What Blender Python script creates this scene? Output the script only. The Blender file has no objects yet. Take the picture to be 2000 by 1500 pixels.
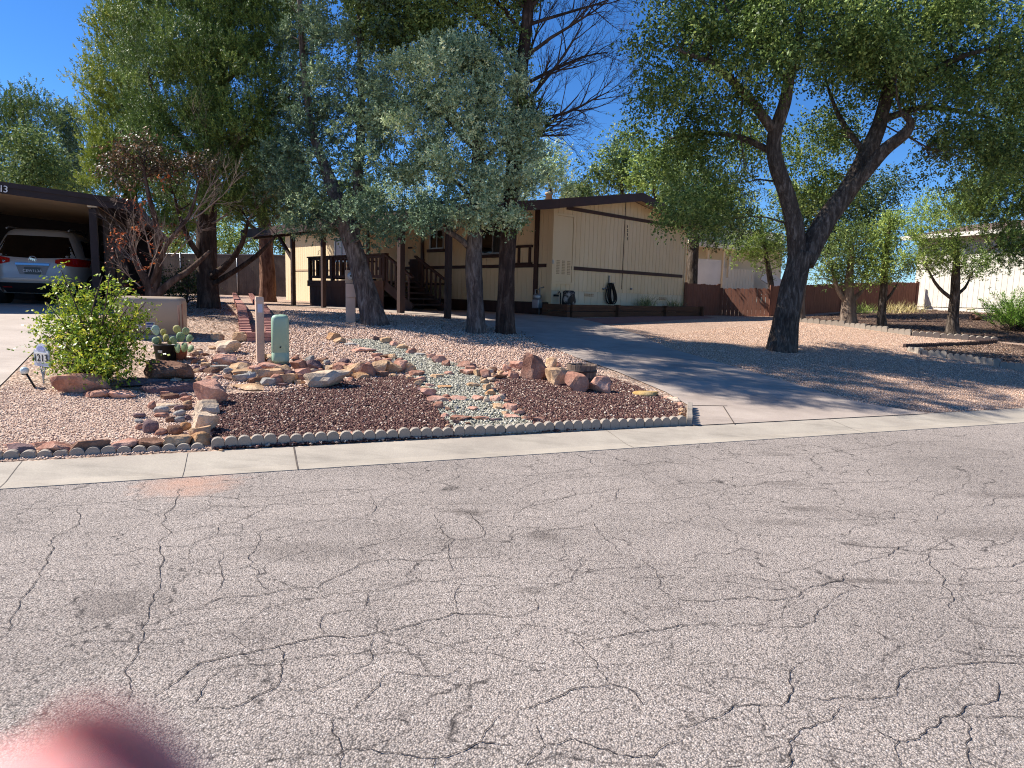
import bpy, bmesh, math, random
import numpy as np
from mathutils import Vector, Matrix
from mathutils.geometry import delaunay_2d_cdt
from mathutils import noise as mnoise

S = bpy.context.scene
COL = S.collection
random.seed(7)
RNG = np.random.default_rng(7)
R = math.radians

# ------------------------------------------------------------------ camera
F_PX = 1310.0            # focal length in pixels of a 2000 px wide frame
PITCH = R(7.41)
ROLL = R(1.58)
EYE = Vector((0.0, 0.0, 1.5))
_f = Vector((0, math.cos(PITCH), -math.sin(PITCH)))
_r0 = Vector((1, 0, 0))
_u0 = Vector((0, math.sin(PITCH), math.cos(PITCH)))
_r = _r0 * math.cos(ROLL) + _u0 * math.sin(ROLL)
_u = -_r0 * math.sin(ROLL) + _u0 * math.cos(ROLL)

def ray(px, py):
    return (_f + _r * ((px - 1000) / F_PX) - _u * ((py - 750) / F_PX))

def at(px, py, y):
    """world point seen at (px, py) at horizontal depth y"""
    d = ray(px, py)
    return EYE + d * (y / d.y)

def hit(px, py, p0, n):
    d = ray(px, py)
    return EYE + d * ((p0 - EYE).dot(n) / d.dot(n))

# ------------------------------------------------------------------ terrain
AZ_ST = R(68.5)
ES = Vector((math.sin(AZ_ST), math.cos(AZ_ST), 0))     # along the street
ET = Vector((-math.cos(AZ_ST), math.sin(AZ_ST), 0))    # away from the street

def flat(px, py, z=0.0):
    d = ray(px, py)
    return EYE + d * ((z - EYE.z) / d.z)

T_EDGE = flat(1000, 891).dot(ET)
T_CURB = flat(1000, 851, 0.07).dot(ET)

def smooth(a, b, x):
    t = min(1.0, max(0.0, (x - a) / (b - a)))
    return t * t * (3 - 2 * t)

def _softplus(x):
    return x if x > 30 else math.log1p(math.exp(x)) if x > -30 else 0.0

def ground_st(s, t):
    if t <= T_EDGE:
        return 0.0
    if t <= T_CURB:
        return 0.07 * (t - T_EDGE) / (T_CURB - T_EDGE)
    a = t - T_CURB
    h = 0.0975 * (a - 0.9 * _softplus((a - 9.6) / 0.9))
    return 0.07 + h

def Z(x, y):
    s = x * ES.x + y * ES.y
    t = x * ET.x + y * ET.y
    z = ground_st(s, t)
    if t > T_CURB:
        z += 0.40 * smooth(14, 22, x * 0.75 + y * 0.35) * smooth(8.5, 14, t)
        z += 0.16 * smooth(24, 40, y)
    return z

def G(px, py, lift=0.0):
    """ground point seen at (px, py)"""
    d = ray(px, py)
    lo, hi = 0.5, 400.0
    prev = None
    k = 1.0
    while k < 90:
        p = EYE + d * k
        if p.z < Z(p.x, p.y):
            break
        prev = k
        k *= 1.02
    a, b = prev or 0.5, k
    for _ in range(30):
        m = (a + b) / 2
        p = EYE + d * m
        if p.z < Z(p.x, p.y):
            b = m
        else:
            a = m
    p = EYE + d * b
    return Vector((p.x, p.y, Z(p.x, p.y) + lift))

# ------------------------------------------------------------------ tagging
def tag(o, label=None, cat=None, group=None, kind=None):
    if label: o['label'] = label
    if cat: o['category'] = cat
    if group: o['group'] = group
    if kind: o['kind'] = kind
    return o

def empty(name, loc, rz=0.0):
    o = bpy.data.objects.new(name, None)
    o.empty_display_size = 0.2
    COL.objects.link(o)
    o.location = loc
    o.rotation_euler = (0, 0, rz)
    return o

def thing(name, loc, label, cat, rz=0.0, group=None):
    return tag(empty(name, loc, rz), label, cat, group)

def kids(o):
    return [c for c in bpy.data.objects if c.parent == o]

def copy_tree(o, parent=None):
    c = o.copy(); COL.objects.link(c); c.parent = parent
    for ch in kids(o):
        copy_tree(ch, c)
    return c

# ------------------------------------------------------------------ mesh builder
class MB:
    def __init__(s):
        s.v = []; s.f = []; s.m = []; s.a = []; s.sm = []
    def add(s, vs, fs, m=0, a=None, smooth=False):
        o = len(s.v)
        s.v.extend([tuple(v) for v in vs])
        a = random.random() if a is None else a
        for f in fs:
            s.f.append([i + o for i in f]); s.m.append(m); s.a.append(a); s.sm.append(smooth)
        return s
    def box(s, c, d, m=0, mat=None, a=None, taper=1.0):
        x, y, z = d[0] / 2, d[1] / 2, d[2] / 2
        vs = [Vector(q) for q in ((-x,-y,-z),(x,-y,-z),(x,y,-z),(-x,y,-z),(-x*taper,-y*taper,z),(x*taper,-y*taper,z),(x*taper,y*taper,z),(-x*taper,y*taper,z))]
        if mat is not None: vs = [mat @ v for v in vs]
        c = Vector(c)
        vs = [v + c for v in vs]
        return s.add(vs, [(0,3,2,1),(4,5,6,7),(0,1,5,4),(1,2,6,5),(2,3,7,6),(3,0,4,7)], m, a)
    def bar(s, p, q, w, h, m=0, a=None, up=Vector((0,0,1))):
        p = Vector(p); q = Vector(q); d = (q - p)
        L = d.length; d.normalize()
        x = d.cross(up)
        if x.length < 1e-4: x = d.cross(Vector((0,1,0)))
        x.normalize(); z = x.cross(d)
        vs = []
        for e in (p, q):
            for sx, sz in ((-1,-1),(1,-1),(1,1),(-1,1)):
                vs.append(e + x * (sx * w / 2) + z * (sz * h / 2))
        return s.add(vs, [(0,1,2,3),(7,6,5,4),(0,4,5,1),(1,5,6,2),(2,6,7,3),(3,7,4,0)], m, a)
    def tube(s, pts, rad, n=8, m=0, a=None, cap=True, smooth=True):
        pts = [Vector(p) for p in pts]
        k = len(pts)
        if not hasattr(rad, '__len__'): rad = [rad] * k
        vs = []; fs = []
        t0 = (pts[1] - pts[0]).normalized()
        x = t0.cross(Vector((0.31, 0.17, 0.93)))
        if x.length < 0.05: x = t0.cross(Vector((1, 0, 0)))
        x.normalize()
        for i, p in enumerate(pts):
            t = (pts[min(i + 1, k - 1)] - pts[max(i - 1, 0)])
            if t.length < 1e-6: t = t0
            t.normalize()
            x = (x - t * x.dot(t))
            if x.length < 1e-5: x = t.cross(Vector((0.3, 0.9, 0.2)))
            x.normalize()
            y = t.cross(x)
            for j in range(n):
                an = 2 * math.pi * j / n
                vs.append(p + (x * math.cos(an) + y * math.sin(an)) * rad[i])
        for i in range(k - 1):
            for j in range(n):
                b = i * n; c = b + n
                fs.append((b + j, b + (j + 1) % n, c + (j + 1) % n, c + j))
        s.add(vs, fs, m, a, smooth)
        if cap:
            o = len(s.v) - len(vs)
            s.f.append([o + j for j in range(n)][::-1]); s.m.append(m); s.a.append(s.a[-1]); s.sm.append(False)
            s.f.append([o + (k - 1) * n + j for j in range(n)]); s.m.append(m); s.a.append(s.a[-1]); s.sm.append(False)
        return s
    def lathe(s, c, prof, n=16, m=0, a=None, axis='z', smooth=True):
        vs = []; fs = []
        c = Vector(c)
        for r, h in prof:
            for j in range(n):
                an = 2 * math.pi * j / n
                q = (r * math.cos(an), r * math.sin(an), h)
                if axis == 'y': q = (q[0], q[2], q[1])
                if axis == 'x': q = (q[2], q[0], q[1])
                vs.append(c + Vector(q))
        k = len(prof)
        for i in range(k - 1):
            for j in range(n):
                b = i * n; d = b + n
                fs.append((b + j, b + (j + 1) % n, d + (j + 1) % n, d + j))
        fs.append(tuple(range(n))[::-1]); fs.append(tuple((k - 1) * n + j for j in range(n)))
        return s.add(vs, fs, m, a, smooth)
    def prism(s, poly, d, m=0, a=None):
        """polygon (3D points) extruded by vector d"""
        poly = [Vector(p) for p in poly]; d = Vector(d); n = len(poly)
        vs = poly + [p + d for p in poly]
        fs = [tuple(range(n))[::-1], tuple(range(n, 2 * n))] + [(i, (i + 1) % n, (i + 1) % n + n, i + n) for i in range(n)]
        return s.add(vs, fs, m, a)
    def build(s, name, mats, parent=None, loc=None, bevel=0.0, recalc=True, rnd=True):
        me = bpy.data.meshes.new(name)
        me.from_pydata(s.v, [], s.f)
        if not isinstance(mats, (list, tuple)): mats = [mats]
        for mm in mats: me.materials.append(mm)
        me.polygons.foreach_set('material_index', s.m)
        me.polygons.foreach_set('use_smooth', s.sm)
        if rnd:
            at_ = me.attributes.new('rnd', 'FLOAT', 'FACE')
            at_.data.foreach_set('value', s.a)
        me.update()
        if recalc:
            bm = bmesh.new(); bm.from_mesh(me)
            bmesh.ops.recalc_face_normals(bm, faces=bm.faces)
            bm.to_mesh(me); bm.free()
        o = bpy.data.objects.new(name, me)
        COL.objects.link(o)
        if parent is not None: o.parent = parent
        if loc is not None: o.location = loc
        if bevel > 0:
            b = o.modifiers.new('Bevel', 'BEVEL'); b.width = bevel; b.segments = 2; b.limit_method = 'ANGLE'; b.angle_limit = R(35)
        return o

def raw_mesh(name, V, n_side, mats, rnd=None, parent=None, smooth=False):
    """V: (faces*n_side, 3) float array; every face has its own verts"""
    V = np.ascontiguousarray(V, dtype=np.float32).reshape(-1, 3)
    nv = len(V); nf = nv // n_side
    me = bpy.data.meshes.new(name)
    me.vertices.add(nv); me.vertices.foreach_set('co', V.ravel())
    me.loops.add(nv); me.loops.foreach_set('vertex_index', np.arange(nv, dtype=np.int32))
    me.polygons.add(nf)
    me.polygons.foreach_set('loop_start', np.arange(0, nv, n_side, dtype=np.int32))
    if not isinstance(mats, (list, tuple)): mats = [mats]
    for mm in mats: me.materials.append(mm)
    if rnd is not None:
        a = me.attributes.new('rnd', 'FLOAT', 'FACE')
        a.data.foreach_set('value', np.asarray(rnd, dtype=np.float32))
    me.update(calc_edges=True)
    o = bpy.data.objects.new(name, me)
    COL.objects.link(o)
    if parent is not None: o.parent = parent
    return o

def tri_mesh(name, V, T, mats, rnd=None, parent=None, smooth=False):
    """indexed triangles (numpy)"""
    V = np.ascontiguousarray(V, dtype=np.float32); T = np.ascontiguousarray(T, dtype=np.int32)
    me = bpy.data.meshes.new(name)
    me.vertices.add(len(V)); me.vertices.foreach_set('co', V.ravel())
    me.loops.add(T.size); me.loops.foreach_set('vertex_index', T.ravel())
    me.polygons.add(len(T)); me.polygons.foreach_set('loop_start', np.arange(0, T.size, 3, dtype=np.int32))
    if smooth: me.polygons.foreach_set('use_smooth', np.ones(len(T), dtype=bool))
    if not isinstance(mats, (list, tuple)): mats = [mats]
    for mm in mats: me.materials.append(mm)
    if rnd is not None:
        a = me.attributes.new('rnd', 'FLOAT', 'FACE')
        a.data.foreach_set('value', np.asarray(rnd, dtype=np.float32))
    me.update(calc_edges=True)
    o = bpy.data.objects.new(name, me)
    COL.objects.link(o)
    if parent is not None: o.parent = parent
    return o

# ------------------------------------------------------------------ materials
def srgb(h):
    h = h.lstrip('#')
    c = [int(h[i:i + 2], 16) / 255 for i in (0, 2, 4)]
    return tuple(((x + 0.055) / 1.055) ** 2.4 if x > 0.04045 else x / 12.92 for x in c)

class NT:
    def __init__(s, name):
        s.mat = bpy.data.materials.new(name); s.mat.use_nodes = True
        s.t = s.mat.node_tree; s.n = s.t.nodes; s.l = s.t.links
        s.b = s.n['Principled BSDF']; s.out = s.n['Material Output']
        s._c = None
    def coord(s, scale=(1, 1, 1), kind='Object', rot=(0, 0, 0)):
        if s._c is None: s._c = s.n.new('ShaderNodeTexCoord')
        if scale == (1, 1, 1) and rot == (0, 0, 0): return s._c.outputs[kind]
        m = s.n.new('ShaderNodeMapping'); m.inputs['Scale'].default_value = scale; m.inputs['Rotation'].default_value = rot
        s.l.new(s._c.outputs[kind], m.inputs['Vector']); return m.outputs[0]
    def noise(s, vec, scale, detail=4, rough=0.6, dist=0.0):
        n = s.n.new('ShaderNodeTexNoise'); n.inputs['Scale'].default_value = scale; n.inputs['Detail'].default_value = detail
        n.inputs['Roughness'].default_value = rough; n.inputs['Distortion'].default_value = dist
        s.l.new(vec, n.inputs['Vector']); return n
    def vor(s, vec, scale, feature='F1', rnd=1.0):
        n = s.n.new('ShaderNodeTexVoronoi'); n.feature = feature; n.inputs['Scale'].default_value = scale
        n.inputs['Randomness'].default_value = rnd
        s.l.new(vec, n.inputs['Vector']); return n
    def ramp(s, fac, stops, interp='LINEAR'):
        n = s.n.new('ShaderNodeValToRGB'); n.color_ramp.interpolation = interp
        e = n.color_ramp.elements
        while len(e) < len(stops): e.new(0.5)
        for k, (p, c) in enumerate(stops):
            e[k].position = p
            c = srgb(c) if isinstance(c, str) else (c, c, c) if isinstance(c, (int, float)) else c
            e[k].color = (c[0], c[1], c[2], 1)
        s.l.new(fac, n.inputs['Fac']); return n.outputs['Color']
    def mix(s, fac, a, b, mode='MIX'):
        n = s.n.new('ShaderNodeMix'); n.data_type = 'RGBA'; n.blend_type = mode
        for k, v in ((0, fac), (6, a), (7, b)):
            if hasattr(v, 'node'): s.l.new(v, n.inputs[k])
            elif k == 0: n.inputs[0].default_value = v
            else:
                v = srgb(v) if isinstance(v, str) else (v, v, v) if isinstance(v, (int, float)) else v
                n.inputs[k].default_value = (v[0], v[1], v[2], 1)
        return n.outputs[2]
    def math(s, op, a, b=None, c=None, clamp=False):
        n = s.n.new('ShaderNodeMath'); n.operation = op; n.use_clamp = clamp
        for k, v in enumerate((a, b, c)):
            if v is None: continue
            if hasattr(v, 'node'): s.l.new(v, n.inputs[k])
            else: n.inputs[k].default_value = v
        return n.outputs[0]
    def attr(s, name='rnd'):
        n = s.n.new('ShaderNodeAttribute'); n.attribute_name = name; return n.outputs['Fac']
    def objrnd(s):
        return s.n.new('ShaderNodeObjectInfo').outputs['Random']
    def bump(s, h, strength=0.5, dist=0.01, prev=None):
        n = s.n.new('ShaderNodeBump'); n.inputs['Strength'].default_value = strength; n.inputs['Distance'].default_value = dist
        s.l.new(h, n.inputs['Height'])
        if prev is not None: s.l.new(prev, n.inputs['Normal'])
        return n.outputs[0]
    def set(s, col=None, rough=None, nrm=None, metal=None, spec=None, **kw):
        for key, v in (('Base Color', col), ('Roughness', rough), ('Normal', nrm), ('Metallic', metal), ('Specular IOR Level', spec)):
            if v is None: continue
            if hasattr(v, 'node'): s.l.new(v, s.b.inputs[key])
            elif key == 'Base Color':
                v = srgb(v) if isinstance(v, str) else v
                s.b.inputs[key].default_value = (v[0], v[1], v[2], 1)
            else: s.b.inputs[key].default_value = v
        for k, v in kw.items():
            s.b.inputs[k].default_value = v
        return s.mat

def paint(name, c1, c2=None, rough=0.6, scale=3.0, bump=0.08, bscale=60, stretch=(1, 1, 1), metal=0.0, spec=0.4, detail=5, lo=0.35, hi=0.7):
    t = NT(name); c = t.coord(stretch)
    n = t.noise(c, scale, detail)
    col = t.ramp(n.outputs['Fac'], [(lo, c1), (hi, c2 or c1)])
    nb = t.noise(c, bscale, 3)
    return t.set(col, rough, t.bump(nb.outputs['Fac'], bump, 0.01), metal, spec)
# ------------------------------------------------------------------ ground materials
def gravel_mat(name, cols, scale, gap=0.35, bump=0.8, patch=None, rough=0.9):
    t = NT(name); c = t.coord()
    v = t.vor(c, scale)
    hue = t.n.new('ShaderNodeSeparateColor'); t.l.new(v.outputs['Color'], hue.inputs[0])
    k = len(cols)
    stone = t.ramp(hue.outputs[0], [(i / max(1, k - 1), q) for i, q in enumerate(cols)])
    edge = t.math('MULTIPLY', v.outputs['Distance'], 1.0)
    shade = t.ramp(edge, [(0.30, 1.0), (0.75, gap)])
    col = t.mix(1.0, stone, shade, 'MULTIPLY')
    n = t.noise(c, 0.8, 5, 0.65)
    col = t.mix(1.0, col, t.ramp(n.outputs['Fac'], [(0.3, patch or 0.86), (0.7, 1.0)]), 'MULTIPLY')
    n2 = t.noise(c, 6.0, 4, 0.7)
    col = t.mix(1.0, col, t.ramp(n2.outputs['Fac'], [(0.35, 0.84), (0.6, 1.06)]), 'MULTIPLY')
    inv = t.math('SUBTRACT', 1.0, v.outputs['Distance'])
    b = t.bump(inv, bump, 0.6 / scale)
    return t.set(col, rough, b, spec=0.2)

M_GRAVEL = gravel_mat('tan gravel', ['#b3917a', '#ccaa91', '#dcbfa6', '#ab8c78', '#e3ccb8', '#be987e'], 30, 0.38)
M_GRANITE = gravel_mat('decomposed granite', ['#b89983', '#cfb09a', '#dabfa9', '#bfa08b', '#e2cdb9', '#c9aa94'], 55, 0.52, 0.6)
M_PINK = gravel_mat('pink gravel', ['#b6937b', '#cdaa91', '#dab9a0', '#b8967e', '#e4c9b3', '#c6a289'], 48, 0.45)
M_LAVABASE = gravel_mat('lava rock base', ['#3a2826', '#4d3733', '#61493f', '#443030', '#8a7161'], 34, 0.25)
M_CREEKBASE = gravel_mat('creek pebble base', ['#74705f', '#928d78', '#807c6b', '#a69f8b', '#6a6656'], 34, 0.25)
M_MULCH = gravel_mat('leaf mulch', ['#5a4136', '#6d5345', '#4b352c', '#7d6656', '#8b7360', '#574038'], 22, 0.35)

def concrete(name, a, b, stain=0.75):
    t = NT(name); c = t.coord()
    n = t.noise(c, 1.3, 6, 0.65); col = t.ramp(n.outputs['Fac'], [(0.3, a), (0.7, b)])
    n2 = t.noise(c, 90, 3); col = t.mix(1.0, col, t.ramp(n2.outputs['Fac'], [(0.3, 0.86), (0.7, 1.05)]), 'MULTIPLY')
    n3 = t.noise(t.coord((0.5, 2.0, 1), rot=(0, 0, R(20))), 2.0, 5, 0.7)
    col = t.mix(1.0, col, t.ramp(n3.outputs['Fac'], [(0.28, stain), (0.5, 1.0)]), 'MULTIPLY')
    return t.set(col, 0.85, t.bump(n2.outputs['Fac'], 0.25, 0.004), spec=0.25)

M_KERB = concrete('kerb concrete', '#9f9486', '#b6ab9a', 0.74)
M_DRIVE = concrete('driveway concrete', '#9d8e82', '#b6a799', 0.76)
M_DRIVE2 = concrete('neighbour driveway concrete', '#ab9d90', '#c0b2a4', 0.9)
M_JOINT = paint('joint dark', '#4d443d', '#665b52', 0.9)

def st(s, t):
    return ES * s + ET * t

# ---- road
def road_material():
    t = NT('chip seal asphalt'); c = t.coord()
    v = t.vor(c, 140)
    sep = t.n.new('ShaderNodeSeparateColor'); t.l.new(v.outputs['Color'], sep.inputs[0])
    stone = t.ramp(sep.outputs[0], [(0.0, '#807772'), (0.25, '#baab9f'), (0.5, '#9d938b'), (0.7, '#c8b8aa'), (0.85, '#938a82'), (1.0, '#d8cbc0')])
    gap = t.ramp(v.outputs['Distance'], [(0.40, 0.93), (0.80, 0.30)])
    col = t.mix(1.0, stone, gap, 'MULTIPLY')
    # worn / bare patches
    n = t.noise(c, 0.55, 6, 0.65)
    col = t.mix(1.0, col, t.ramp(n.outputs['Fac'], [(0.32, 0.80), (0.52, 1.0), (0.7, 1.08)]), 'MULTIPLY')
    n1 = t.noise(t.coord((0.35, 1.0, 1), rot=(0, 0, R(-21.5))), 3.0, 6, 0.7)
    col = t.mix(1.0, col, t.ramp(n1.outputs['Fac'], [(0.3, 0.88), (0.5, 1.0), (0.68, 1.05)]), 'MULTIPLY')
    nb = t.noise(c, 0.9, 5, 0.7)
    nf = t.noise(c, 14, 4, 0.75)
    bare = t.math('MULTIPLY', t.ramp(nb.outputs['Fac'], [(0.60, 0.0), (0.70, 1.0)]), t.ramp(nf.outputs['Fac'], [(0.52, 0.0), (0.62, 0.8)]))
    col = t.mix(bare, col, '#4c4746')
    # oil stains and scuffs, each with its own place on the road
    wob = t.noise(c, 7, 4, 0.7)
    for px, py, w, h, dark in ((1060, 1048, 0.16, 0.13, 0.55), (912, 1000, 0.20, 0.10, 0.55), (230, 1178, 0.28, 0.22, 0.45),
                               (1700, 1135, 0.42, 0.05, 0.55), (1530, 945, 0.30, 0.10, 0.4), (1565, 993, 0.2, 0.08, 0.5), (1520, 1020, 0.35, 0.12, 0.35),
                               (1500, 885, 0.3, 0.1, 0.3), (1920, 1040, 0.7, 0.16, 0.35), (1950, 967, 0.5, 0.12, 0.35), (1670, 1063, 0.12, 0.05, 0.5),
                               (500, 1240, 0.25, 0.14, 0.25), (620, 1075, 0.5, 0.2, 0.25), (860, 1065, 0.5, 0.2, 0.2), (1040, 1155, 0.1, 0.06, 0.45), (1640, 1000, 0.5, 0.2, 0.22)):
        p = flat(px, py)
        ang = AZ_ST if px != 1700 else R(125)
        sub = t.n.new('ShaderNodeVectorMath'); sub.operation = 'SUBTRACT'; t.l.new(c, sub.inputs[0]); sub.inputs[1].default_value = p
        mp = t.n.new('ShaderNodeMapping'); mp.vector_type = 'POINT'; t.l.new(sub.outputs[0], mp.inputs[0])
        mp.inputs['Rotation'].default_value = (0, 0, -(math.pi / 2 - ang)); mp.inputs['Scale'].default_value = (1 / w, 1 / h, 0)
        ln = t.n.new('ShaderNodeVectorMath'); ln.operation = 'LENGTH'; t.l.new(mp.outputs[0], ln.inputs[0])
        d = t.math('ADD', ln.outputs['Value'], t.math('MULTIPLY_ADD', wob.outputs['Fac'], 1.5, -0.75))
        m = t.ramp(d, [(0.35, dark * 0.8), (1.0, 0.0)])
        col = t.mix(m, col, '#3a322d')
    # red-brown dust near the gutter
    p = flat(370, 945)
    sub = t.n.new('ShaderNodeVectorMath'); sub.operation = 'SUBTRACT'; t.l.new(c, sub.inputs[0]); sub.inputs[1].default_value = p
    ln = t.n.new('ShaderNodeVectorMath'); ln.operation = 'LENGTH'; t.l.new(sub.outputs[0], ln.inputs[0])
    m = t.ramp(t.math('ADD', t.math('MULTIPLY', ln.outputs['Value'], 2.0), t.math('MULTIPLY_ADD', wob.outputs['Fac'], 1.2, -0.6)), [(0.1, 0.6), (0.9, 0.0)])
    col = t.mix(m, col, '#bd9077')
    # fine hairline cracking
    dn = t.noise(c, 1.7, 4, 0.6)
    wv = t.n.new('ShaderNodeVectorMath'); wv.operation = 'MULTIPLY_ADD'
    t.l.new(dn.outputs['Color'], wv.inputs[0]); wv.inputs[1].default_value = (0.5, 0.5, 0); t.l.new(t.coord((0.75, 1.25, 1), rot=(0, 0, R(-21.5))), wv.inputs[2])
    cr = t.vor(wv.outputs[0], 1.7, 'DISTANCE_TO_EDGE')
    line = t.ramp(cr.outputs['Distance'], [(0.003, 1.0), (0.010, 0.0)])
    msk = t.ramp(t.noise(c, 0.7, 3).outputs['Fac'], [(0.32, 0.0), (0.46, 0.9)])
    brk = t.ramp(t.noise(c, 25, 2).outputs['Fac'], [(0.4, 0.2), (0.6, 1.0)])
    fac = t.math('MULTIPLY', t.math('MULTIPLY', line, msk), brk)
    col = t.mix(fac, col, '#35302e')
    cr2 = t.vor(wv.outputs[0], 3.6, 'DISTANCE_TO_EDGE')
    line2 = t.ramp(cr2.outputs['Distance'], [(0.003, 1.0), (0.013, 0.0)])
    msk2 = t.ramp(t.noise(c, 0.45, 3).outputs['Fac'], [(0.42, 0.0), (0.54, 0.8)])
    col = t.mix(t.math('MULTIPLY', t.math('MULTIPLY', line2, msk2), brk), col, '#3a3431')
    inv = t.math('SUBTRACT', 1.0, v.outputs['Distance'])
    b = t.bump(inv, 0.75, 0.006)
    return t.set(col, 0.88, b, spec=0.25)

M_ROAD = road_material()
M_CRACK = paint('crack', '#2a2422', '#4a423e', 0.95, 14)

CR4 = [  # half-scale coordinates, origin (0, 880)
 (1.2, [(0,735),(60,640),(100,565),(140,510),(185,440),(212,380),(185,372),(200,350),(255,320),(320,215)]),
 (1, [(0,410),(90,385),(185,372)]), (1, [(0,508),(80,480),(130,462),(155,465)]), (.8, [(0,580),(100,570)]),
 (1, [(0,238),(190,225),(320,213),(480,200),(690,183)]), (.7, [(0,300),(80,282),(150,272),(205,245),(195,225)]), (.6, [(0,325),(120,305),(260,280)]),
 (1.2, [(490,990),(510,900),(540,790),(575,670),(600,560),(640,430),(670,320),(695,180),(697,150)]),
 (1, [(690,183),(820,180),(920,188),(1080,178),(1320,155),(1540,145),(1600,125),(1660,108)]),
 (1, [(665,322),(745,308),(830,290),(930,275),(990,250),(1050,212),(1160,198),(1310,182),(1380,165),(1450,152)]),
 (1, [(655,390),(750,370),(850,330),(1000,318),(1150,290),(1280,270),(1390,262),(1450,250),(1470,222),(1455,175)]),
 (.9, [(860,290),(850,330)]), (.9, [(640,455),(740,440),(830,415),(870,395),(950,380),(1000,380)]), (.7, [(640,492),(720,490),(790,480)]),
 (1, [(1000,320),(1000,375),(985,440),(975,455),(865,470),(855,540),(845,550)]), (1, [(975,455),(1010,470),(1020,520),(1050,545)]), (.8, [(865,470),(870,395)]),
 (.8, [(590,655),(700,625),(800,610),(870,575)]), (1.4, [(800,605),(870,575),(1000,570),(1100,545),(1240,537),(1300,500),(1370,465),(1450,432),(1560,425),(1700,430),(1900,418),(1965,405)]),
 (1.2, [(1695,250),(1730,290),(1740,330),(1775,350),(1750,370),(1750,430),(1770,470)]), (1.2, [(1775,350),(1890,335),(1870,290),(1830,240)]),
 (1, [(570,705),(650,700),(730,680),(850,668),(1000,655)]),
 (1.9, [(600,960),(700,895),(770,835),(900,805),(1020,780),(1100,760),(1260,728),(1450,718),(1550,700),(1660,665),(1780,635),(1900,640),(2000,650)]),
 (1.3, [(780,1010),(900,1005),(960,985),(1080,925),(1100,860),(1110,820),(1090,765)]), (1, [(1110,820),(1250,800),(1400,795),(1650,800),(1780,755),(1880,735),(2000,730)]),
 (1, [(1455,725),(1455,810),(1390,860),(1290,910),(1220,945),(1100,938)]), (1, [(1260,728),(1270,640),(1420,625),(1440,555),(1600,515),(1780,500),(1995,490)]), (1, [(1800,515),(1780,590),(1785,630)]), (.8, [(1600,605),(1700,595),(1780,590)]),
 (1.3, [(1380,1010),(1440,960),(1500,880),(1530,870),(1650,880),(1740,885),(1800,850)]), (1.3, [(1300,1050),(1330,1150),(1340,1190),(1325,1240)]),
 (1.6, [(1340,1165),(1540,1185),(1700,1200),(1790,1180),(1880,1140),(2000,1150)]), (1.2, [(1880,1140),(1920,1075),(1950,1035)]), (1.2, [(1700,1200),(1690,1240)]),
 (1.2, [(745,995),(800,920),(860,855),(1000,840),(1090,825)]), (1, [(930,700),(1050,612),(1150,595),(1300,560),(1440,552)]), (.8, [(1580,500),(1630,435)]),
 (.8, [(560,775),(650,770),(780,725),(905,718)]), (.8, [(905,718),(980,780)]), (.8, [(1540,50),(1590,85),(1610,98)]), (.8, [(1760,40),(1795,60),(1790,105),(1680,130),(1670,155)]), (.7, [(1500,190),(1620,215),(1760,212),(2000,190)]),
 (.6, [(1700,220),(1720,240),(1850,245),(2000,235)]), (.6,[(745,430),(740,390),(770,370),(760,345)]), (.6,[(820,365),(860,395)]), (.6,[(820,180),(800,235),(760,245),(730,270),(690,272)]),
]
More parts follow.
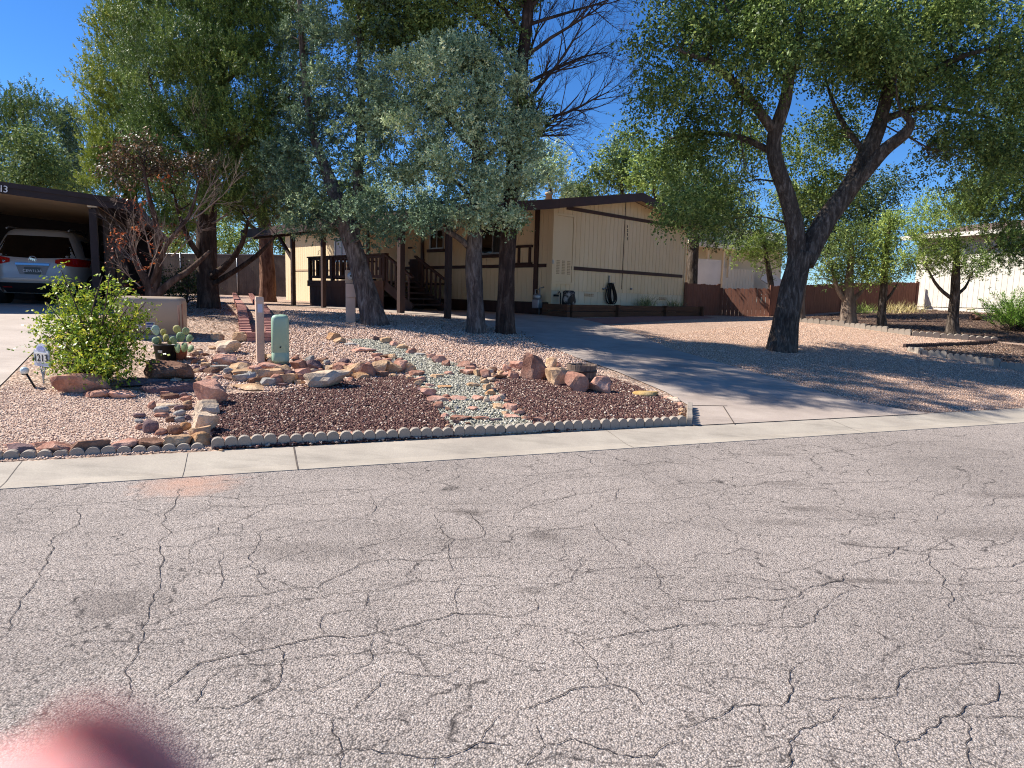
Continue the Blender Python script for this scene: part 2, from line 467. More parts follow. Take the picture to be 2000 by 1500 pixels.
CR5 = [  # half-scale coordinates, origin (1000, 780)
 (1, [(0,530),(150,515),(250,500),(320,485),(400,570),(430,605)]), (1, [(500,625),(550,660),(580,710),(570,740),(640,790)]),
 (1, [(0,300),(130,290),(330,262),(460,258),(640,250),(780,262)]), (.9, [(880,225),(1100,215),(1350,195),(1400,190),(1540,165),(1700,160)]),
 (.9, [(240,210),(330,262)]), (.9, [(590,195),(740,245)]), (.9, [(780,180),(880,225),(740,245)]),
 (.9, [(0,470),(40,430),(90,400),(240,375),(420,350),(560,340),(700,325),(860,315),(870,300)]), (.8, [(0,390),(30,350),(90,325),(300,300),(500,290),(640,275)]),
 (.8, [(420,350),(410,390),(340,405)]), (.8,[(130,360),(125,375)]), (.7,[(240,345),(245,375)]), (.7,[(500,290),(560,330)]),
 (1.6, [(640,780),(780,790),(920,772),(1040,785),(1150,740),(1290,710),(1310,680)]), (1.1, [(1320,650),(1390,630),(1470,615),(1490,590),(1560,545)]),
 (1.6, [(270,950),(400,930),(480,910),(600,895),(650,880),(800,875)]), (1.1, [(940,910),(1060,890),(1180,870),(1190,840),(1250,790),(1350,740)]),
 (1.5, [(0,1220),(80,1205),(200,1155),(270,1125),(390,1115),(470,1140),(510,1195)]), (1, [(390,1115),(330,1050),(300,1000),(230,940)]),
 (1.4, [(130,1350),(240,1325),(320,1360),(420,1390),(550,1400),(660,1330)]), (1.5, [(640,1280),(810,1240),(860,1195),(960,1195),(1050,1200),(1090,1150),(1080,1100),(1100,1045)]),
 (1.4, [(1070,1440),(1085,1380),(1080,1340),(1140,1285),(1220,1260),(1300,1200)]), (1.4, [(1100,1160),(1300,1165),(1490,1160),(1500,1130),(1550,1060),(1650,1050),(1740,1045)]),
 (1.4, [(1740,1035),(1850,1025),(2000,1038)]), (1.5, [(1420,1290),(1500,1335),(1600,1310),(1680,1240),(1740,1235),(1760,1210),(1900,1150),(1890,1100)]),
 (1.1, [(1740,1235),(1850,1245),(2000,1245)]), (1.3, [(1740,1235),(1790,1290),(1770,1350),(1800,1440)]), (1, [(1510,1335),(1515,1440)]),
 (1.1, [(1720,665),(1850,660),(2000,630)]), (1.1, [(1680,730),(1780,718),(2000,700)]), (1.1, [(1630,630),(1680,690),(1680,730),(1710,820)]), (.8, [(1740,850),(1880,890),(2000,890)]),
 (.9, [(1490,470),(1500,445),(1560,440),(1590,455)]), (1, [(55,740),(230,715),(240,680),(430,665)]), (1.2, [(0,850),(100,820),(90,780)]),
 (.8, [(350,410),(500,405),(660,385),(770,365),(870,340)]), (.7, [(520,410),(640,465)]), (1, [(20,930),(30,880),(150,890)]), (.9, [(960,1200),(970,1240),(1000,1280)]),
 (.8, [(1490,640),(1620,625),(1630,600),(1700,550),(1760,530)]), (.8, [(0,455),(100,460),(240,455),(340,405)]), (.7, [(640,250),(560,240),(470,260)]), (.8,[(1000,340),(1130,350),(1260,345)]),
 (.8,[(1200,330),(1400,325),(1640,330)]), (.7,[(1250,280),(1400,300),(1500,250)]), (.7,[(1650,480),(1640,390),(1760,350),(1790,300)]), (.8,[(160,640),(210,610),(200,570),(260,560)]), (.8,[(430,605),(270,620),(260,660),(240,680)]),
 (.8,[(560,830),(660,815),(640,790)]), (.8,[(470,790),(560,830)]), (1,[(1080,1440),(1100,1400)]), (1,[(90,1270),(120,1340),(130,1350)]), (1,[(50,1440),(110,1380),(130,1350)]),
 (.9,[(1870,575),(1960,540)]), (1,[(1780,1390),(1900,1440)]), (.7,[(1430,355),(1560,320),(1660,300)]), (.7,[(1840,420),(1900,385),(2000,380)]),
]

def build_road():
    mb = MB()
    s0, s1 = -60, 75
    q = [st(s0, -11), st(s1, -11), st(s1, T_EDGE), st(s0, T_EDGE)]
    mb.add(q, [(0, 1, 2, 3)], 0)
    rr = random.Random(3)
    for scale, offx, offy, lst in ((0.5, 0, 880, CR4), (0.5, 1000, 780, CR5)):
        for w, pl in lst:
            pts = [flat(offx + x * scale, offy + y * scale) for x, y in pl]
            # roughen by midpoint displacement
            for it in range(3):
                new = [pts[0]]
                for a, b in zip(pts, pts[1:]):
                    d = b - a; nrm = Vector((-d.y, d.x, 0))
                    new.append((a + b) / 2 + nrm * rr.uniform(-0.13, 0.13)); new.append(b)
                pts = new
            left = []; right = []
            for i, p in enumerate(pts):
                d = (pts[min(i + 1, len(pts) - 1)] - pts[max(0, i - 1)])
                if d.length < 1e-6: d = Vector((1, 0, 0))
                d.normalize(); nrm = Vector((-d.y, d.x, 0))
                e = min(1, 0.6 + 3 * min(i, len(pts) - 1 - i) / len(pts))
                hw = 0.0010 * (1 + 0.17 * p.length) * w * rr.uniform(0.5, 1.4) * e
                left.append((p.x + nrm.x * hw, p.y + nrm.y * hw, 0.004)); right.append((p.x - nrm.x * hw, p.y - nrm.y * hw, 0.004))
            n = len(pts)
            mb.add(left + right, [(i, i + 1, n + i + 1, n + i) for i in range(n - 1)], 1)
    o = mb.build('road', [M_ROAD, M_CRACK])
    tag(o, kind='structure')
build_road()

# ---- gutter / rolled kerb
def build_kerb():
    mb = MB()
    s0, s1, n = -60, 75, 90
    prof = [(T_EDGE, -0.02), (T_EDGE, 0.006), (T_EDGE + 0.28 * (T_CURB - T_EDGE), 0.012), (T_EDGE + 0.8 * (T_CURB - T_EDGE), 0.060), (T_CURB, 0.074), (T_CURB + 0.02, -0.05)]
    for (ta, za), (tb, zb) in zip(prof, prof[1:]):
        for i in range(n):
            sa = s0 + (s1 - s0) * i / n; sb = s0 + (s1 - s0) * (i + 1) / n
            a, b, c, d = st(sa, ta), st(sb, ta), st(sb, tb), st(sa, tb)
            mb.add([(a.x, a.y, za), (b.x, b.y, za), (c.x, c.y, zb), (d.x, d.y, zb)], [(0, 1, 2, 3)], 0)
    for px, py in ((577, 893), (358, 920), (1208, 858), (1640, 830), (1900, 815), (20, 930)):
        p = flat(px, py, 0.03); s = p.dot(ES)
        w = 0.002 if px != 577 else 0.007
        v = []
        for tt, zz in prof[1:5]:
            for e in (-w, w):
                q = st(s + e, tt); v.append((q.x, q.y, zz + 0.003))
        mb.add(v, [(0, 1, 3, 2), (2, 3, 5, 4), (4, 5, 7, 6)], 1)
    tag(mb.build('kerb', [M_KERB, M_JOINT]), kind='structure')
build_kerb()

# ---- base ground: one sheet to the horizon
def build_ground():
    sv = np.unique(np.concatenate([np.linspace(-160, -26, 24), np.linspace(-26, 40, 133), np.linspace(40, 200, 26)]))
    tv = np.unique(np.concatenate([np.linspace(T_CURB + 0.01, 24, 60), np.linspace(24, 60, 40), np.linspace(60, 260, 30)]))
    V = []; 
    for t in tv:
        for s in sv:
            p = st(s, t); V.append((p.x, p.y, Z(p.x, p.y)))
    ns = len(sv); T = []
    for j in range(len(tv) - 1):
        for i in range(ns - 1):
            a = j * ns + i
            T.append((a, a + 1, a + ns + 1)); T.append((a, a + ns + 1, a + ns))
    # far side of the road
    o = len(V)
    for s in (-160, 200):
        for t in (-11, -150):
            p = st(s, t); V.append((p.x, p.y, -0.01))
    T.append((o, o + 1, o + 3)); T.append((o, o + 3, o + 2))
    # beyond the ends of the built road
    for sa, sb in ((-160, -60), (75, 200)):
        o = len(V)
        for s in (sa, sb):
            for t in (-11, T_CURB + 0.01):
                p = st(s, t); V.append((p.x, p.y, -0.012))
        T.append((o, o + 1, o + 3)); T.append((o, o + 3, o + 2))
    ob = tri_mesh('ground', V, T, M_GRAVEL, smooth=True)
    tag(ob, kind='structure')
build_ground()

def in_poly(P, poly):
    x, y = P[:, 0], P[:, 1]; ins = np.zeros(len(P), bool)
    n = len(poly); j = n - 1
    for i in range(n):
        xi, yi = poly[i]; xj, yj = poly[j]
        c = ((yi > y) != (yj > y)) & (x < (xj - xi) * (y - yi) / (yj - yi + 1e-12) + xi)
        ins ^= c; j = i
    return ins

def px_poly(pl):
    return [(p.x, p.y) for p in (G(x, y) for x, y in pl)]

def sheet(name, poly, mat, lift, step=0.35, wob=0.0, mound=0.0):
    """ground-hugging sheet over a world polygon"""
    pts = []
    rr = random.Random(len(poly) * 17 + int(lift * 1e4))
    for a, b in zip(poly, poly[1:] + poly[:1]):
        a = Vector((*a, 0)); b = Vector((*b, 0)); k = max(1, int((b - a).length / step))
        for i in range(k):
            q = a.lerp(b, i / k)
            if wob: q += Vector((rr.uniform(-wob, wob), rr.uniform(-wob, wob), 0))
            pts.append((q.x, q.y))
    P = np.array(pts); lo = P.min(0); hi = P.max(0)
    st_ = max(step, math.sqrt((hi[0] - lo[0]) * (hi[1] - lo[1]) / 12000))
    gx, gy = np.meshgrid(np.arange(lo[0], hi[0], st_), np.arange(lo[1], hi[1], st_))
    gpts = np.stack([gx.ravel(), gy.ravel()], 1)
    gpts = gpts[in_poly(gpts, pts)]
    allp = [Vector(p) for p in pts] + [Vector(p) for p in gpts.tolist()]
    e = [(i, (i + 1) % len(pts)) for i in range(len(pts))]
    v, _, f, *_ = delaunay_2d_cdt(allp, e, [], 1, 1e-4)
    V = [(q.x, q.y, Z(q.x, q.y) + lift) for q in v]
    o = tri_mesh(name, V, [tuple(t) for t in f], mat, smooth=True)
    me = o.data
    bm = bmesh.new(); bm.from_mesh(me); bmesh.ops.recalc_face_normals(bm, faces=bm.faces)
    if bm.faces and sum(ff.normal.z for ff in bm.faces) < 0:
        bmesh.ops.reverse_faces(bm, faces=bm.faces)
    bm.to_mesh(me); bm.free()
    return tag(o, kind='structure')

P_LAVA1 = px_poly([(418,879),(640,868),(905,853),(862,815),(838,775),(808,748),(790,737),(700,742),(640,752),(540,768),(440,772),(425,800),(415,840)])
P_LAVA2 = px_poly([(1058,845),(1200,837),(1338,829),(1338,800),(1300,780),(1235,752),(1170,733),(1100,738),(1000,742),(965,745),(978,770),(1002,800),(1040,830)])
P_CREEK = px_poly([(680,664),(760,664),(800,688),(870,705),(925,722),(955,745),(976,775),(1002,800),(1040,828),(1058,845),(905,853),(866,818),(840,775),(812,745),(800,727),(760,703),(715,683)])
P_DGL = px_poly([(-180,912),(0,902),(200,891),(415,879),(412,840),(420,800),(415,765),(330,770),(200,760),(90,752),(20,745),(-80,832)])
P_PINK = px_poly([(1830,806),(2100,791),(2500,770),(2500,700),(2200,690),(1950,668),(1780,655),(1650,637),(1555,627),(1500,621),(1380,617),(1125,621),(1175,633),(1250,655),(1300,679),(1447,721),(1604,766),(1678,787)])
P_MULCH = px_poly([(1555,627),(1650,636),(1780,654),(1950,667),(2300,697),(2400,640),(2100,612),(1785,606),(1640,612),(1560,620)])
P_BLOCKBED = px_poly([(1770,680),(1800,690),(1900,704),(2000,721),(2250,768),(2350,720),(1960,671),(1850,676)])
P_YARD = px_poly([(440,760),(540,765),(640,750),(790,735),(800,727),(715,683),(680,664),(760,664),(870,705),(960,740),(1090,735),(1180,728),(1120,697),(1050,667),(985,642),(940,632),(800,615),(660,606),(560,606),(530,640),(440,690)])

sheet('granite_ground', P_DGL, M_GRANITE, 0.004)
sheet('pink_gravel_ground', P_PINK, M_PINK, 0.004, 0.4)
sheet('mulch_ground', P_MULCH, M_MULCH, 0.008, 0.4)
sheet('lava_bed_ground', P_LAVA1, M_LAVABASE, 0.008, 0.15)
sheet('lava_bed_ground', P_LAVA2, M_LAVABASE, 0.008, 0.15)
sheet('creek_bed_ground', P_CREEK, M_CREEKBASE, 0.006, 0.15)
sheet('block_bed_ground', P_BLOCKBED, M_MULCH, 0.012, 0.3)
# ------------------------------------------------------------------ building materials
M_SIDING = paint('beige siding', '#e0c79d', '#e9d3ad', 0.75, 1.2, 0.15, 40, (1, 1, 0.25))
M_SIDING_F = M_SIDING
M_TRIM = paint('brown trim', '#3f2b24', '#4b342b', 0.7, 3, 0.15, 50)
M_DARKWOOD = paint('dark stained wood', '#33221b', '#46302a', 0.75, 4, 0.25, 60, (1, 1, 0.2))
M_SOFFIT = paint('soffit', '#b59b7c', '#c2a988', 0.8, 2, 0.1, 40)
M_ROOF = paint('shingle roof', '#5d4a40', '#7a6455', 0.9, 9, 0.6, 30)
M_GLASS = NT('window glass').set('#0b0d0f', 0.06, None, 0, 0.6)
M_BLIND = paint('white blinds', '#b9bcc0', '#cfd2d4', 0.6, 2, 0.1, 20, (1, 1, 30))
M_METAL = paint('galvanised metal', '#8d9094', '#a3a6a8', 0.4, 6, 0.1, 40, metal=0.7)
M_WHITE = paint('white paint', '#cfc8ba', '#ddd6c8', 0.7, 1.5, 0.12, 40)
M_CREAM = paint('cream siding', '#d8c9ab', '#e2d4b8', 0.75, 1.2, 0.15, 40, (1, 1, 0.25))
M_BLACK = paint('black rubber', '#0d0d0e', '#191919', 0.55, 5, 0.1, 40)
M_WOOD_RED = paint('red brown fence', '#724a3a', '#8a5c49', 0.85, 6, 0.3, 60, (4, 4, 0.4))
M_TIMBER = paint('planter timber', '#4d3324', '#684832', 0.9, 4, 0.5, 50, (0.3, 1, 3))
M_NUM = paint('number black', '#16110e', '#221a16', 0.5)
M_NUMW = paint('number white', '#d8d8d6', '#e6e6e4', 0.5)
M_TAN = paint('tan enamel', '#a5917a', '#b09c84', 0.5, 2.0, 0.04, 40)
M_TANPOST = paint('tan plastic post', '#c3a791', '#cdb39d', 0.6, 4, 0.06, 50)
M_RUST = paint('rusty enamel', '#8a5f46', '#c09a80', 0.8, 5, 0.3, 50, (3, 3, 0.4), lo=0.4, hi=0.55)
M_GREEN = paint('green plastic', '#97b398', '#a2bda4', 0.5, 3, 0.04, 60)
M_BRICK = paint('red brick', '#95645a', '#b98878', 0.9, 5, 0.5, 60)
M_EDGE = concrete('edging concrete', '#94887a', '#b2a697', 0.7)
M_TERRA = paint('terracotta', '#8e5640', '#a56a52', 0.85, 6, 0.2, 40)

def text(name, body, size, mat, parent, loc, rot, extrude=0.004, align='CENTER', space=1.0):
    cu = bpy.data.curves.new(name, 'FONT'); cu.body = body; cu.size = size; cu.extrude = extrude
    cu.align_x = align; cu.align_y = 'CENTER'; cu.space_character = space; cu.materials.append(mat)
    tmp = bpy.data.objects.new(name, cu); me = bpy.data.meshes.new_from_object(tmp); bpy.data.objects.remove(tmp); me.materials.clear(); me.materials.append(mat)
    o = bpy.data.objects.new(name, me); COL.objects.link(o)
    o.parent = parent; o.location = loc; o.rotation_euler = rot
    return o

# ------------------------------------------------------------------ main house
_d = ray(2358, 617); GD = Vector((_d.x, _d.y, 0)).normalized()       # along the gable wall, away to the right
FD = Vector((-GD.y, GD.x, 0))                                        # along the front wall, away to the left
HZ = 1.02
A0 = at(1079, 500, 19.4)
A0 = Vector((A0.x, A0.y, HZ))
H_ROT = math.atan2(GD.y, GD.x)
HW, HL = 6.95, 16.6

def loc_h(p):
    q = p - A0
    return Vector((q.dot(GD), q.dot(FD), q.z))
def on_gable(px, py, off=0.0):
    return loc_h(hit(px, py, A0 - FD * off, FD))       # off: metres in front of the gable wall
def on_front(px, py, off=0.0):
    return loc_h(hit(px, py, A0 - GD * off, GD))

house = thing('house', A0, 'beige single storey house with brown trim, low gable roof and carport awning', 'house', H_ROT)
_rk = on_gable(1243, 375, 0.5); _kk = on_gable(1097, 388, 0.5); _ak = on_gable(858, 402, 0.5)
RIDGE_X, RIDGE_Z = HW / 2 + 0.05, _rk.z
EAVE_X, EAVE_Z = -0.32, _kk.z - 0.02
AW_X, AW_Z = _ak.x, _ak.z
SLOPE = (RIDGE_Z - EAVE_Z) / (RIDGE_X - EAVE_X)

def roof_under(x):
    return RIDGE_Z - SLOPE * abs(x - RIDGE_X) - 0.14

def grooved(mb, fx, x0, x1, z0, ztop, pitch=0.203, groove=0.012, depth=0.010):
    """vertical board siding: fx(u, depth, z) -> point"""
    n = max(1, int(round((x1 - x0) / pitch))); w = (x1 - x0) / n
    for i in range(n):
        a = x0 + i * w + groove / 2; b = x0 + (i + 1) * w - groove / 2; c = x0 + (i + 1) * w + groove / 2
        za, zb = ztop(a), ztop(b)
        mb.add([fx(a, 0, z0), fx(b, 0, z0), fx(b, 0, zb), fx(a, 0, za)], [(0, 1, 2, 3)], 0)
        if i < n - 1:
            zc = ztop(c)
            mb.add([fx(b, 0, z0), fx(b, depth, z0), fx(b, depth, zb), fx(b, 0, zb)], [(0, 1, 2, 3)], 0)
            mb.add([fx(b, depth, z0), fx(c, depth, z0), fx(c, depth, zc), fx(b, depth, zb)], [(0, 1, 2, 3)], 0)
            mb.add([fx(c, depth, z0), fx(c, 0, z0), fx(c, 0, zc), fx(c, depth, zc)], [(0, 1, 2, 3)], 0)

SK = on_gable(1200, 571.5).z          # siding bottom / skirting top
# walls
mb = MB(); grooved(mb, lambda u, d, z: (u, d, z), 0.0, HW, SK, roof_under, 0.2)
mb.build('gable_wall', M_SIDING, house, recalc=False)
mb = MB(); grooved(mb, lambda u, d, z: (d, u, z), 0.0, HL, 0.0, lambda u: roof_under(0) + 0.06, 0.2)
mb.build('front_wall', M_SIDING, house, recalc=False)
mb = MB(); grooved(mb, lambda u, d, z: (u, 0.02 + d, z), 0.02, HW - 0.02, -0.15, lambda u: SK - 0.003, 0.3)
mb.build('skirting', M_CREAM, house, recalc=False)
mb = MB()
mb.box((HW + 0.03, HL / 2, 1.5), (0.06, HL - 0.04, 3.3)); mb.box((HW / 2, HL + 0.03, 1.5), (HW, 0.06, 3.3))
mb.box((HW / 2 + 0.2, HL / 2, 1.4), (HW - 0.9, HL - 0.8, 2.6))
mb.build('back_wall', M_SIDING, house)
# trim
def gband(px0, py0, px1, py1, th, name='trim_board', y=-0.012, mat=M_TRIM):
    a = on_gable(px0, py0); b = on_gable(px1, py1)
    z = (a.z + b.z) / 2
    mb = MB(); mb.box(((a.x + b.x) / 2, y, z), (abs(b.x - a.x), 0.022, th)); mb.build(name, mat, house)
    return a, b
gband(1115, 522.5, 1332, 540.5, 0.105)
# sloping gable trim: level band that starts under the rake
a = on_gable(1108, 404); b = on_gable(1318, 441)
mb = MB(); mb.box((HW / 2 + 0.15, -0.014, (a.z + b.z) / 2 - 0.02), (HW - 0.75, 0.026, 0.10)); mb.build('trim_board', M_TRIM, house)
mb = MB(); mb.box((-0.012, -0.012, (SK + roof_under(0)) / 2), (0.07, 0.07, roof_under(0) - SK)); mb.build('corner_board', M_SIDING, house); mb = MB(); mb.box((HW, -0.012, (SK + 2.55) / 2 - 0.1), (0.07, 0.05, 2.55 - SK + 0.5)); mb.build('corner_board', M_SIDING, house)
bz = on_front(960, 520.5).z
mb = MB(); mb.box((-0.014, 0.12 + 4.5, bz), (0.026, 8.8, 0.10)); mb.build('trim_board', M_TRIM, house)
mb = MB(); mb.box((-0.014, 11.2, bz), (0.026, 3.9, 0.06)); mb.box((-0.014, 14.8, bz), (0.026, 2.6, 0.06)); mb.build('trim_board', M_SOFFIT, house)
for px, w in ((1049, 0.14), (826.5, 0.14), (720, 0.14), (975, 0.0)):
    if w == 0: continue
    y = on_front(px, 500).y
    mb = MB(); mb.box((-0.034, y, roof_under(0) / 2 + 0.03), (0.06, w, roof_under(0) - 0.1)); mb.build('vertical_batten', M_TRIM, house)
mb = MB(); mb.box((-0.03, 4.4, 0.17), (0.055, 8.6, 0.36)); mb.build('base_strip', M_DARKWOOD, house)  # dark strip along the foot of the front wall
# seam
a = on_gable(1222, 395); b = on_gable(1214, 565)
mb = MB(); mb.box(((a.x + b.x) / 2, -0.004, (a.z + b.z) / 2), (0.022, 0.012, a.z - b.z)); mb.build('wall_seam', M_TRIM, house)

# roof: main gable slabs and lower carport awning
def slab(mb, x0, z0, x1, z1, y0, y1, th, m=0):
    mb.prism([(x0, y0, z0), (x1, y0, z1), (x1, y0, z1 - th), (x0, y0, z0 - th)], (0, y1 - y0, 0), m)
roof = None
mb = MB()
RX1 = 2 * RIDGE_X - EAVE_X
slab(mb, EAVE_X, EAVE_Z, RIDGE_X, RIDGE_Z, -0.46, HL + 0.4, 0.10)
slab(mb, RIDGE_X, RIDGE_Z, RX1, EAVE_Z, -0.46, HL + 0.4, 0.10)
roof = mb.build('roof', M_ROOF, house)
AWY1 = 10.7
mb = MB(); slab(mb, AW_X + 0.03, AW_Z, EAVE_X - 0.003, EAVE_Z - 0.012, -0.46, AWY1, 0.07)
awn = mb.build('carport_awning', M_ROOF, house)
mb = MB(); slab(mb, AW_X + 0.05, AW_Z - 0.075, EAVE_X - 0.003, EAVE_Z - 0.09, -0.42, AWY1 - 0.05, 0.02); mb.build('awning_ceiling', M_SOFFIT, awn)
mb = MB(); slab(mb, EAVE_X + 0.05, EAVE_Z - 0.106, RIDGE_X, RIDGE_Z - 0.106, -0.44, -0.002, 0.016); slab(mb, RIDGE_X, RIDGE_Z - 0.106, RX1 - 0.05, EAVE_Z - 0.106, -0.44, -0.002, 0.016)
mb.build('soffit', M_SOFFIT, roof)
mb = MB()
FH = 0.235
def fascia(x0, z0, x1, z1, y=-0.50):
    mb.prism([(x0, y, z0 + 0.02), (x1, y, z1 + 0.02), (x1, y, z1 - FH), (x0, y, z0 - FH)], (0, 0.038, 0))
fascia(EAVE_X, EAVE_Z, RIDGE_X - 0.004, RIDGE_Z); fascia(RIDGE_X + 0.004, RIDGE_Z, RX1, EAVE_Z)
mb.build('fascia', M_TRIM, roof)
mb = MB(); fascia(AW_X, AW_Z, EAVE_X - 0.005, EAVE_Z - 0.01)
mb.prism([(AW_X, -0.46, AW_Z + 0.02), (AW_X + 0.04, -0.46, AW_Z + 0.02), (AW_X + 0.04, -0.46, AW_Z - 0.26), (AW_X, -0.46, AW_Z - 0.26)], (0, AWY1 + 0.46, 0))
mb.prism([(AW_X, AWY1 + 0.003, AW_Z + 0.02), (EAVE_X, AWY1 + 0.003, EAVE_Z), (EAVE_X, AWY1 + 0.003, EAVE_Z - 0.2), (AW_X, AWY1 + 0.003, AW_Z - 0.26)], (0, 0.04, 0))
mb.build('fascia', M_TRIM, awn)
mb = MB(); mb.box((AW_X + 0.32, AWY1 / 2 - 0.2, AW_Z - 0.20), (0.09, AWY1 - 0.3, 0.19)); mb.build('beam', M_DARKWOOD, awn)
mb = MB(); slab(mb, EAVE_X, EAVE_Z + 0.006, EAVE_X + 0.04, EAVE_Z + 0.012, AWY1 + 0.05, HL + 0.4, 0.2); mb.build('fascia', M_TRIM, roof)
# posts
PX0 = AW_X + 0.32
p_post = []
for px, w in ((875, 0.13), (783, 0.15), (632, 0.12), (573, 0.12)):
    y = loc_h(hit(px, 560, A0 + GD * PX0, GD)).y
    wp = A0 + GD * PX0 + FD * y
    zb = Z(wp.x, wp.y) - HZ
    p_post.append((y, zb))
    mb = MB(); mb.box((PX0, y, (zb - 0.05 + AW_Z - 0.29) / 2), (w, w, AW_Z - 0.29 - zb + 0.05)); mb.build('awning_post', M_DARKWOOD, awn, bevel=0.008)
y, zb = p_post[3]
mb = MB(); mb.bar((PX0, y + 0.95, AW_Z - 0.3), (PX0, y + 0.03, AW_Z - 1.05), 0.09, 0.09); mb.build('brace', M_DARKWOOD, awn)
# roof vents
for px, py, hgt, w, mt in ((1072, 388, 0.26, 0.10, M_SOFFIT), (868, 404, 0.22, 0.11, M_TRIM)):
    p = loc_h(at(px, py, 21.5)); mb = MB()
    mb.lathe((max(0.9, p.x), p.y, roof_under(max(0.9, p.x)) + 0.1), [(w, 0), (w, hgt), (w * 1.35, hgt), (w * 1.35, hgt + 0.06), (0.02, hgt + 0.1)], 12); mb.build('roof_vent', mt, roof)
p = loc_h(at(612, 433, 27)); mb = MB(); mb.box((p.x, min(p.y, 10), AW_Z + 0.25), (0.5, 0.5, 0.22)); mb.build('roof_vent', M_METAL, awn)

# utility closet door on the gable
a = on_gable(1083, 415); b = on_gable(1117, 556)
mb = MB(); 
x0, x1, z0, z1 = a.x, b.x, b.z, a.z
for (bx0, bx1, bz0, bz1) in ((x0, x0 + .06, z0, z1), (x1 - .06, x1, z0, z1), (x0 + .06, x1 - .06, z1 - .06, z1), (x0 + .06, x1 - .06, z0, z0 + .06)):
    mb.box(((bx0 + bx1) / 2, -0.02, (bz0 + bz1) / 2), (bx1 - bx0, 0.04, bz1 - bz0))
door = mb.build('utility_door', M_SIDING, house)
mb = MB(); mb.box(((x0 + x1) / 2, -0.012, (z0 + z1) / 2), (x1 - x0 - 0.135, 0.02, z1 - z0 - 0.135)); mb.build('door_panel', M_SIDING, door)
for k in range(3):
    mb = MB(); cx = x0 + 0.2 + k * (x1 - x0 - 0.4) / 2
    for j in range(9): mb.box((cx, -0.026, z0 + 0.30 + j * 0.045), (0.12, 0.012, 0.028))
    mb.build('louvre_vent', M_SOFFIT, door)
for px, py in ((1103, 1), (1319, 1)):
    pass
for px, py in ((1151, 576), (1295, 583)):
    p = on_gable(px, py); mb = MB()
    for r_ in range(2):
        for k in range(4): mb.box((p.x - 0.18 + k * 0.11, -0.004, p.z - 0.03 + r_ * 0.05), (0.09, 0.02, 0.035))
    mb.build('skirting_vent', M_SOFFIT, house)
# house number 1215, set vertically
for ch, zy in zip('1215', (360, 405, 450, 500)):
    p = on_gable(1060 + 940 * 0.1733, 380 + zy * 0.1733)
    text('house_number', ch, 0.125, M_NUM, house, (p.x + 0.06, -0.012, p.z), (R(90), 0, 0), 0.006)
# taps and conduit on the gable
for px, py in ((1177, 564), (1182, 563), (1231, 564)):
    p = on_gable(px, py); mb = MB(); mb.lathe((p.x, -0.07, p.z), [(0.025, 0), (0.035, 0.03), (0.03, 0.08)], 8, axis='y'); mb.build('wall_tap', M_METAL, house)
p = on_gable(1087, 573); q = on_gable(1094, 598)
mb = MB(); mb.tube([(p.x, -0.06, p.z), (p.x + .06, -0.06, p.z + .05), (p.x + .11, -0.06, p.z), (p.x + 0.12, -0.06, q.z)], 0.014, 8); mb.box((p.x - 0.08, -0.06, p.z - 0.06), (0.12, 0.1, 0.06)); mb.build('outlet_conduit', M_BLACK, house)
p = on_gable(1077, 511); mb = MB(); mb.lathe((p.x - 0.03, -0.09, p.z), [(0.03, -0.06), (0.04, 0.0), (0.02, 0.05)], 8); mb.build('wall_lamp', M_WHITE, house)

# windows on the front wall
def window(px0, py0, px1, py1, glass, blinds=False, trim=M_DARKWOOD, sill=True):
    a = on_front(px0, py0); b = on_front(px1, py1)
    y0, y1 = min(a.y, b.y), max(a.y, b.y); z0, z1 = min(a.z, b.z), max(a.z, b.z)
    w = y1 - y0; h = z1 - z0; c = ((y0 + y1) / 2, (z0 + z1) / 2)
    mb = MB(); f = 0.05
    for (cy, cz, dy, dz) in ((c[0], z1 - f / 2, w, f), (c[0], z0 + f / 2, w, f), (y0 + f / 2, c[1], f, h - 2 * f), (y1 - f / 2, c[1], f, h - 2 * f), (c[0], c[1], 0.04, h - 2 * f)):
        mb.box((-0.022, cy, cz), (0.04, dy, dz))
    fr = mb.build('window', M_METAL, house)
    mb = MB(); mb.box((-0.006, c[0], c[1]), (0.012, w - 0.09, h - 0.09)); mb.build('window_pane', glass, fr)
    if blinds:
        mb = MB()
        for k in range(int(w / 2 / 0.09)): mb.box((-0.015, c[0] - 0.05 - k * 0.09, c[1]), (0.006, 0.07, h - 0.12))
        mb.build('window_blind', paint('grey blinds', '#2a2b2c', '#35373a', 0.7), fr)
    mb = MB(); mb.box((-0.035, c[0], z1 + 0.05), (0.066, w + 0.16, 0.1))
    mb.build('window_trim', trim, fr)
    if sill:
        mb = MB(); mb.box((-0.05, c[0], z0 - 0.05), (0.1, w + 0.16, 0.1)); mb.build('window_sill', trim, fr)
window(937, 434, 992, 496, M_GLASS, True)
window(841, 449, 868, 486, M_GLASS)
window(655, 466, 682, 512, M_BLIND, trim=M_SIDING)
a = on_front(1013, 482); b = on_front(1037, 515)
mb = MB(); yc = (a.y + b.y) / 2; zc = (a.z + b.z) / 2; hh = abs(a.z - b.z); ww = abs(a.y - b.y)
mb.box((-0.02, yc - ww / 2 + .04, zc), (0.04, 0.08, hh)); mb.box((-0.02, yc + ww / 2 - .04, zc), (0.04, 0.08, hh)); mb.box((-0.03, yc, zc + hh / 2), (0.06, ww + 0.14, 0.07)); mb.box((-0.03, yc, zc - hh / 2), (0.06, ww + 0.14, 0.07))
mb.build('wall_frame', M_DARKWOOD, house)
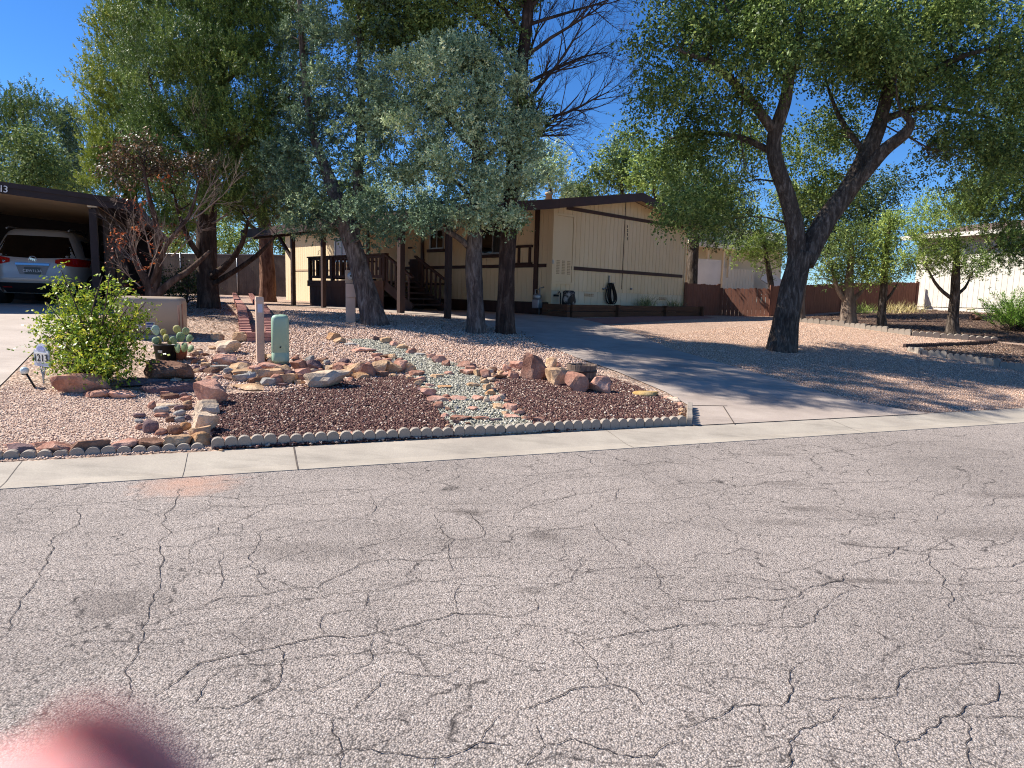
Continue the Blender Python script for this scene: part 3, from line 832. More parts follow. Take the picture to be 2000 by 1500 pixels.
# front door and inset jamb
yd = on_front(764, 520).y
mb = MB(); mb.box((-0.03, yd, 0.84 + 1.02), (0.055, 0.98, 2.04)); dr = mb.build('front_door', M_SIDING, house)
mb = MB(); mb.lathe((-0.11, yd + 0.38, 0.84 + 0.98), [(0.03, 0), (0.035, 0.03), (0.02, 0.05)], 8, axis='x'); mb.build('door_knob', M_METAL, dr)
mb = MB(); mb.box((-0.018, on_front(802, 484).y, on_front(802, 484).z), (0.03, 0.24, 0.06)); mb.build('name_plaque', M_TRIM, house)
# meter on the front wall by the corner
p = on_front(1060, 574)
gm = thing('gas_meter', A0 + GD * -0.22 + FD * p.y, 'grey gas meter with pipes on the front wall beside the corner of the house', 'gas meter', H_ROT)
mb = MB(); mb.box((0, 0, 0.30), (0.18, 0.26, 0.26)); mb.lathe((0, 0, 0.43), [(0.11, 0), (0.12, 0.02), (0.12, 0.12), (0.05, 0.16)], 14); mb.build('meter_body', M_METAL, gm, bevel=0.02)
mb = MB(); mb.tube([(0, -0.09, -0.05), (0, -0.09, 0.75), (0.16, -0.09, 0.78)], 0.02, 8); mb.tube([(0, 0.09, 0.4), (0, 0.09, 0.7), (0.16, 0.09, 0.72)], 0.02, 8); mb.build('pipe', M_METAL, gm)

# dark slatted screen by the steps
p0 = on_front(800, 510, 0.9); p1 = on_front(829, 510, 0.9)
sc = thing('slatted_screen', A0 + GD * -0.9 + FD * ((p0.y + p1.y) / 2), 'dark brown slatted wooden screen under the awning beside the steps', 'screen', H_ROT)
mb = MB(); w = abs(p0.y - p1.y)
for k in range(9): mb.box((0, -w / 2 + 0.06 + k * (w - 0.12) / 8, 0.82), (0.03, 0.09, 1.62))
mb.build('slat_panel', M_DARKWOOD, sc)
mb = MB(); mb.box((-0.03, 0, 1.5), (0.03, w, 0.1)); mb.box((-0.03, 0, 0.25), (0.03, w, 0.1)); mb.build('rail', M_DARKWOOD, sc)

# ------------------------------------------------------------------ porch deck
DX = -2.75; DZ = on_front(680, 548, 2.75).z
dy1 = on_front(603, 540, 2.75).y; dy0 = on_front(748, 540, 2.75).y
deck = thing('porch_deck', A0, 'dark brown raised wooden deck with railing at the sunlit end of the house', 'deck', H_ROT)
mb = MB()
n = 12
for k in range(n):
    xa = DX + (-DX - 0.05) * k / n; mb.box((xa + 0.11, (dy0 + dy1) / 2, DZ - 0.02), (0.215, dy1 - dy0, 0.04))
mb.build('floor', M_DARKWOOD, deck)
mb = MB()
for k in range(int((dy1 - dy0) / 0.15)): mb.box((DX + 0.03, dy0 + 0.075 + k * 0.15, DZ / 2 - 0.12), (0.03, 0.147, DZ + 0.1))
for k in range(17): mb.box((DX + 0.1 + k * 0.155, dy1 - 0.03, DZ / 2 - 0.12), (0.15, 0.03, DZ + 0.1))
mb.box((DX - 0.01, (dy0 + dy1) / 2, DZ - 0.10), (0.045, dy1 - dy0 + 0.1, 0.2))
mb.build('skirt', paint('brown deck skirt', '#4e372d', '#5f463a', 0.85, 3, 0.3, 40, (1, 1, 0.2)), deck)
RH = on_front(680, 499, 2.75).z
for yy in (dy0, (dy0 * 2 + dy1) / 3, (dy0 + 2 * dy1) / 3, dy1):
    mb = MB(); mb.box((DX + 0.06, yy, (DZ + RH) / 2 - 0.05), (0.1, 0.12, RH - DZ + 0.1)); mb.build('rail_post', M_DARKWOOD, deck)
mb = MB(); mb.box((DX + 0.06, (dy0 + dy1) / 2, RH), (0.16, dy1 - dy0 + 0.2, 0.045)); mb.box((DX + 0.06, (dy0 + dy1) / 2, DZ + 0.13), (0.05, dy1 - dy0, 0.08)); mb.box((DX + 0.06, (dy0 + dy1) / 2, RH - 0.07), (0.05, dy1 - dy0, 0.08))
mb.box((DX / 2, dy1, RH), (-DX, 0.12, 0.045)); mb.box((DX / 2, dy1, DZ + 0.13), (-DX, 0.05, 0.08)); mb.build('hand_rail', M_DARKWOOD, deck)
k = 0; yy = dy0 + 0.22; rr = random.Random(4)
while yy < dy1 - 0.1:
    mb = MB(); w = 0.085 if k % 2 else 0.13
    mb.box((DX + 0.06, yy, (DZ + RH) / 2 + 0.02), (0.03, w, RH - DZ - 0.22)); mb.build('baluster', M_DARKWOOD, deck); yy += 0.235; k += 1
for k in range(9):
    mb = MB(); mb.box((DX + 0.35 + k * 0.26, dy1, (DZ + RH) / 2 + 0.02), (0.1, 0.03, RH - DZ - 0.22)); mb.build('baluster', M_DARKWOOD, deck)
# steps going down towards the right
ns = 4; run = 0.34
for k in range(ns):
    mb = MB(); mb.box((DX + 0.62, dy0 - 0.17 - k * run, DZ - (k + 1) * DZ / (ns + 1)), (1.1, run + 0.03, 0.05)); mb.build('stair_tread', M_DARKWOOD, deck)
ye = dy0 - ns * run - 0.1
mb = MB(); mb.bar((DX + 0.05, dy0, DZ - 0.1), (DX + 0.05, ye, 0.05), 0.05, 0.28); mb.bar((DX + 1.2, dy0, DZ - 0.1), (DX + 1.2, ye, 0.05), 0.05, 0.28); mb.build('stair_stringer', M_DARKWOOD, deck)
for xx in (DX + 0.05, DX + 1.2):
    mb = MB(); mb.bar((xx, dy0, RH), (xx, ye, RH - DZ + 0.15), 0.09, 0.06); mb.build('stair_rail', M_DARKWOOD, deck)
    for k in range(6):
        f = (k + 0.7) / 6.5; yy = dy0 + (ye - dy0) * f; zb = DZ * (1 - f) - 0.02; zt = RH + (RH - DZ + 0.15 - RH) * f
        mb = MB(); mb.box((xx, yy, (zb + zt) / 2), (0.035, 0.07, zt - zb)); mb.build('baluster', M_DARKWOOD, deck)

# ------------------------------------------------------------------ timber planter along the gable wall
PD = max(0.55, -loc_h(G(1116, 620.5)).y)
xe = min(HW + 0.6, max(HW - 0.4, loc_h(hit(1369, 605, A0 - FD * PD, FD)).x))
pl = thing('timber_planter', A0, 'long brown railway timber planter box against the gable wall', 'planter', H_ROT)
zt = loc_h(hit(1200, 596, A0 - FD * PD, FD)).z
mb = MB()
seg = [0.0, 2.0, 4.3, xe]
x_at = [loc_h(hit(px, 605, A0 - FD * PD, FD)).x for px in (1116, 1205, 1298, 1369)]
for a_, b_ in zip(x_at, x_at[1:]):
    for r_ in range(3):
        hh = (zt + 0.25) / 3
        mb.box(((a_ + b_) / 2, -PD + 0.07, -0.25 + hh * (r_ + 0.5)), (b_ - a_ - 0.09, 0.14, hh - 0.012))
mb.build('front_timbers', M_TIMBER, pl, bevel=0.008)
for xe_ in (x_at[0] - 0.08, xe + 0.04):
    mb = MB()
    for r_ in range(3):
        hh = (zt + 0.25) / 3
        mb.box((xe_, -PD / 2, -0.25 + hh * (r_ + 0.5)), (0.14, PD - 0.06, hh - 0.012))
    mb.build('end_timbers', M_TIMBER, pl, bevel=0.008)
for a_ in x_at[1:]:
    mb = MB(); mb.box((a_, -PD - 0.01, zt / 2 - 0.1), (0.1, 0.18, zt + 0.22)); mb.build('timber_stake', M_TIMBER, pl, bevel=0.006)
mb = MB(); mb.box(((x_at[0] + xe) / 2, -PD / 2 + 0.03, zt - 0.12), (xe - x_at[0], PD - 0.16, 0.03)); mb.build('soil', M_MULCH, pl)
# reddish paver strip along the planter
sheet('paver_path', px_poly([(1127, 623.5), (1185, 634), (1290, 628), (1400, 622), (1372, 617), (1300, 617), (1200, 620)]), paint('red pavers', '#8a5c50', '#9d6d60', 0.9, 8, 0.3, 40), 0.010)
# coiled hose
hz = thing('garden_hose', A0, 'black garden hose coiled on a peg on the gable wall', 'garden hose', H_ROT)
mb = MB(); rr = random.Random(2)
pt = on_gable(1193, 553, 0.1); pb = on_gable(1197, 594, 0.1)
for k in range(9):
    pts = []; w = rr.uniform(0.13, 0.30); hgt = (pt.z - pb.z) * rr.uniform(0.86, 1.0); ox = rr.uniform(-0.04, 0.06)
    for j in range(25):
        an = 2 * math.pi * j / 24
        zz = pt.z - hgt / 2 + hgt / 2 * math.cos(an); ww = w * (0.35 + 0.65 * (1 - (zz - (pt.z - hgt)) / hgt))
        pts.append((pt.x + ox + ww * math.sin(an) + 0.05 * (1 - math.cos(an)) , -0.07 - 0.012 * k, zz))
    mb.tube(pts, 0.017, 6, cap=False)
mb.build('hose_coil', M_BLACK, hz)
mb = MB(); mb.box((pt.x, -0.03, pt.z + 0.1), (0.035, 0.05, 0.26)); mb.bar((pt.x, -0.03, pt.z - 0.02), (pt.x, -0.24, pt.z + 0.0), 0.03, 0.03); mb.build('peg', M_METAL, hz)
# sack standing on the planter end
p = on_gable(1108, 583, 0.3)
sk = MB(); vs = []; 
prof = [(0.16, 0.0), (0.21, 0.05), (0.22, 0.2), (0.20, 0.36), (0.21, 0.46), (0.14, 0.5), (0.03, 0.5)]
sk.lathe((0, 0, 0), prof, 14)
M_SACK = paint('crumpled sack', '#151212', '#a79f98', 0.55, 5, 0.5, 9, lo=0.48, hi=0.6)
o = sk.build('storage_sack', M_SACK, None)
for v in o.data.vertices:
    nn = mnoise.noise(Vector(v.co) * 7.0); v.co.x *= 1 + 0.25 * nn; v.co.y *= 0.75 + 0.25 * nn
o.location = A0 + GD * (p.x) - FD * 0.35 + Vector((0, 0, zt - 0.115)); o.rotation_euler = (0, 0, H_ROT)
tag(o, 'black and white crumpled sack standing in the planter by the utility door', 'sack')

# ------------------------------------------------------------------ driveways
_q = [A0 + GD * (-0.1) + FD * y for y in (8.2, 0.3)]
_q2 = [A0 + GD * (AW_X + 0.2) + FD * y for y in (8.2, 5.0, 2.2)]
P_DRIVE = [(p.x, p.y) for p in [G(x, y) for x, y in [(1349, 833), (1815, 809), (1678, 787), (1604, 766), (1447, 721), (1300, 679), (1250, 655), (1175, 633), (1125, 622)]]
           + [_q[1], _q[0]] + _q2 + [G(x, y) for x, y in [(872, 627), (940, 634), (988, 643), (1052, 668), (1122, 698), (1205, 727), (1300, 767), (1349, 796)]]]
sheet('driveway', P_DRIVE, M_DRIVE, 0.013, 0.4)
mb = MB()
for a, b in (((1412, 795), (1434, 830)), ((1350, 794), (1420, 795))):
    pa, pb_ = G(*a), G(*b); 
    n_ = 6
    for k in range(n_):
        u, w_ = pa.lerp(pb_, k / n_), pa.lerp(pb_, (k + 1) / n_)
        for q in (u, w_): q.z = Z(q.x, q.y) + 0.017
        mb.bar(u, w_, 0.012, 0.003)
tag(mb.build('driveway_joint', M_JOINT), kind='structure')
P_DRIVEL = px_poly([(330, 577), (190, 597), (150, 622), (85, 668), (10, 745), (-80, 830), (-180, 914), (-900, 953), (-900, 700), (-500, 570), (-200, 562), (150, 563)])
sheet('neighbour_driveway', P_DRIVEL, M_DRIVE2, 0.010, 0.4)

# ------------------------------------------------------------------ neighbour carport
CR = at(261, 394, 15.0)
DDIR = Vector((math.sin(R(-24)), math.cos(R(-24)), 0)); LDIR = Vector((-math.sin(R(66)), -math.cos(R(66)), 0))
CZ = 1.0
C0 = Vector((CR.x, CR.y, CZ)); CROT = math.atan2(-LDIR.y, -LDIR.x)   # local +x to the right along the front edge, +y into the carport
cp = thing('carport', C0, 'dark brown neighbouring carport with tan ceiling and white number 1213, sheltering a car', 'carport', CROT)
RZ = CR.z - CZ; PITCHX = 0.075; CW = 7.0; CDP = 12.0
M_CPROOF = paint('carport brown', '#251d1c', '#33282a', 0.7, 3, 0.2, 40)
M_CPCEIL = paint('carport ceiling', '#b59a78', '#c2a683', 0.85, 2, 0.2, 30)
mb = MB(); mb.prism([(0, 0.04, RZ - 0.02), (-CW, 0.04, RZ - 0.02 + CW * PITCHX), (-CW, 0.04, RZ - 0.14 + CW * PITCHX), (0, 0.04, RZ - 0.14)], (0, CDP, 0)); cpr = mb.build('roof', M_CPROOF, cp)
mb = MB(); mb.prism([(0, 0, RZ), (-CW, 0, RZ + CW * PITCHX), (-CW, 0, RZ - 0.2 + CW * PITCHX), (0, 0, RZ - 0.2)], (0, 0.038, 0))
mb.prism([(0.04, 0, RZ + 0.03), (-CW, 0, RZ + CW * PITCHX + 0.033), (-CW, 0, RZ + CW * PITCHX - 0.07), (0.04, 0, RZ - 0.07)], (0, -0.03, 0))
mb.prism([(0.003, 0.042, RZ - 0.0), (0.04, 0.042, RZ - 0.0), (0.04, 0.042, RZ - 0.2), (0.003, 0.042, RZ - 0.2)], (0, CDP, 0)); mb.build('fascia', M_CPROOF, cpr)
mb = MB(); mb.prism([(-0.75, 0.05, RZ - 0.145 + .75 * PITCHX), (-CW, 0.05, RZ - 0.145 + CW * PITCHX), (-CW, 0.05, RZ - 0.16 + CW * PITCHX), (-0.75, 0.05, RZ - 0.16 + .75 * PITCHX)], (0, 7.0, 0)); mb.build('ceiling', M_CPCEIL, cpr)
xp = -0.80
for yy in (0.18, 3.2, 6.2):
    mb = MB(); mb.box((xp, yy, (RZ - 0.18) / 2 - 0.02), (0.14, 0.14, RZ - 0.18)); po = mb.build('carport_post', M_CPROOF, cp)
    if yy < 1:
        mb = MB(); mb.box((xp, yy - 0.003, RZ - 0.13), (0.17, 0.16, 0.07)); mb.build('post_cap', M_WHITE, po)
mb = MB(); mb.box((xp, 3.8, RZ - 0.2), (0.10, 7.0, 0.16)); mb.build('beam', M_CPROOF, cp)
mb = MB(); mb.box((-CW / 2 - 0.5, 7.4, 1.2), (CW - 0.4, 0.12, 2.9)); mb.box((-CW + 0.1, 3.6, 1.3), (0.14, 7.2, 3.0)); mb.build('back_wall', M_CPROOF, cp)  # back wall and unseen left wall, added to keep sun out of the carport
mb = MB()
for k in range(26): mb.box((xp + 0.02, 1.6 + k * 0.225, 1.15), (0.03, 0.2, 2.3))
mb.build('side_screen', M_CPROOF, cp)
mb = MB(); mb.box((-0.55, 8.6, 1.15), (0.9, 4.5, 2.35)); mb.build('storage_room', M_CPROOF, cp)
txl = loc_h  # (kept for readability)
kx = [(hit(px, 372, C0 + Vector((0, 0, 0)), DDIR) - C0).dot(-LDIR) for px in (-14, -4, 3.5, 12)]
for ch, xx in zip('1213', kx):
    text('house_number', ch, 0.19, M_NUMW, cpr, (xx, -0.036, RZ - 0.115 - xx * PITCHX), (R(90), R(4), 0), 0.004)

# ------------------------------------------------------------------ parked car under the carport
M_CARP = NT('silver car paint').set('#b3aea6', 0.30, None, 0.25, 0.5)
M_CARP.node_tree.nodes['Principled BSDF'].inputs['Coat Weight'].default_value = 0.5
M_CARG = NT('car glass').set('#050607', 0.05, None, 0, 0.6)
M_TAIL = NT('red tail light').set('#a51410', 0.12, None, 0, 0.6)
M_CHROME = NT('chrome').set('#b9bcc0', 0.15, None, 1.0, 0.5)
M_CARB = paint('car black plastic', '#0c0c0d', '#151516', 0.6, 5)
rear = at(68, 590, 15.6)
rear = Vector((rear.x, rear.y, Z(rear.x, rear.y) + 0.012))
car = thing('parked_car', rear, 'silver sport utility car parked under the carport with its tail lights facing the street', 'car', CROT + R(-3))
LV = [  # z, half width, rear y, front y
 (0.26, .84, .12, 4.95), (0.36, .92, .03, 5.02), (0.52, .965, -.05, 5.06), (0.60, .975, -.06, 5.06), (0.66, .98, -.03, 5.04), (0.80, .985, -.01, 5.0), (0.95, .985, .01, 4.9),
 (1.06, .965, .05, 4.6), (1.13, .94, .10, 3.95), (1.28, .885, .24, 3.45), (1.45, .82, .38, 3.05), (1.60, .755, .50, 2.75), (1.70, .69, .60, 2.5), (1.76, .60, .72, 2.25), (1.785, .45, .9, 1.95)]
NEXP = 4.6
def lv(z):
    for a, b in zip(LV, LV[1:]):
        if z <= b[0]:
            f = (z - a[0]) / (b[0] - a[0]); return [a[k] + (b[k] - a[k]) * f for k in (1, 2, 3)]
    return LV[-1][1:]
def rear_y(x, z):
    w, r, f = lv(z); h = (f - r) / 2; c = (f + r) / 2
    return c - h * (max(0, 1 - abs(x / w) ** NEXP)) ** (1 / NEXP)
def side_x(y, z):
    w, r, f = lv(z); h = (f - r) / 2; c = (f + r) / 2
    return w * (max(0, 1 - abs((y - c) / h) ** NEXP)) ** (1 / NEXP)
mb = MB(); vs = []; N = 72
for z, w, r, f in LV:
    h = (f - r) / 2; c = (f + r) / 2
    for j in range(N):
        an = 2 * math.pi * j / N; ca, sa = math.cos(an), math.sin(an)
        vs.append((w * math.copysign(abs(ca) ** (2 / NEXP), ca), c + h * math.copysign(abs(sa) ** (2 / NEXP), sa), z))
fs = []
for i in range(len(LV) - 1):
    for j in range(N): fs.append((i * N + j, i * N + (j + 1) % N, (i + 1) * N + (j + 1) % N, (i + 1) * N + j))
fs.append(tuple(range((len(LV) - 1) * N, len(LV) * N)))
mb.add(vs, fs, 0, None, True); mb.build('body', M_CARP, car)
def patch(name, mat, fx0, fx1, z0, z1, lift=0.006, nu=16, nv=8, parent=None, thick=True):
    """rear-surface patch between x = fx0(v) .. fx1(v)"""
    mb = MB(); vs = []
    for i in range(nv + 1):
        v = i / nv
        for j in range(nu + 1):
            u = j / nu; x0, x1 = fx0(v), fx1(v); x = x0 + (x1 - x0) * u
            za, zb = (z0(u) if callable(z0) else z0), (z1(u) if callable(z1) else z1)
            z = za + (zb - za) * v; w = lv(z)[0]; x = max(-w * .997, min(w * .997, x))
            y = rear_y(x, z); e = abs(x / w) ** 8
            vs.append((x + math.copysign(lift * e, x), y - lift * (1 - 0.5 * e), z))
    fs = [(i * (nu + 1) + j, i * (nu + 1) + j + 1, (i + 1) * (nu + 1) + j + 1, (i + 1) * (nu + 1) + j) for i in range(nv) for j in range(nu)]
    mb.add(vs, fs, 0, None, True); return mb.build(name, mat, parent or car)
patch('rear_window', M_CARG, lambda v: -(0.80 - 0.19 * v), lambda v: 0.80 - 0.19 * v, lambda u: 1.12 - 0.05 * (1 - (2 * u - 1) ** 2), 1.60)
for sg in (-1, 1):
    t_ = patch('tail_light', M_TAIL, lambda v: sg * 0.44, lambda v: sg * 0.955, lambda u: 1.0 - 0.085 * math.sin(math.pi * min(1, 0.12 + u * .6)) - 0.02 * u, lambda u: 1.01 + 0.085 * math.sin(math.pi * min(1, 0.15 + u * .55)), 0.014)
    mb = MB(); mb.lathe((sg * 0.56, rear_y(0.56, 1.0) - 0.024, 0.985), [(0.0, -0.006), (0.03, -0.004), (0.04, 0.012)], 12, axis='y'); mb.build('reverse_lamp', M_CHROME, t_)
    patch('reflector', M_TAIL, lambda v: sg * 0.42, lambda v: sg * 0.62, 0.385, 0.405, 0.012, 6, 2)
    patch('side_mirror_cap', M_CARP, lambda v: sg * 0.02, lambda v: sg * 0.03, 0.55, 0.56, 0.001, 2, 2) if False else None
pr = patch('plate_recess', paint('recess silver', '#7d7a76', '#8a8783', 0.4), lambda v: -(0.25 + 0.08 * v), lambda v: 0.25 + 0.08 * v, 0.69, 0.92, 0.004)
mb = MB(); mb.box((0, rear_y(0, 0.78) - 0.018, 0.78), (0.31, 0.012, 0.155)); plt = mb.build('number_plate', paint('plate', '#3b4546', '#4b5657', 0.5), car)
text('plate_text', 'CEW1L3A', 0.085, M_NUMW, plt, (0, rear_y(0, 0.78) - 0.026, 0.775), (R(90), 0, 0), 0.001)
patch('trim_bar', M_CHROME, lambda v: -0.33, lambda v: 0.33, 0.905, 0.955, 0.022)
mb = MB(); yy = rear_y(0, 1.035) - 0.01
ring = [(0.075 * math.cos(a), yy, 1.035 + 0.075 * math.sin(a)) for a in [2 * math.pi * k / 24 for k in range(25)]]
mb.tube(ring, 0.008, 6, cap=False)
for k in (-1, 0, 1):
    cx = k * 0.038; cz = 1.035 - k * 0.012
    mb.prism([(cx - .02, yy, cz + .028), (cx + .02, yy, cz + .028), (cx + .018, yy, cz - .005), (cx, yy, cz - .032), (cx - .018, yy, cz - .005)], (0, -0.006, 0))
mb.build('emblem', M_CHROME, car)
patch('rear_bumper', M_CARB, lambda v: -0.9, lambda v: 0.9, 0.27, 0.50, 0.010)
patch('bumper_step', M_CARP, lambda v: -0.86, lambda v: 0.86, 0.555, 0.615, 0.03)
for sg in (-1, 1):
    mb = MB(); vs = []; nu, nv = 20, 6
    for i in range(nv + 1):
        for j in range(nu + 1):
            z = 1.15 + 0.40 * i / nv; y = 0.75 + 0.25 * i / nv + (2.9 - 0.45 * i / nv - 0.75 - 0.25 * i / nv) * j / nu
            vs.append((sg * (side_x(y, z) + 0.006), y, z))
    mb.add(vs, [(i * (nu + 1) + j, i * (nu + 1) + j + 1, (i + 1) * (nu + 1) + j + 1, (i + 1) * (nu + 1) + j) for i in range(nv) for j in range(nu)], 0, None, True); mb.build('side_window', M_CARG, car)
    for yy in (1.0, 4.05):
        mb = MB(); mb.lathe((sg * 0.86, yy, 0.36), [(0.2, -0.11), (0.34, -0.11), (0.365, -0.08), (0.365, 0.08), (0.34, 0.11), (0.2, 0.11)], 24, axis='x'); wh = mb.build('wheel', M_BLACK, car)
        mb = MB(); mb.lathe((sg * 0.955, yy, 0.36), [(0.03, -0.02), (0.24, -0.02), (0.25, 0.02), (0.05, 0.03)], 18, axis='x'); mb.build('rim', M_METAL, wh)
    mb = MB(); mb.tube([(sg * 0.62, 0.6, 1.755), (sg * 0.62, 0.75, 1.80), (sg * 0.62, 2.3, 1.82), (sg * 0.62, 2.45, 1.77)], 0.018, 6); mb.build('roof_rail', M_METAL, car)
# ------------------------------------------------------------------ utilities in the yard
ST_ROT = math.atan2(ES.y, ES.x)
def rrect(w, d, r, n=5):
    out = []
    for cx, cy, a0 in ((w / 2 - r, d / 2 - r, 0), (-w / 2 + r, d / 2 - r, 90), (-w / 2 + r, -d / 2 + r, 180), (w / 2 - r, -d / 2 + r, 270)):
        for k in range(n + 1):
            a = R(a0 + 90 * k / n); out.append((cx + r * math.cos(a), cy + r * math.sin(a)))
    return out
def loft(mb, rings, m=0, smooth=True, cap=True):
    n = len(rings[0]); vs = [p for r in rings for p in r]; fs = []
    for i in range(len(rings) - 1):
        for j in range(n): fs.append((i * n + j, i * n + (j + 1) % n, (i + 1) * n + (j + 1) % n, (i + 1) * n + j))
    if cap: fs.append(tuple(range(n))[::-1]); fs.append(tuple((len(rings) - 1) * n + j for j in range(n)))
    mb.add(vs, fs, m, None, smooth)

# tan transformer box
b = G(291, 662); D_ = b.y
wb = 133 / F_PX * D_ * 0.90; hb = 82 / F_PX * D_
tb = thing('transformer_box', b + ET * 0.05, 'large tan metal utility box with rounded top edges, rusty right edge and a warning sticker', 'utility box', R(20))
mb = MB(); dp = 0.75
rings = []
for z, ins in ((-0.05, 0), (hb - 0.10, 0), (hb - 0.04, 0.012), (hb - 0.01, 0.04), (hb, 0.09)):
    rings.append([(x, y + dp / 2, z) for x, y in rrect(wb - 2 * ins, dp - 2 * ins, 0.07)])
loft(mb, rings); mb.build('cabinet', M_TAN, tb)
mb = MB(); mb.box((wb / 2 - 0.055, 0.028, hb * 0.42), (0.035, 0.07, hb * 0.8)); mb.box((wb / 2 - 0.018, 0.06, hb * 0.42), (0.045, 0.06, hb * 0.86)); mb.build('rusty_edge', M_RUST, tb, bevel=0.01)
mb = MB(); mb.box((0, 0.35, 0.03), (wb + 0.12, dp + 0.12, 0.06)); mb.build('concrete_pad', M_EDGE, tb)
sx = (298 - 298) / F_PX * D_
mb = MB(); mb.box((0.02, -0.003, hb * 0.30), (0.13, 0.006, 0.14)); lab = mb.build('warning_sticker', M_WHITE, tb)
mb = MB(); mb.box((0.02, -0.007, hb * 0.30 + 0.0), (0.11, 0.003, 0.016)); mb.box((0.02, -0.007, hb * 0.30 + 0.04), (0.11, 0.003, 0.03)); mb.build('sticker_bands', paint('label blue', '#3c4f86', '#4a5c92', 0.6), lab)
mb = MB(); mb.box((-0.14, -0.003, hb * 0.30), (0.08, 0.006, 0.08)); mb.build('warning_sticker', M_WHITE, tb)

# tan marker post
b = G(509, 709); hgt = 129 / F_PX * b.y; w = 18 / F_PX * b.y
tp = thing('utility_marker_post', b, 'slim tan square utility post with a small white label', 'utility post', R(28))
mb = MB(); mb.box((0, 0, hgt / 2 - 0.03), (w * .8, w * .8, hgt - 0.03)); mb.build('post', M_TANPOST, tp, bevel=0.008)
mb = MB(); mb.box((0, 0, hgt - 0.03), (w * .88, w * .88, 0.06), taper=0.86); mb.build('post_cap', M_TANPOST, tp, bevel=0.006)
mb = MB(); mb.box((0, 0, hgt * .29), (w * .84, w * .84, 0.02)); mb.build('seam', M_TANPOST, tp)
mb = MB(); mb.box((0.0, -w * .4 - 0.002, hgt * 0.83), (w * .5, 0.004, 0.12)); mb.build('label_plate', paint('pale label', '#b8b8c2', '#c8c8d0', 0.5), tp)

# green cable pedestal
b = G(548, 712); hgt = 98 / F_PX * b.y; w = 35 / F_PX * b.y
gp = thing('cable_pedestal', b, 'mint green plastic cable pedestal with a domed top', 'utility pedestal', R(20))
mb = MB(); rings = []
for z, k in ((-0.05, .80), (0.045, .80), (0.05, .97), (0.07, .99), (0.17, 1.0), (0.175, .975), (0.185, .975), (0.19, 1.0), (hgt - 0.10, .99), (hgt - 0.05, .96), (hgt - 0.02, .85), (hgt - 0.004, .6), (hgt, .25)):
    rings.append([(x * k, y * k, z) for x, y in rrect(w * .95, w * .95, w * .3)])
loft(mb, rings); mb.build('shell', M_GREEN, gp)
mb = MB(); mb.lathe((0.0, -w * .475 - 0.004, 0.26), [(0.0, -0.004), (0.012, -0.003), (0.012, 0.006)], 10, axis='y'); mb.build('lock_hole', M_BLACK, gp)

# electric meter pedestal
b = G(685, 630); hgt = 100 / F_PX * b.y; w = 19.5 / F_PX * b.y
mp = thing('meter_pedestal', b, 'beige metal electric meter pedestal with a round glass meter beside the leaning tree', 'electric meter', R(12))
mb = MB(); mb.box((0, 0, hgt * .24), (w * .95, w * .6, hgt * .50)); mb.build('base_box', M_TANPOST, mp, bevel=0.006)
mb = MB(); mb.box((0.01, -0.01, hgt * .62), (w * 1.04, w * .72, hgt * .26)); mb.build('breaker_box', M_TANPOST, mp, bevel=0.006)
mb = MB(); mb.box((-0.01, 0.0, hgt * .88), (w * .95, w * .6, hgt * .25)); mb.build('meter_box', M_TAN, mp, bevel=0.006)
mb = MB(); mb.lathe((0.025, -w * .3, hgt * .89), [(0.0, -0.1), (0.055, -0.095), (0.075, -0.06), (0.08, -0.02), (0.09, -0.02), (0.09, 0.01)], 20, axis='y'); mt = mb.build('meter_dial', paint('meter glass', '#9b9c98', '#c3c5c0', 0.2), mp)
mb = MB(); mb.box((0.025, -w * .3 - 0.096, hgt * .895), (0.07, 0.01, 0.03)); mb.build('dial_window', M_BLACK, mt)

# house number sign and solar light
b = G(84, 752); dS = b.y
ns_ = thing('number_sign', b, 'small white arched yard sign reading 1213 on a wire stake', 'sign', R(-22))
hs = 70 / F_PX * dS; w = 0.255
M_SIGN = paint('marbled sign', '#aeb4c2', '#d8d9dd', 0.5, 12, 0.1, 40)
zb = 0.22
pts = [(-w / 2, zb), (w / 2, zb - 0.005), (w / 2, zb + 0.17), (w / 2 - 0.02, zb + 0.185), (w / 2 - 0.05, zb + 0.18)] + [(0.0 + 0.085 * math.cos(a), zb + 0.185 + 0.075 * math.sin(a)) for a in [R(20 * k) for k in range(0, 10)]] + [(-w / 2 + 0.05, zb + 0.18), (-w / 2 + 0.02, zb + 0.19), (-w / 2, zb + 0.18)]
mb = MB(); mb.prism([(x, 0, z) for x, z in pts], (0, 0.018, 0)); sg_ = mb.build('sign_panel', M_SIGN, ns_)
mb = MB(); mb.box((0, -0.004, zb + 0.095), (w * .8, 0.006, 0.115)); mb.build('number_panel', M_WHITE, sg_)
mb = MB(); mb.prism([(0.065 * math.cos(a), -0.004, zb + 0.18 + 0.055 * math.sin(a)) for a in [R(18 * k) for k in range(11)]], (0, 0.003, 0)); mb.build('sign_emblem', paint('sign blue', '#7d87b4', '#a6abd0', 0.5, 30), sg_)
text('sign_number', '1213', 0.118, M_NUM, sg_, (0, -0.009, zb + 0.092), (R(90), 0, 0), 0.002, space=1.05)
mb = MB()
for dx in (-0.05, 0.0, 0.05): mb.tube([(dx, 0.01, zb + 0.01), (dx * 0.3, 0.01, zb - 0.10), (0.0, 0.01, 0.03), (0.01, 0.01, -0.05)], 0.006, 6)
mb.build('stake', M_METAL, ns_)
b = G(69, 758); hh = at(48, 724, b.y)
sl = thing('solar_light', b, 'leaning black garden stake light with a white glass globe in front of the number sign', 'garden light')
v = hh - b
mb = MB(); mb.tube([-v * 0.15, v * 0.5, v * 0.9], 0.012, 8); mb.build('stake', M_BLACK, sl)
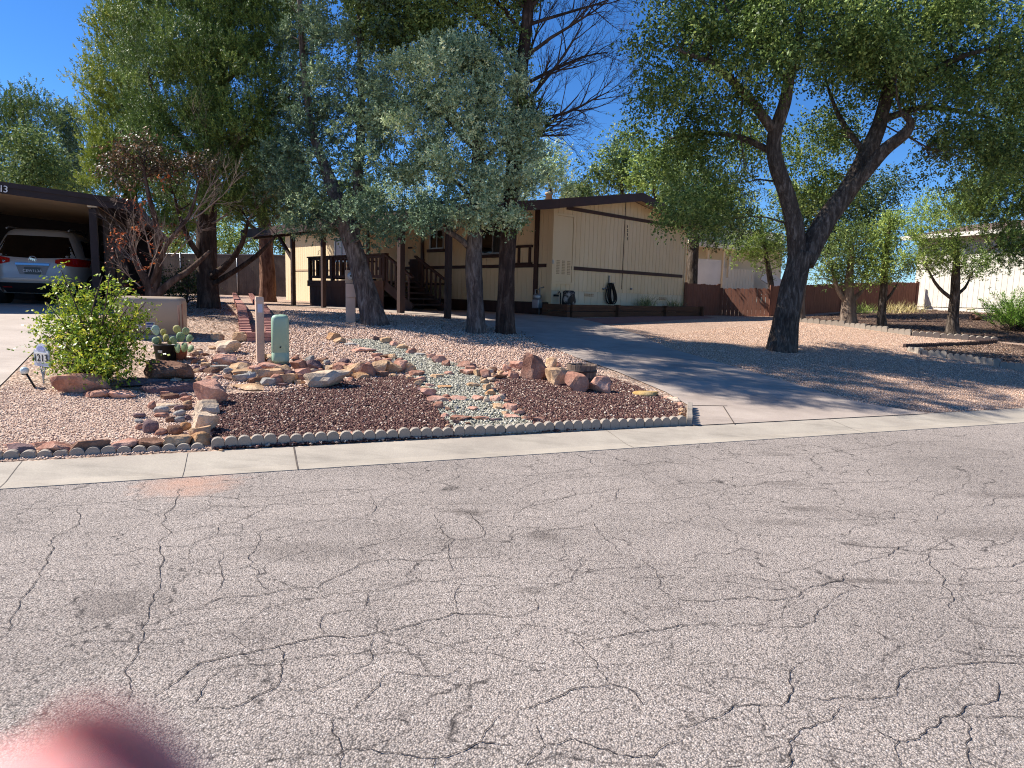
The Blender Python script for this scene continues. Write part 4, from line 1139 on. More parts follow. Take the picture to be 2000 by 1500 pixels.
mb = MB(); mb.lathe(v, [(0.01, -0.04), (0.035, -0.03), (0.046, 0.0), (0.04, 0.025), (0.02, 0.042), (0.0, 0.045)], 14); mb.build('globe', NT('frosted globe').set('#cfd8d6', 0.15, None, 0, 0.6), sl)
mb = MB(); mb.lathe(v, [(0.03, -0.045), (0.03, -0.03), (0.012, -0.028)], 10); mb.build('collar', M_BLACK, sl)
b = G(199, 742)
sl2 = thing('solar_light', b, 'small dull stake light half hidden under the leafy yellow green bush', 'garden light')
mb = MB(); mb.tube([(0, 0, -0.03), (0, 0, 0.08)], 0.012, 8); mb.build('stake', M_BLACK, sl2)
mb = MB(); mb.lathe((0, 0, 0.1), [(0.01, -0.03), (0.035, -0.015), (0.04, 0.01), (0.02, 0.035), (0.0, 0.04)], 12); mb.build('globe', M_METAL, sl2)

# brick planter (long narrow, running back from the yard)
cA = [G(481, 668), G(532, 668), G(486, 575), G(456, 574)]
bp = thing('brick_planter', cA[0], 'long narrow raised planter of stacked red bricks running back from the tan post', 'planter')
rr = random.Random(5)
def brick_wall(p, q, hgt, courses, width=0.10):
    mb = MB(); p = p - cA[0]; q = q - cA[0]
    L = (Vector((q.x, q.y, 0)) - Vector((p.x, p.y, 0))).length; n = max(1, int(L / 0.21)); ch = hgt / courses
    d = (q - p); d.z = 0; d.normalize(); nrm = Vector((-d.y, d.x, 0)); rot = Matrix.Rotation(math.atan2(d.y, d.x), 3, 'Z')
    for c in range(courses):
        for k in range(n + (c % 2)):
            f = (k + 0.5 - 0.5 * (c % 2)) / n; f = min(max(f, 0.25 / n), 1 - 0.25 / n)
            o = p.lerp(q, f); zz = Z(o.x + cA[0].x, o.y + cA[0].y) - cA[0].z
            ln = L / n - 0.012 if 0.3 / n < f < 1 - 0.3 / n else L / n * 0.5 - 0.012
            mb.box((o.x + rr.uniform(-.006, .006), o.y + rr.uniform(-.006, .006), zz + ch * (c + 0.5)), (ln, width, ch - 0.008), 0, rot @ Matrix.Rotation(rr.uniform(-.03, .03), 3, 'Z'))
    return mb.build('brick_wall', M_BRICK, bp)
brick_wall(cA[0], cA[1], 0.17, 2, 0.12)
brick_wall(cA[0], cA[3], 0.15, 2, 0.18)
brick_wall(cA[1], cA[2], 0.15, 2, 0.18)
mb = MB(); mb.add([(p - cA[0]) + Vector((0, 0, 0.10)) for p in cA], [(0, 1, 2, 3)]); mb.build('planter_soil', M_MULCH, bp)
b = G(452, 568)
tg = thing('utility_vault', b, 'round grey green utility stub behind the brick planter', 'utility stub')
mb = MB(); mb.lathe((0, 0, 0), [(0.15, -0.05), (0.16, 0.22), (0.19, 0.24), (0.19, 0.30), (0.1, 0.33)], 16); mb.build('body', paint('grey green', '#4d5a4d', '#627062', 0.7), tg)

# wooden half barrel
b = G(1135, 743); w = 60 / F_PX * b.y
M_BARREL = paint('weathered oak staves', '#5d4a3e', '#94806f', 0.9, 5, 0.5, 60, (6, 6, 0.5))
ba = thing('half_barrel', b, 'low weathered wooden half barrel among the boulders beside the driveway', 'barrel planter')
mb = MB(); n = 18; r0, r1, hb_ = w * .44, w * .5, 0.24
for k in range(n):
    a0 = 2 * math.pi * (k + 0.03) / n; a1 = 2 * math.pi * (k + 0.97) / n
    q = []
    for z, r in ((-0.05, r0), (hb_ + random.uniform(-.012, .012), r1)):
        for a in (a0, a1):
            for e in (0, -0.028): q.append(((r + e) * math.cos(a), (r + e) * math.sin(a), z))
    mb.add(q, [(0, 2, 6, 4), (1, 5, 7, 3), (4, 6, 7, 5), (0, 4, 5, 1), (2, 3, 7, 6)])
mb.build('staves', M_BARREL, ba)
for z in (0.04, 0.15):
    mb = MB(); r = r0 + (r1 - r0) * (z + .05) / (hb_ + .05) + 0.004
    mb.lathe((0, 0, z), [(r, -0.014), (r + 0.004, -0.012), (r + 0.006, 0.012), (r + 0.001, 0.014)], 36); mb.build('hoop', paint('rusty hoop', '#3a2e28', '#564439', 0.7, 8), ba)
mb = MB(); mb.lathe((0, 0, 0.12), [(0.01, 0.0), (r0, 0.0), (r0, 0.01), (0.01, 0.02)], 20); mb.build('soil', M_MULCH, ba)

# ------------------------------------------------------------------ fences
def picket_fence(name, pts, hgt, label, cat, mat=M_WOOD_RED, pitch=0.145, posts=True, group=None):
    root = thing(name, pts[0], label, cat, 0, group)
    for a, b in zip(pts, pts[1:]):
        L = (Vector((b.x, b.y, 0)) - Vector((a.x, a.y, 0))).length; n = max(1, int(L / pitch)); d = (b - a); d.z = 0; d.normalize()
        rot = Matrix.Rotation(math.atan2(d.y, d.x), 3, 'Z'); mb = MB(); rr = random.Random(int(L * 100))
        for k in range(n):
            q = a.lerp(b, (k + 0.5) / n); zz = Z(q.x, q.y); hh = hgt + rr.uniform(-.015, .015); w = L / n - 0.006
            o = len(mb.v); 
            vs = [Vector((x, y, z)) for y in (-.009, .009) for x, z in ((-w/2, -.02), (w/2, -.02), (w/2, hh - .03), (w/2 - .03, hh), (-w/2 + .03, hh), (-w/2, hh - .03))]
            vs = [rot @ v + Vector((q.x, q.y, zz)) - pts[0] for v in vs]
            mb.add(vs, [(0,1,2,3,4,5), (11,10,9,8,7,6)] + [(i, (i+1) % 6 + 0, (i+1) % 6 + 6, i + 6) for i in range(6)])
        mb.build('picket_panel', mat, root)
        mb = MB(); nrm = Vector((-d.y, d.x, 0))
        for zz in (0.25, hgt - 0.3):
            mb.bar(a - pts[0] + nrm * 0.04 + Vector((0, 0, Z(a.x, a.y) - a.z + zz)), b - pts[0] + nrm * 0.04 + Vector((0, 0, Z(b.x, b.y) - a.z + zz + (a.z - pts[0].z) * 0)), 0.04, 0.08)
        mb.build('rail', mat, root)
    if posts:
        for p in pts:
            mb = MB(); q = p - pts[0]; mb.box((q.x, q.y, Z(p.x, p.y) - pts[0].z + hgt / 2), (0.09, 0.09, hgt + 0.06)); mb.build('fence_post', mat, root)
    return root
def gp_at(px, y):
    p = at(px, 610, y); return Vector((p.x, p.y, Z(p.x, p.y)))
f0, f1, f2, f3, f4 = gp_at(1337, 24.2), gp_at(1401, 25.3), gp_at(1503, 24.5), gp_at(1640, 26.4), gp_at(1787, 27.6)
def fh(p, ytop, px):
    return at(px, ytop, p.y).z - p.z
HF = 1.24
picket_fence('wooden_fence', [f0, f1], fh(f0, 553, 1337), 'short dark red brown fence panel between the house corner and the gate', 'fence')
picket_fence('fence_gate', [f1 + ES * 0.03, f2 - ES * 0.03], fh(f2, 563, 1503), 'red brown wooden gate lit by a patch of sun beside the house', 'gate', posts=False)
picket_fence('wooden_fence', [f2, f3, f4], fh(f3, 553, 1640), 'long red brown picket fence running behind the small trees to the white house', 'fence')
# slatted chain-link fence far left
l0, l1 = at(150, 560, 40), at(580, 560, 36.5)
l0.z = Z(l0.x, l0.y); l1.z = Z(l1.x, l1.y)
cf = thing('chain_link_fence', l0, 'tall dark brown slatted chain link fence at the back behind the pines', 'fence')
mb = MB(); L = (l1 - l0); Ln = Vector((L.x, L.y, 0)).length; n = int(Ln / 0.11); d = L.copy(); d.z = 0; d.normalize(); rot = Matrix.Rotation(math.atan2(d.y, d.x), 3, 'Z')
TOP = at(480, 497, 37.2).z
for k in range(n):
    q = l0.lerp(l1, (k + .5) / n) - l0; zb = Z(q.x + l0.x, q.y + l0.y) - l0.z; mb.box((q.x, q.y, (zb + TOP - l0.z) / 2), (Ln / n - 0.006, 0.02, TOP - l0.z - zb - 0.02), 0, rot)
mb.build('slat_panel', paint('brown slats', '#4a3e36', '#5c4f45', 0.8, 3, 0.1, 30), cf)
for k in range(9):
    q = l0.lerp(l1, k / 8) - l0 - Vector((-d.y, d.x, 0)) * 0.04; mb = MB(); mb.tube([(q.x, q.y, -0.3), (q.x, q.y, TOP - l0.z + 0.06)], 0.03, 8); mb.build('fence_post', M_METAL, cf)
mb = MB(); mb.tube([(0, 0, TOP - l0.z), (L.x, L.y, TOP - l0.z)], 0.022, 6); mb.build('top_rail', M_METAL, cf)

# ------------------------------------------------------------------ white house on the right and porch house behind the gate
wl = at(1785, 595, 28.0); wl.z = 1.25
WD = Vector((math.sin(R(158.5)), math.cos(R(158.5)), 0)); WR = math.atan2(WD.y, WD.x)
wh = thing('white_house', wl, 'white board sided house behind the trees at the right edge', 'house', WR)
zs = at(1785, 598, 28).z - wl.z; ze = at(1794, 462, 28).z - wl.z
mb = MB(); grooved(mb, lambda u, dd, z: (u, dd, z), 0, 13, zs, lambda u: ze, 0.2); mb.build('front_wall', M_WHITE, wh, recalc=False)
mb = MB(); grooved(mb, lambda u, dd, z: (u, 0.03 + dd, z), 0, 13, -0.4, lambda u: zs - 0.004, 0.6); mb.build('skirting', M_WHITE, wh, recalc=False)
mb = MB(); mb.box((-0.03, 3.5, 1.5), (0.06, 7, 3.6)); mb.build('side_wall', M_WHITE, wh)
mb = MB(); mb.prism([(-0.5, -0.5, ze - 0.02), (-0.5, 3.6, ze + 0.75), (-0.5, 7.7, ze - 0.02), (-0.5, 7.7, ze - 0.14), (-0.5, 3.6, ze + 0.63), (-0.5, -0.5, ze - 0.14)], (14, 0, 0)); rf = mb.build('roof', M_ROOF, wh)
mb = MB(); mb.box((6.5, -0.53, ze - 0.08), (14, 0.04, 0.16)); mb.build('fascia', M_WHITE, rf)
mb = MB(); mb.box((0.9, -0.28, zs / 2 - 0.1), (0.5, 0.3, 0.3)); mb.box((0.25, -0.4, 0.05), (0.5, 0.5, 0.25)); mb.build('block_step', M_EDGE, wh)
mb = MB()
for u in (2.2, 3.3, 4.6, 5.6): mb.box((u, 0.018, zs / 2), (0.04, 0.02, zs * .8)); mb.box((u + 0.16, 0.018, zs * .85), (0.3, 0.02, 0.03))
mb.build('skirting_panel', M_CREAM, wh)

ph = at(1350, 590, 31); ph.z = Z(ph.x, ph.y)
PR = math.atan2(ES.y, ES.x) + R(8)
po = thing('porch_house', ph, 'cream neighbouring house with a raised porch and white parapet seen over the gate', 'house', PR)
def lz(py): return at(1420, py, 31).z - ph.z
mb = MB(); mb.box((0.95, 0, lz(540)), (1.9, 0.12, lz(521) - lz(562) + 0.6)); mb.build('parapet', M_WHITE, po)
mb = MB(); grooved(mb, lambda u, dd, z: (u, 0.5 + dd, z), 1.6, 4.6, -0.2, lambda u: lz(520), 0.2); mb.build('side_panel', M_CREAM, po, recalc=False)
mb = MB(); mb.box((3.5, 4.0, lz(500)), (8.5, 5.0, lz(465) - lz(560) + 1.0)); mb.build('wall', M_CREAM, po)
mb = MB(); mb.prism([(-0.8, -0.5, lz(474)), (-0.8, 3.5, lz(455)), (-0.8, 7.5, lz(474)), (-0.8, 7.5, lz(480)), (-0.8, 3.5, lz(461)), (-0.8, -0.5, lz(480))], (10.5, 0, 0)); rf = mb.build('roof', M_CREAM, po)
mb = MB(); mb.box((1.2, -0.52, lz(480)), (4.0, 0.05, 0.22)); mb.build('gutter', M_CREAM, rf)
for u, w_ in ((0.05, 0.12), (0.95, 0.1), (2.35, 0.12)):
    mb = MB(); mb.box((u, 0.1, (lz(480) + lz(540)) / 2), (w_, w_, lz(480) - lz(540))); mb.build('porch_post', M_CREAM, po)
mb = MB(); mb.tube([(1.2, -0.5, lz(478)), (1.7, -0.2, lz(486)), (1.75, -0.1, lz(490)), (1.75, -0.1, 0)], 0.05, 8); mb.build('downspout', M_CREAM, po)
mb = MB(); mb.bar((4.9, 0.3, lz(530)), (6.6, 0.2, lz(560)), 0.08, 0.5); mb.bar((5.4, 0.4, lz(524)), (7.4, 0.3, lz(558)), 0.06, 0.14); mb.build('stair_rail', M_WHITE, po)

# ------------------------------------------------------------------ edging blocks
def edging(pts, cat_label, group, piece=0.60, hgt=0.13, thick=0.06, scallops=5, lift=0.0, name='edging_block', mat=M_EDGE, jitter=0.01, shape='scallop'):
    rr = random.Random(len(pts) * 7 + int(hgt * 100)); proto = None; out = []
    P = [Vector((p.x, p.y, 0)) for p in pts]
    for a, b in zip(P, P[1:]):
        L = (b - a).length; n = max(1, round(L / piece)); d = (b - a).normalized()
        for k in range(n):
            q = a.lerp(b, (k + .5) / n)
            if proto is None:
                mb = MB(); w = piece / scallops; bot = -0.06
                for j in range(scallops):
                    c = -piece / 2 + w * (j + .5)
                    pts_ = [(c - w/2 + .001, bot)] + [(c + (w/2 - .001) * -math.cos(t), hgt - w*.42 + w*.42*math.sin(t)) for t in [math.pi * i / 8 for i in range(9)]] + [(c + w/2 - .001, bot)]
                    mb.prism([(x, -thick/2, z) for x, z in pts_], (0, thick, 0))
                proto = mb.build(name, mat, None, bevel=0.004); o = proto
            else:
                o = proto.copy(); COL.objects.link(o)
            o.location = (q.x, q.y, Z(q.x, q.y) + lift + rr.uniform(-jitter, jitter * .5)); o.scale = (L / n / piece * 0.985, 1, 1)
            o.rotation_euler = (rr.uniform(-.09, .09), rr.uniform(-.035, .035), math.atan2(d.y, d.x) + rr.uniform(-.02, .02))
            tag(o, cat_label, 'edging block', group); out.append(o)
    return out
kb = [G(x, 900 + (832.5 - 900) / 1342 * x - 5.0) for x in (-60, 400)]
edging(kb, 'short rounded concrete edging block half sunk along the gutter below the tan granite', 'rounded edging blocks along the gutter at the left', 0.34, 0.062, 0.07, 3, jitter=0.014)
kb = [G(x, 900 + (832.5 - 900) / 1342 * x - 4.0) for x in (412, 1338)]
edging(kb, 'scalloped grey concrete edging block along the gutter below the lava rock beds', 'scalloped edging blocks along the gutter', 0.58, 0.105, 0.06, 5, jitter=0.006)
edging([G(1345, 831), G(1347, 797)], 'scalloped grey concrete edging block turning the corner beside the driveway', 'scalloped edging blocks at the driveway corner', 0.58, 0.105, 0.06, 5)
edging([G(1555, 629), G(1650, 638), G(1780, 656), G(1948, 669)], 'pale concrete edging block between the pink gravel and the tree bed', 'edging blocks of the tree bed', 0.6, 0.15, 0.09, 4)
edging([G(1775, 686), G(1800, 693), G(1900, 707), G(2010, 726), G(2250, 772)], 'grey concrete edging block on the street side of the small dark bed', 'edging blocks of the small dark bed', 0.6, 0.14, 0.09, 4)
edging([G(1766, 679), G(1850, 676), G(1945, 670)], 'short dark log edging piece on the house side of the small dark bed', 'log edging of the small dark bed', 0.45, 0.10, 0.08, 5, mat=M_DARKWOOD)

# ------------------------------------------------------------------ rocks
ROCKC = {}
def rockmat(key, a, b, c):
    t = NT('rock ' + key); co = t.coord()
    n = t.noise(co, 3.0, 6, 0.65); col = t.ramp(n.outputs['Fac'], [(0.30, a), (0.5, b), (0.70, c)])
    n2 = t.noise(co, 45, 5, 0.7); col = t.mix(1.0, col, t.ramp(n2.outputs['Fac'], [(0.3, 0.72), (0.7, 1.12)]), 'MULTIPLY')
    v = t.objrnd(); col = t.mix(1.0, col, t.ramp(v, [(0.0, 0.82), (1.0, 1.12)]), 'MULTIPLY')
    n3 = t.noise(co, 11, 6, 0.7)
    b1 = t.bump(n3.outputs['Fac'], 0.55, 0.03); b2 = t.bump(n2.outputs['Fac'], 0.5, 0.008, b1)
    t.set(col, 0.92, b2, spec=0.15); ROCKC[key] = t.mat
rockmat('tan', '#9c7b5c', '#c4a07c', '#dabd9b'); rockmat('pink', '#a37462', '#c99882', '#dcb5a0'); rockmat('rust', '#80574a', '#a87a66', '#c49d88')
rockmat('purple', '#5f4a48', '#7d6563', '#96807c'); rockmat('grey', '#7f7a72', '#a09a92', '#bcb6ad'); rockmat('orange', '#9c7250', '#bb9068', '#d2b08c')
rockmat('brown', '#5d4335', '#7d5d4c', '#987865'); rockmat('pale', '#b79c80', '#d3ba9e', '#e3cfb8')
rockmat('yellow', '#a8844c', '#c8a468', '#d8bd8c')
CWORD = {'tan': 'tan', 'pink': 'pinkish', 'rust': 'rust red', 'purple': 'purplish', 'grey': 'grey', 'orange': 'orange', 'brown': 'brown', 'pale': 'pale', 'yellow': 'yellow'}
ROCKS = []
_ico = {}
def ico(sub):
    if sub not in _ico:
        bm = bmesh.new(); bmesh.ops.create_icosphere(bm, subdivisions=sub, radius=1.0)
        _ico[sub] = (np.array([v.co[:] for v in bm.verts]), [[v.index for v in f.verts] for f in bm.faces]); bm.free()
    return _ico[sub]
def rock_mesh(seed, sub=3, angular=0.8, flat=False):
    V, Fc = ico(sub); V = V.copy(); r = np.random.default_rng(seed)
    for k in range(12 if angular > 0.5 else 5):
        n = r.normal(size=3)
        if k == 0: n = np.array([0.15 * r.normal(), 0.15 * r.normal(), 1.0])
        n /= np.linalg.norm(n); dd = r.uniform(0.42, 0.74)
        s = V @ n; over = np.maximum(0, s - dd); V -= np.outer(over * (0.97 if angular > 0.5 else 0.7), n)
    amp = 0.06
    nz = np.array([mnoise.noise(Vector(v * 2.2) + Vector((seed % 97, 3.1, 7.7))) for v in V]); V *= (1 + amp * 2 * nz)[:, None]
    nz = np.array([mnoise.noise(Vector(v * 6.0) + Vector((seed % 89, 1.1, 2.7))) for v in V]); V *= (1 + amp * 0.6 * nz)[:, None]
    lo, hi = V.min(0), V.max(0); V = (V - (lo + hi) / 2) / ((hi - lo) / 2)
    return V, Fc
def rock(px, pyb, w, h, key, row, shape='stone', depth=None, angular=0.8, tilt=0.0):
    """rock whose lowest visible edge is at (px, pyb), w x h px in the photo"""
    b = G(px, pyb); D = b.y; W = w / F_PX * D; Hh = max(0.02, h / F_PX * D)
    dep = depth if depth else W * (0.75 if W < 0.4 else 0.62)
    # the top face seen from above adds to the visible height
    vis = dep * 0.06; Hh = max(Hh * 0.8, Hh - vis) * 1.08
    seed = int(px * 31 + pyb * 17 + w) % 100000
    V, Fc = rock_mesh(seed, 3 if w > 28 else 2, angular)
    sc = np.array([W / 2, dep / 2, Hh * 0.62])
    V = V * sc
    me = bpy.data.meshes.new('rock'); me.from_pydata([tuple(v) for v in V], [], Fc); me.materials.append(ROCKC[key])
    if angular < 0.5: me.polygons.foreach_set('use_smooth', [True] * len(Fc))
    me.update()
    o = bpy.data.objects.new('boulder' if w > 45 and h > 30 else 'rock', me); COL.objects.link(o)
    c = b + Vector((0, 1, 0)) * dep * 0.42
    yaw = math.atan2(-b.x, b.y) * 0.8 + random.uniform(-.25, .25)
    o.location = (c.x, c.y, b.z + Hh * 0.38 + 0.25 * (Z(c.x, c.y) - b.z)); o.rotation_euler = (0, tilt, yaw)
    if angular >= 0.5:
        sm = o.modifiers.new('Bevel', 'BEVEL'); sm.width = 0.006 if W < .3 else 0.012; sm.segments = 1; sm.limit_method = 'ANGLE'; sm.angle_limit = R(28)
    ROCKS.append((row, key, px, w, h, o, pyb)); return o

def z2(x, y, w, h, k, row, **kw):      # crop 2: x0=0 y0=500 scale .28
    rock(x * .28, 500 + y * .28, w * .28, h * .28, k, row, **kw)
def z6(x, y, w, h, k, row, **kw):      # crop 6: x0=350 y0=600 scale .275
    rock(350 + x * .275, 600 + y * .275, w * .275, h * .275, k, row, **kw)
def z7(x, y, w, h, k, row, **kw):      # crop 7: x0=780 y0=620 scale .3
    rock(780 + x * .3, 620 + y * .3, w * .3, h * .3, k, row, **kw)
ROW = {'kerb': 'in the slab row above the gutter', 'stack': 'in the boulder line beside the red lava bed', 'bushfoot': 'at the foot of the leafy bush',
       'ring': 'in the small ring on the granite', 'wall': 'in the loose wall behind the lava', 'slope': 'on the slope beside the cactus pots',
       'creekl': 'on the left edge of the dry creek', 'creekr': 'on the right edge of the dry creek', 'creek': 'lying across the dry creek', 'bould': 'in the boulder group by the half barrel',
       'corner': 'at the driveway corner of the lava bed', 'scal': 'directly behind the scalloped edging', 'pine': 'in the ring around the far pine trunk'}
for a in [(100,1412,215,75,'purple'),(330,1405,240,85,'rust'),(585,1388,265,85,'brown'),(820,1380,205,75,'pink'),(1010,1372,205,70,'brown'),(1215,1358,185,85,'tan'),(1385,1340,170,85,'orange'),(1490,1330,60,50,'purple'),(520,1345,100,25,'purple'),(250,1345,130,25,'rust'),(60,1350,110,25,'pink')]: z2(a[0], a[1] - 14, a[2], a[3] * 1.1, a[4], 'kerb')
z2(1440, 1045, 225, 175, 'pink', 'stack'); z2(1405, 1120, 190, 110, 'pale', 'stack'); z2(1405, 1238, 185, 150, 'pale', 'stack'); z2(1375, 1290, 150, 95, 'tan', 'stack')
z2(520, 965, 370, 150, 'rust', 'bushfoot'); z2(650, 995, 190, 65, 'rust', 'bushfoot'); z2(820, 1000, 190, 60, 'pink', 'bushfoot'); z2(970, 912, 350, 60, 'purple', 'bushfoot'); z2(1130, 960, 370, 80, 'purple', 'bushfoot'); z2(1130, 885, 340, 155, 'brown', 'bushfoot'); z2(1165, 1005, 130, 40, 'brown', 'bushfoot'); z2(1330, 920, 110, 60, 'brown', 'bushfoot'); z2(1280, 1010, 90, 35, 'rust', 'bushfoot')
for a in [(1050,1072,55,60,'rust'),(1140,1060,150,30,'pale'),(1110,1100,110,50,'grey'),(1110,1130,100,35,'rust'),(1240,1085,75,45,'purple'),(1240,1120,85,45,'grey'),(1300,1070,60,60,'tan'),(960,1135,85,40,'purple'),(960,1168,60,30,'grey'),(965,1218,60,48,'rust'),(1035,1238,105,92,'purple'),(1110,1255,90,50,'rust'),(1205,1252,112,68,'brown'),(1285,1222,75,65,'orange'),(1180,1165,65,45,'brown'),(1240,1165,75,45,'grey'),(1300,1152,55,42,'purple')]: z2(*a, 'ring', angular=0.3)
for a in [(260,235,95,50,'tan'),(420,250,110,75,'tan'),(325,335,185,100,'pale'),(290,428,180,95,'pink'),(430,432,135,50,'purple'),(280,455,150,45,'grey'),(150,350,70,22,'pink'),(60,385,70,30,'brown'),(230,300,60,25,'tan'),(215,480,110,45,'brown'),(240,520,120,35,'pink'),(140,470,90,40,'purple'),(110,560,100,40,'brown'),(60,600,90,40,'purple'),(40,680,70,45,'rust'),(50,735,70,45,'brown'),(370,390,60,30,'rust'),(180,430,70,30,'purple')]: z6(*a, 'slope')
z6(1025, 582, 330, 135, 'pale', 'wall')
for a in [(415,470,155,55,'tan'),(440,492,130,38,'tan'),(430,532,105,42,'grey'),(480,532,90,52,'grey'),(520,472,90,42,'pink'),(570,512,115,52,'tan'),(540,548,85,38,'brown'),(620,562,85,42,'grey'),(660,512,105,55,'tan'),(680,557,75,58,'rust'),(630,455,120,45,'pink'),(750,547,115,55,'tan'),(760,507,95,48,'purple'),(850,452,115,58,'rust'),(840,527,75,42,'rust'),(870,492,95,45,'pink'),(940,452,95,55,'purple'),(1040,452,95,32,'tan'),(1180,502,85,48,'tan'),(1120,475,65,50,'rust'),(1170,472,65,42,'tan'),(1245,482,105,65,'tan'),(1280,512,100,36,'orange'),(1330,445,95,45,'purple'),(1340,497,85,75,'rust'),(1400,472,115,70,'tan'),(1510,472,105,65,'tan'),(1470,432,65,50,'rust'),(1570,462,95,62,'pink'),(1630,465,75,52,'tan'),(1130,428,105,28,'rust'),(1215,440,70,30,'pink'),(350,520,90,30,'brown'),(700,470,80,40,'tan'),(600,480,70,35,'brown'),(930,520,70,40,'tan'),(470,590,190,30,'tan'),(720,570,60,25,'purple'),(1440,500,70,35,'brown')]: z6(a[0], a[1] + 2, a[2] * 1.3, a[3] * 1.4, a[4], 'wall')
for a in [(1090,240,105,58,'orange'),(1130,258,95,45,'tan'),(1220,272,115,22,'grey'),(1300,322,185,38,'pink'),(1400,362,85,38,'rust'),(1460,367,90,32,'brown'),(1510,377,65,45,'tan'),(1560,397,65,40,'rust')]: z6(*a, 'creekl')
for a in [(1395,242,50,36,'purple'),(1460,262,95,52,'tan'),(1520,282,65,42,'pink'),(1580,302,95,42,'tan'),(1640,337,85,48,'rust'),(1710,347,85,24,'grey'),(1790,372,75,42,'pink')]: z6(*a, 'creekr')
for a in [(255,302,100,55,'pink'),(300,322,60,45,'rust'),(420,332,125,52,'rust'),(460,357,70,42,'pink'),(440,382,105,42,'pink'),(510,392,75,52,'tan'),(560,402,85,62,'rust'),(605,367,65,45,'brown'),(650,402,95,30,'brown'),(740,397,85,52,'rust'),(770,345,105,60,'pink'),(700,357,65,50,'pink'),(555,440,65,42,'tan'),(570,482,60,50,'tan'),(590,517,75,50,'orange'),(622,552,75,46,'pink'),(565,562,50,50,'pale'),(640,607,75,45,'tan'),(720,612,105,50,'pink'),(782,642,75,40,'pink'),(900,682,95,35,'rust'),(690,640,60,30,'tan')]: z7(*a, 'creekr')
for a in [(60,362,75,48,'tan'),(110,387,105,42,'rust'),(120,427,95,42,'pink'),(70,412,60,30,'tan'),(185,522,110,62,'pink'),(165,488,70,40,'tan'),(250,602,75,52,'rust'),(240,552,160,42,'pink'),(20,350,70,60,'rust'),(290,662,45,28,'pink'),(320,720,60,25,'tan')]: z7(*a, 'creekl')
for a in [(360,545,160,34,'pink'),(510,547,95,38,'pink'),(240,400,95,30,'tan'),(290,468,95,25,'orange'),(480,458,95,32,'tan'),(400,680,145,38,'rust'),(530,680,110,35,'rust'),(625,682,85,28,'purple'),(470,612,85,30,'pink'),(740,662,125,28,'pink'),(320,380,70,28,'pink'),(200,460,70,30,'pink')]: z7(*a, 'creek')
z7(880, 410, 185, 175, 'rust', 'bould'); z7(985, 335, 82, 72, 'tan', 'bould'); z7(1032, 328, 42, 38, 'rust', 'bould'); z7(1035, 448, 172, 120, 'tan', 'bould'); z7(1158, 488, 165, 128, 'rust', 'bould'); z7(1310, 498, 155, 115, 'pink', 'bould'); z7(1610, 522, 182, 42, 'yellow', 'bould', angular=0.3)
for a in [(1840,620,45,32,'tan'),(1842,652,45,36,'orange'),(1842,682,55,38,'tan'),(1790,547,95,28,'pale'),(1832,582,45,30,'pink'),(1745,535,50,22,'pink')]: z7(*a, 'corner')
for a in [(240,1008,65,46,'purple'),(330,1002,105,40,'pink'),(420,992,75,42,'brown'),(510,998,85,40,'tan'),(640,996,85,40,'grey'),(720,992,95,50,'purple'),(845,986,105,50,'rust'),(925,982,85,42,'brown'),(1060,980,85,42,'tan'),(1145,958,95,30,'tan'),(1230,968,105,45,'pink'),(1310,955,65,40,'rust')]: z6(a[0], a[1] - 34, a[2], a[3], a[4], 'scal')
# ring round the far pine trunk
for x, y, w, h, k in [(432,568,26,13,'tan'),(437,574,16,10,'pale'),(462,564,22,11,'pink'),(480,563,26,12,'orange'),(500,562,20,10,'pale'),(515,566,24,12,'tan'),(540,564,26,12,'pink'),(556,566,22,12,'tan'),(470,573,34,9,'purple'),(500,574,38,9,'brown'),(530,576,36,10,'tan'),(555,575,30,12,'orange'),(425,561,12,18,'rust'),(543,569,22,10,'yellow')]: rock(x, y + 2, w, h, k, 'pine')
rock(1910, 626, 24, 14, 'brown', 'treebed')
ROW['treebed'] = 'beside the spiky juniper shrub'
FILL = []
def filler(poly, n, w0, w1, where, seed):
    r_ = random.Random(seed); xs = [p[0] for p in poly]; ys = [p[1] for p in poly]; k = 0
    while k < n:
        x, y = r_.uniform(min(xs), max(xs)), r_.uniform(min(ys), max(ys))
        if not in_poly(np.array([[x, y]]), poly)[0]: continue
        w = r_.uniform(w0, w1); key = r_.choice(['tan', 'pink', 'rust', 'purple', 'grey', 'brown', 'tan', 'pale'])
        o = rock(x, y, w, w * r_.uniform(.4, .75), key, '_fill'); k += 1
        tag(o, f'small {CWORD[key]} filler stone {where}', 'rock', f'small {CWORD[key]} filler stones {where}')
filler([(440, 716), (520, 700), (640, 706), (800, 712), (815, 735), (700, 746), (560, 758), (440, 762)], 60, 12, 24, 'wedged in the loose stone wall', 61)
filler([(375, 690), (440, 690), (470, 705), (440, 745), (400, 745), (360, 720)], 40, 10, 24, 'scattered on the slope by the cactus pots', 62)
filler([(300, 745), (390, 740), (380, 775), (340, 785), (300, 775)], 16, 10, 22, 'below the big brown slab', 63)
filler([(800, 742), (835, 742), (870, 775), (930, 850), (905, 852), (850, 800)], 22, 9, 18, 'along the left edge of the dry creek', 64)
filler([(900, 712), (1010, 738), (970, 745), (985, 772), (1040, 822), (1025, 830), (965, 770), (930, 735)], 26, 9, 18, 'along the right edge of the dry creek', 65)
filler([(420, 884), (560, 872), (720, 862), (720, 856), (560, 866), (420, 876)], 20, 9, 18, 'behind the left scalloped edging', 66)
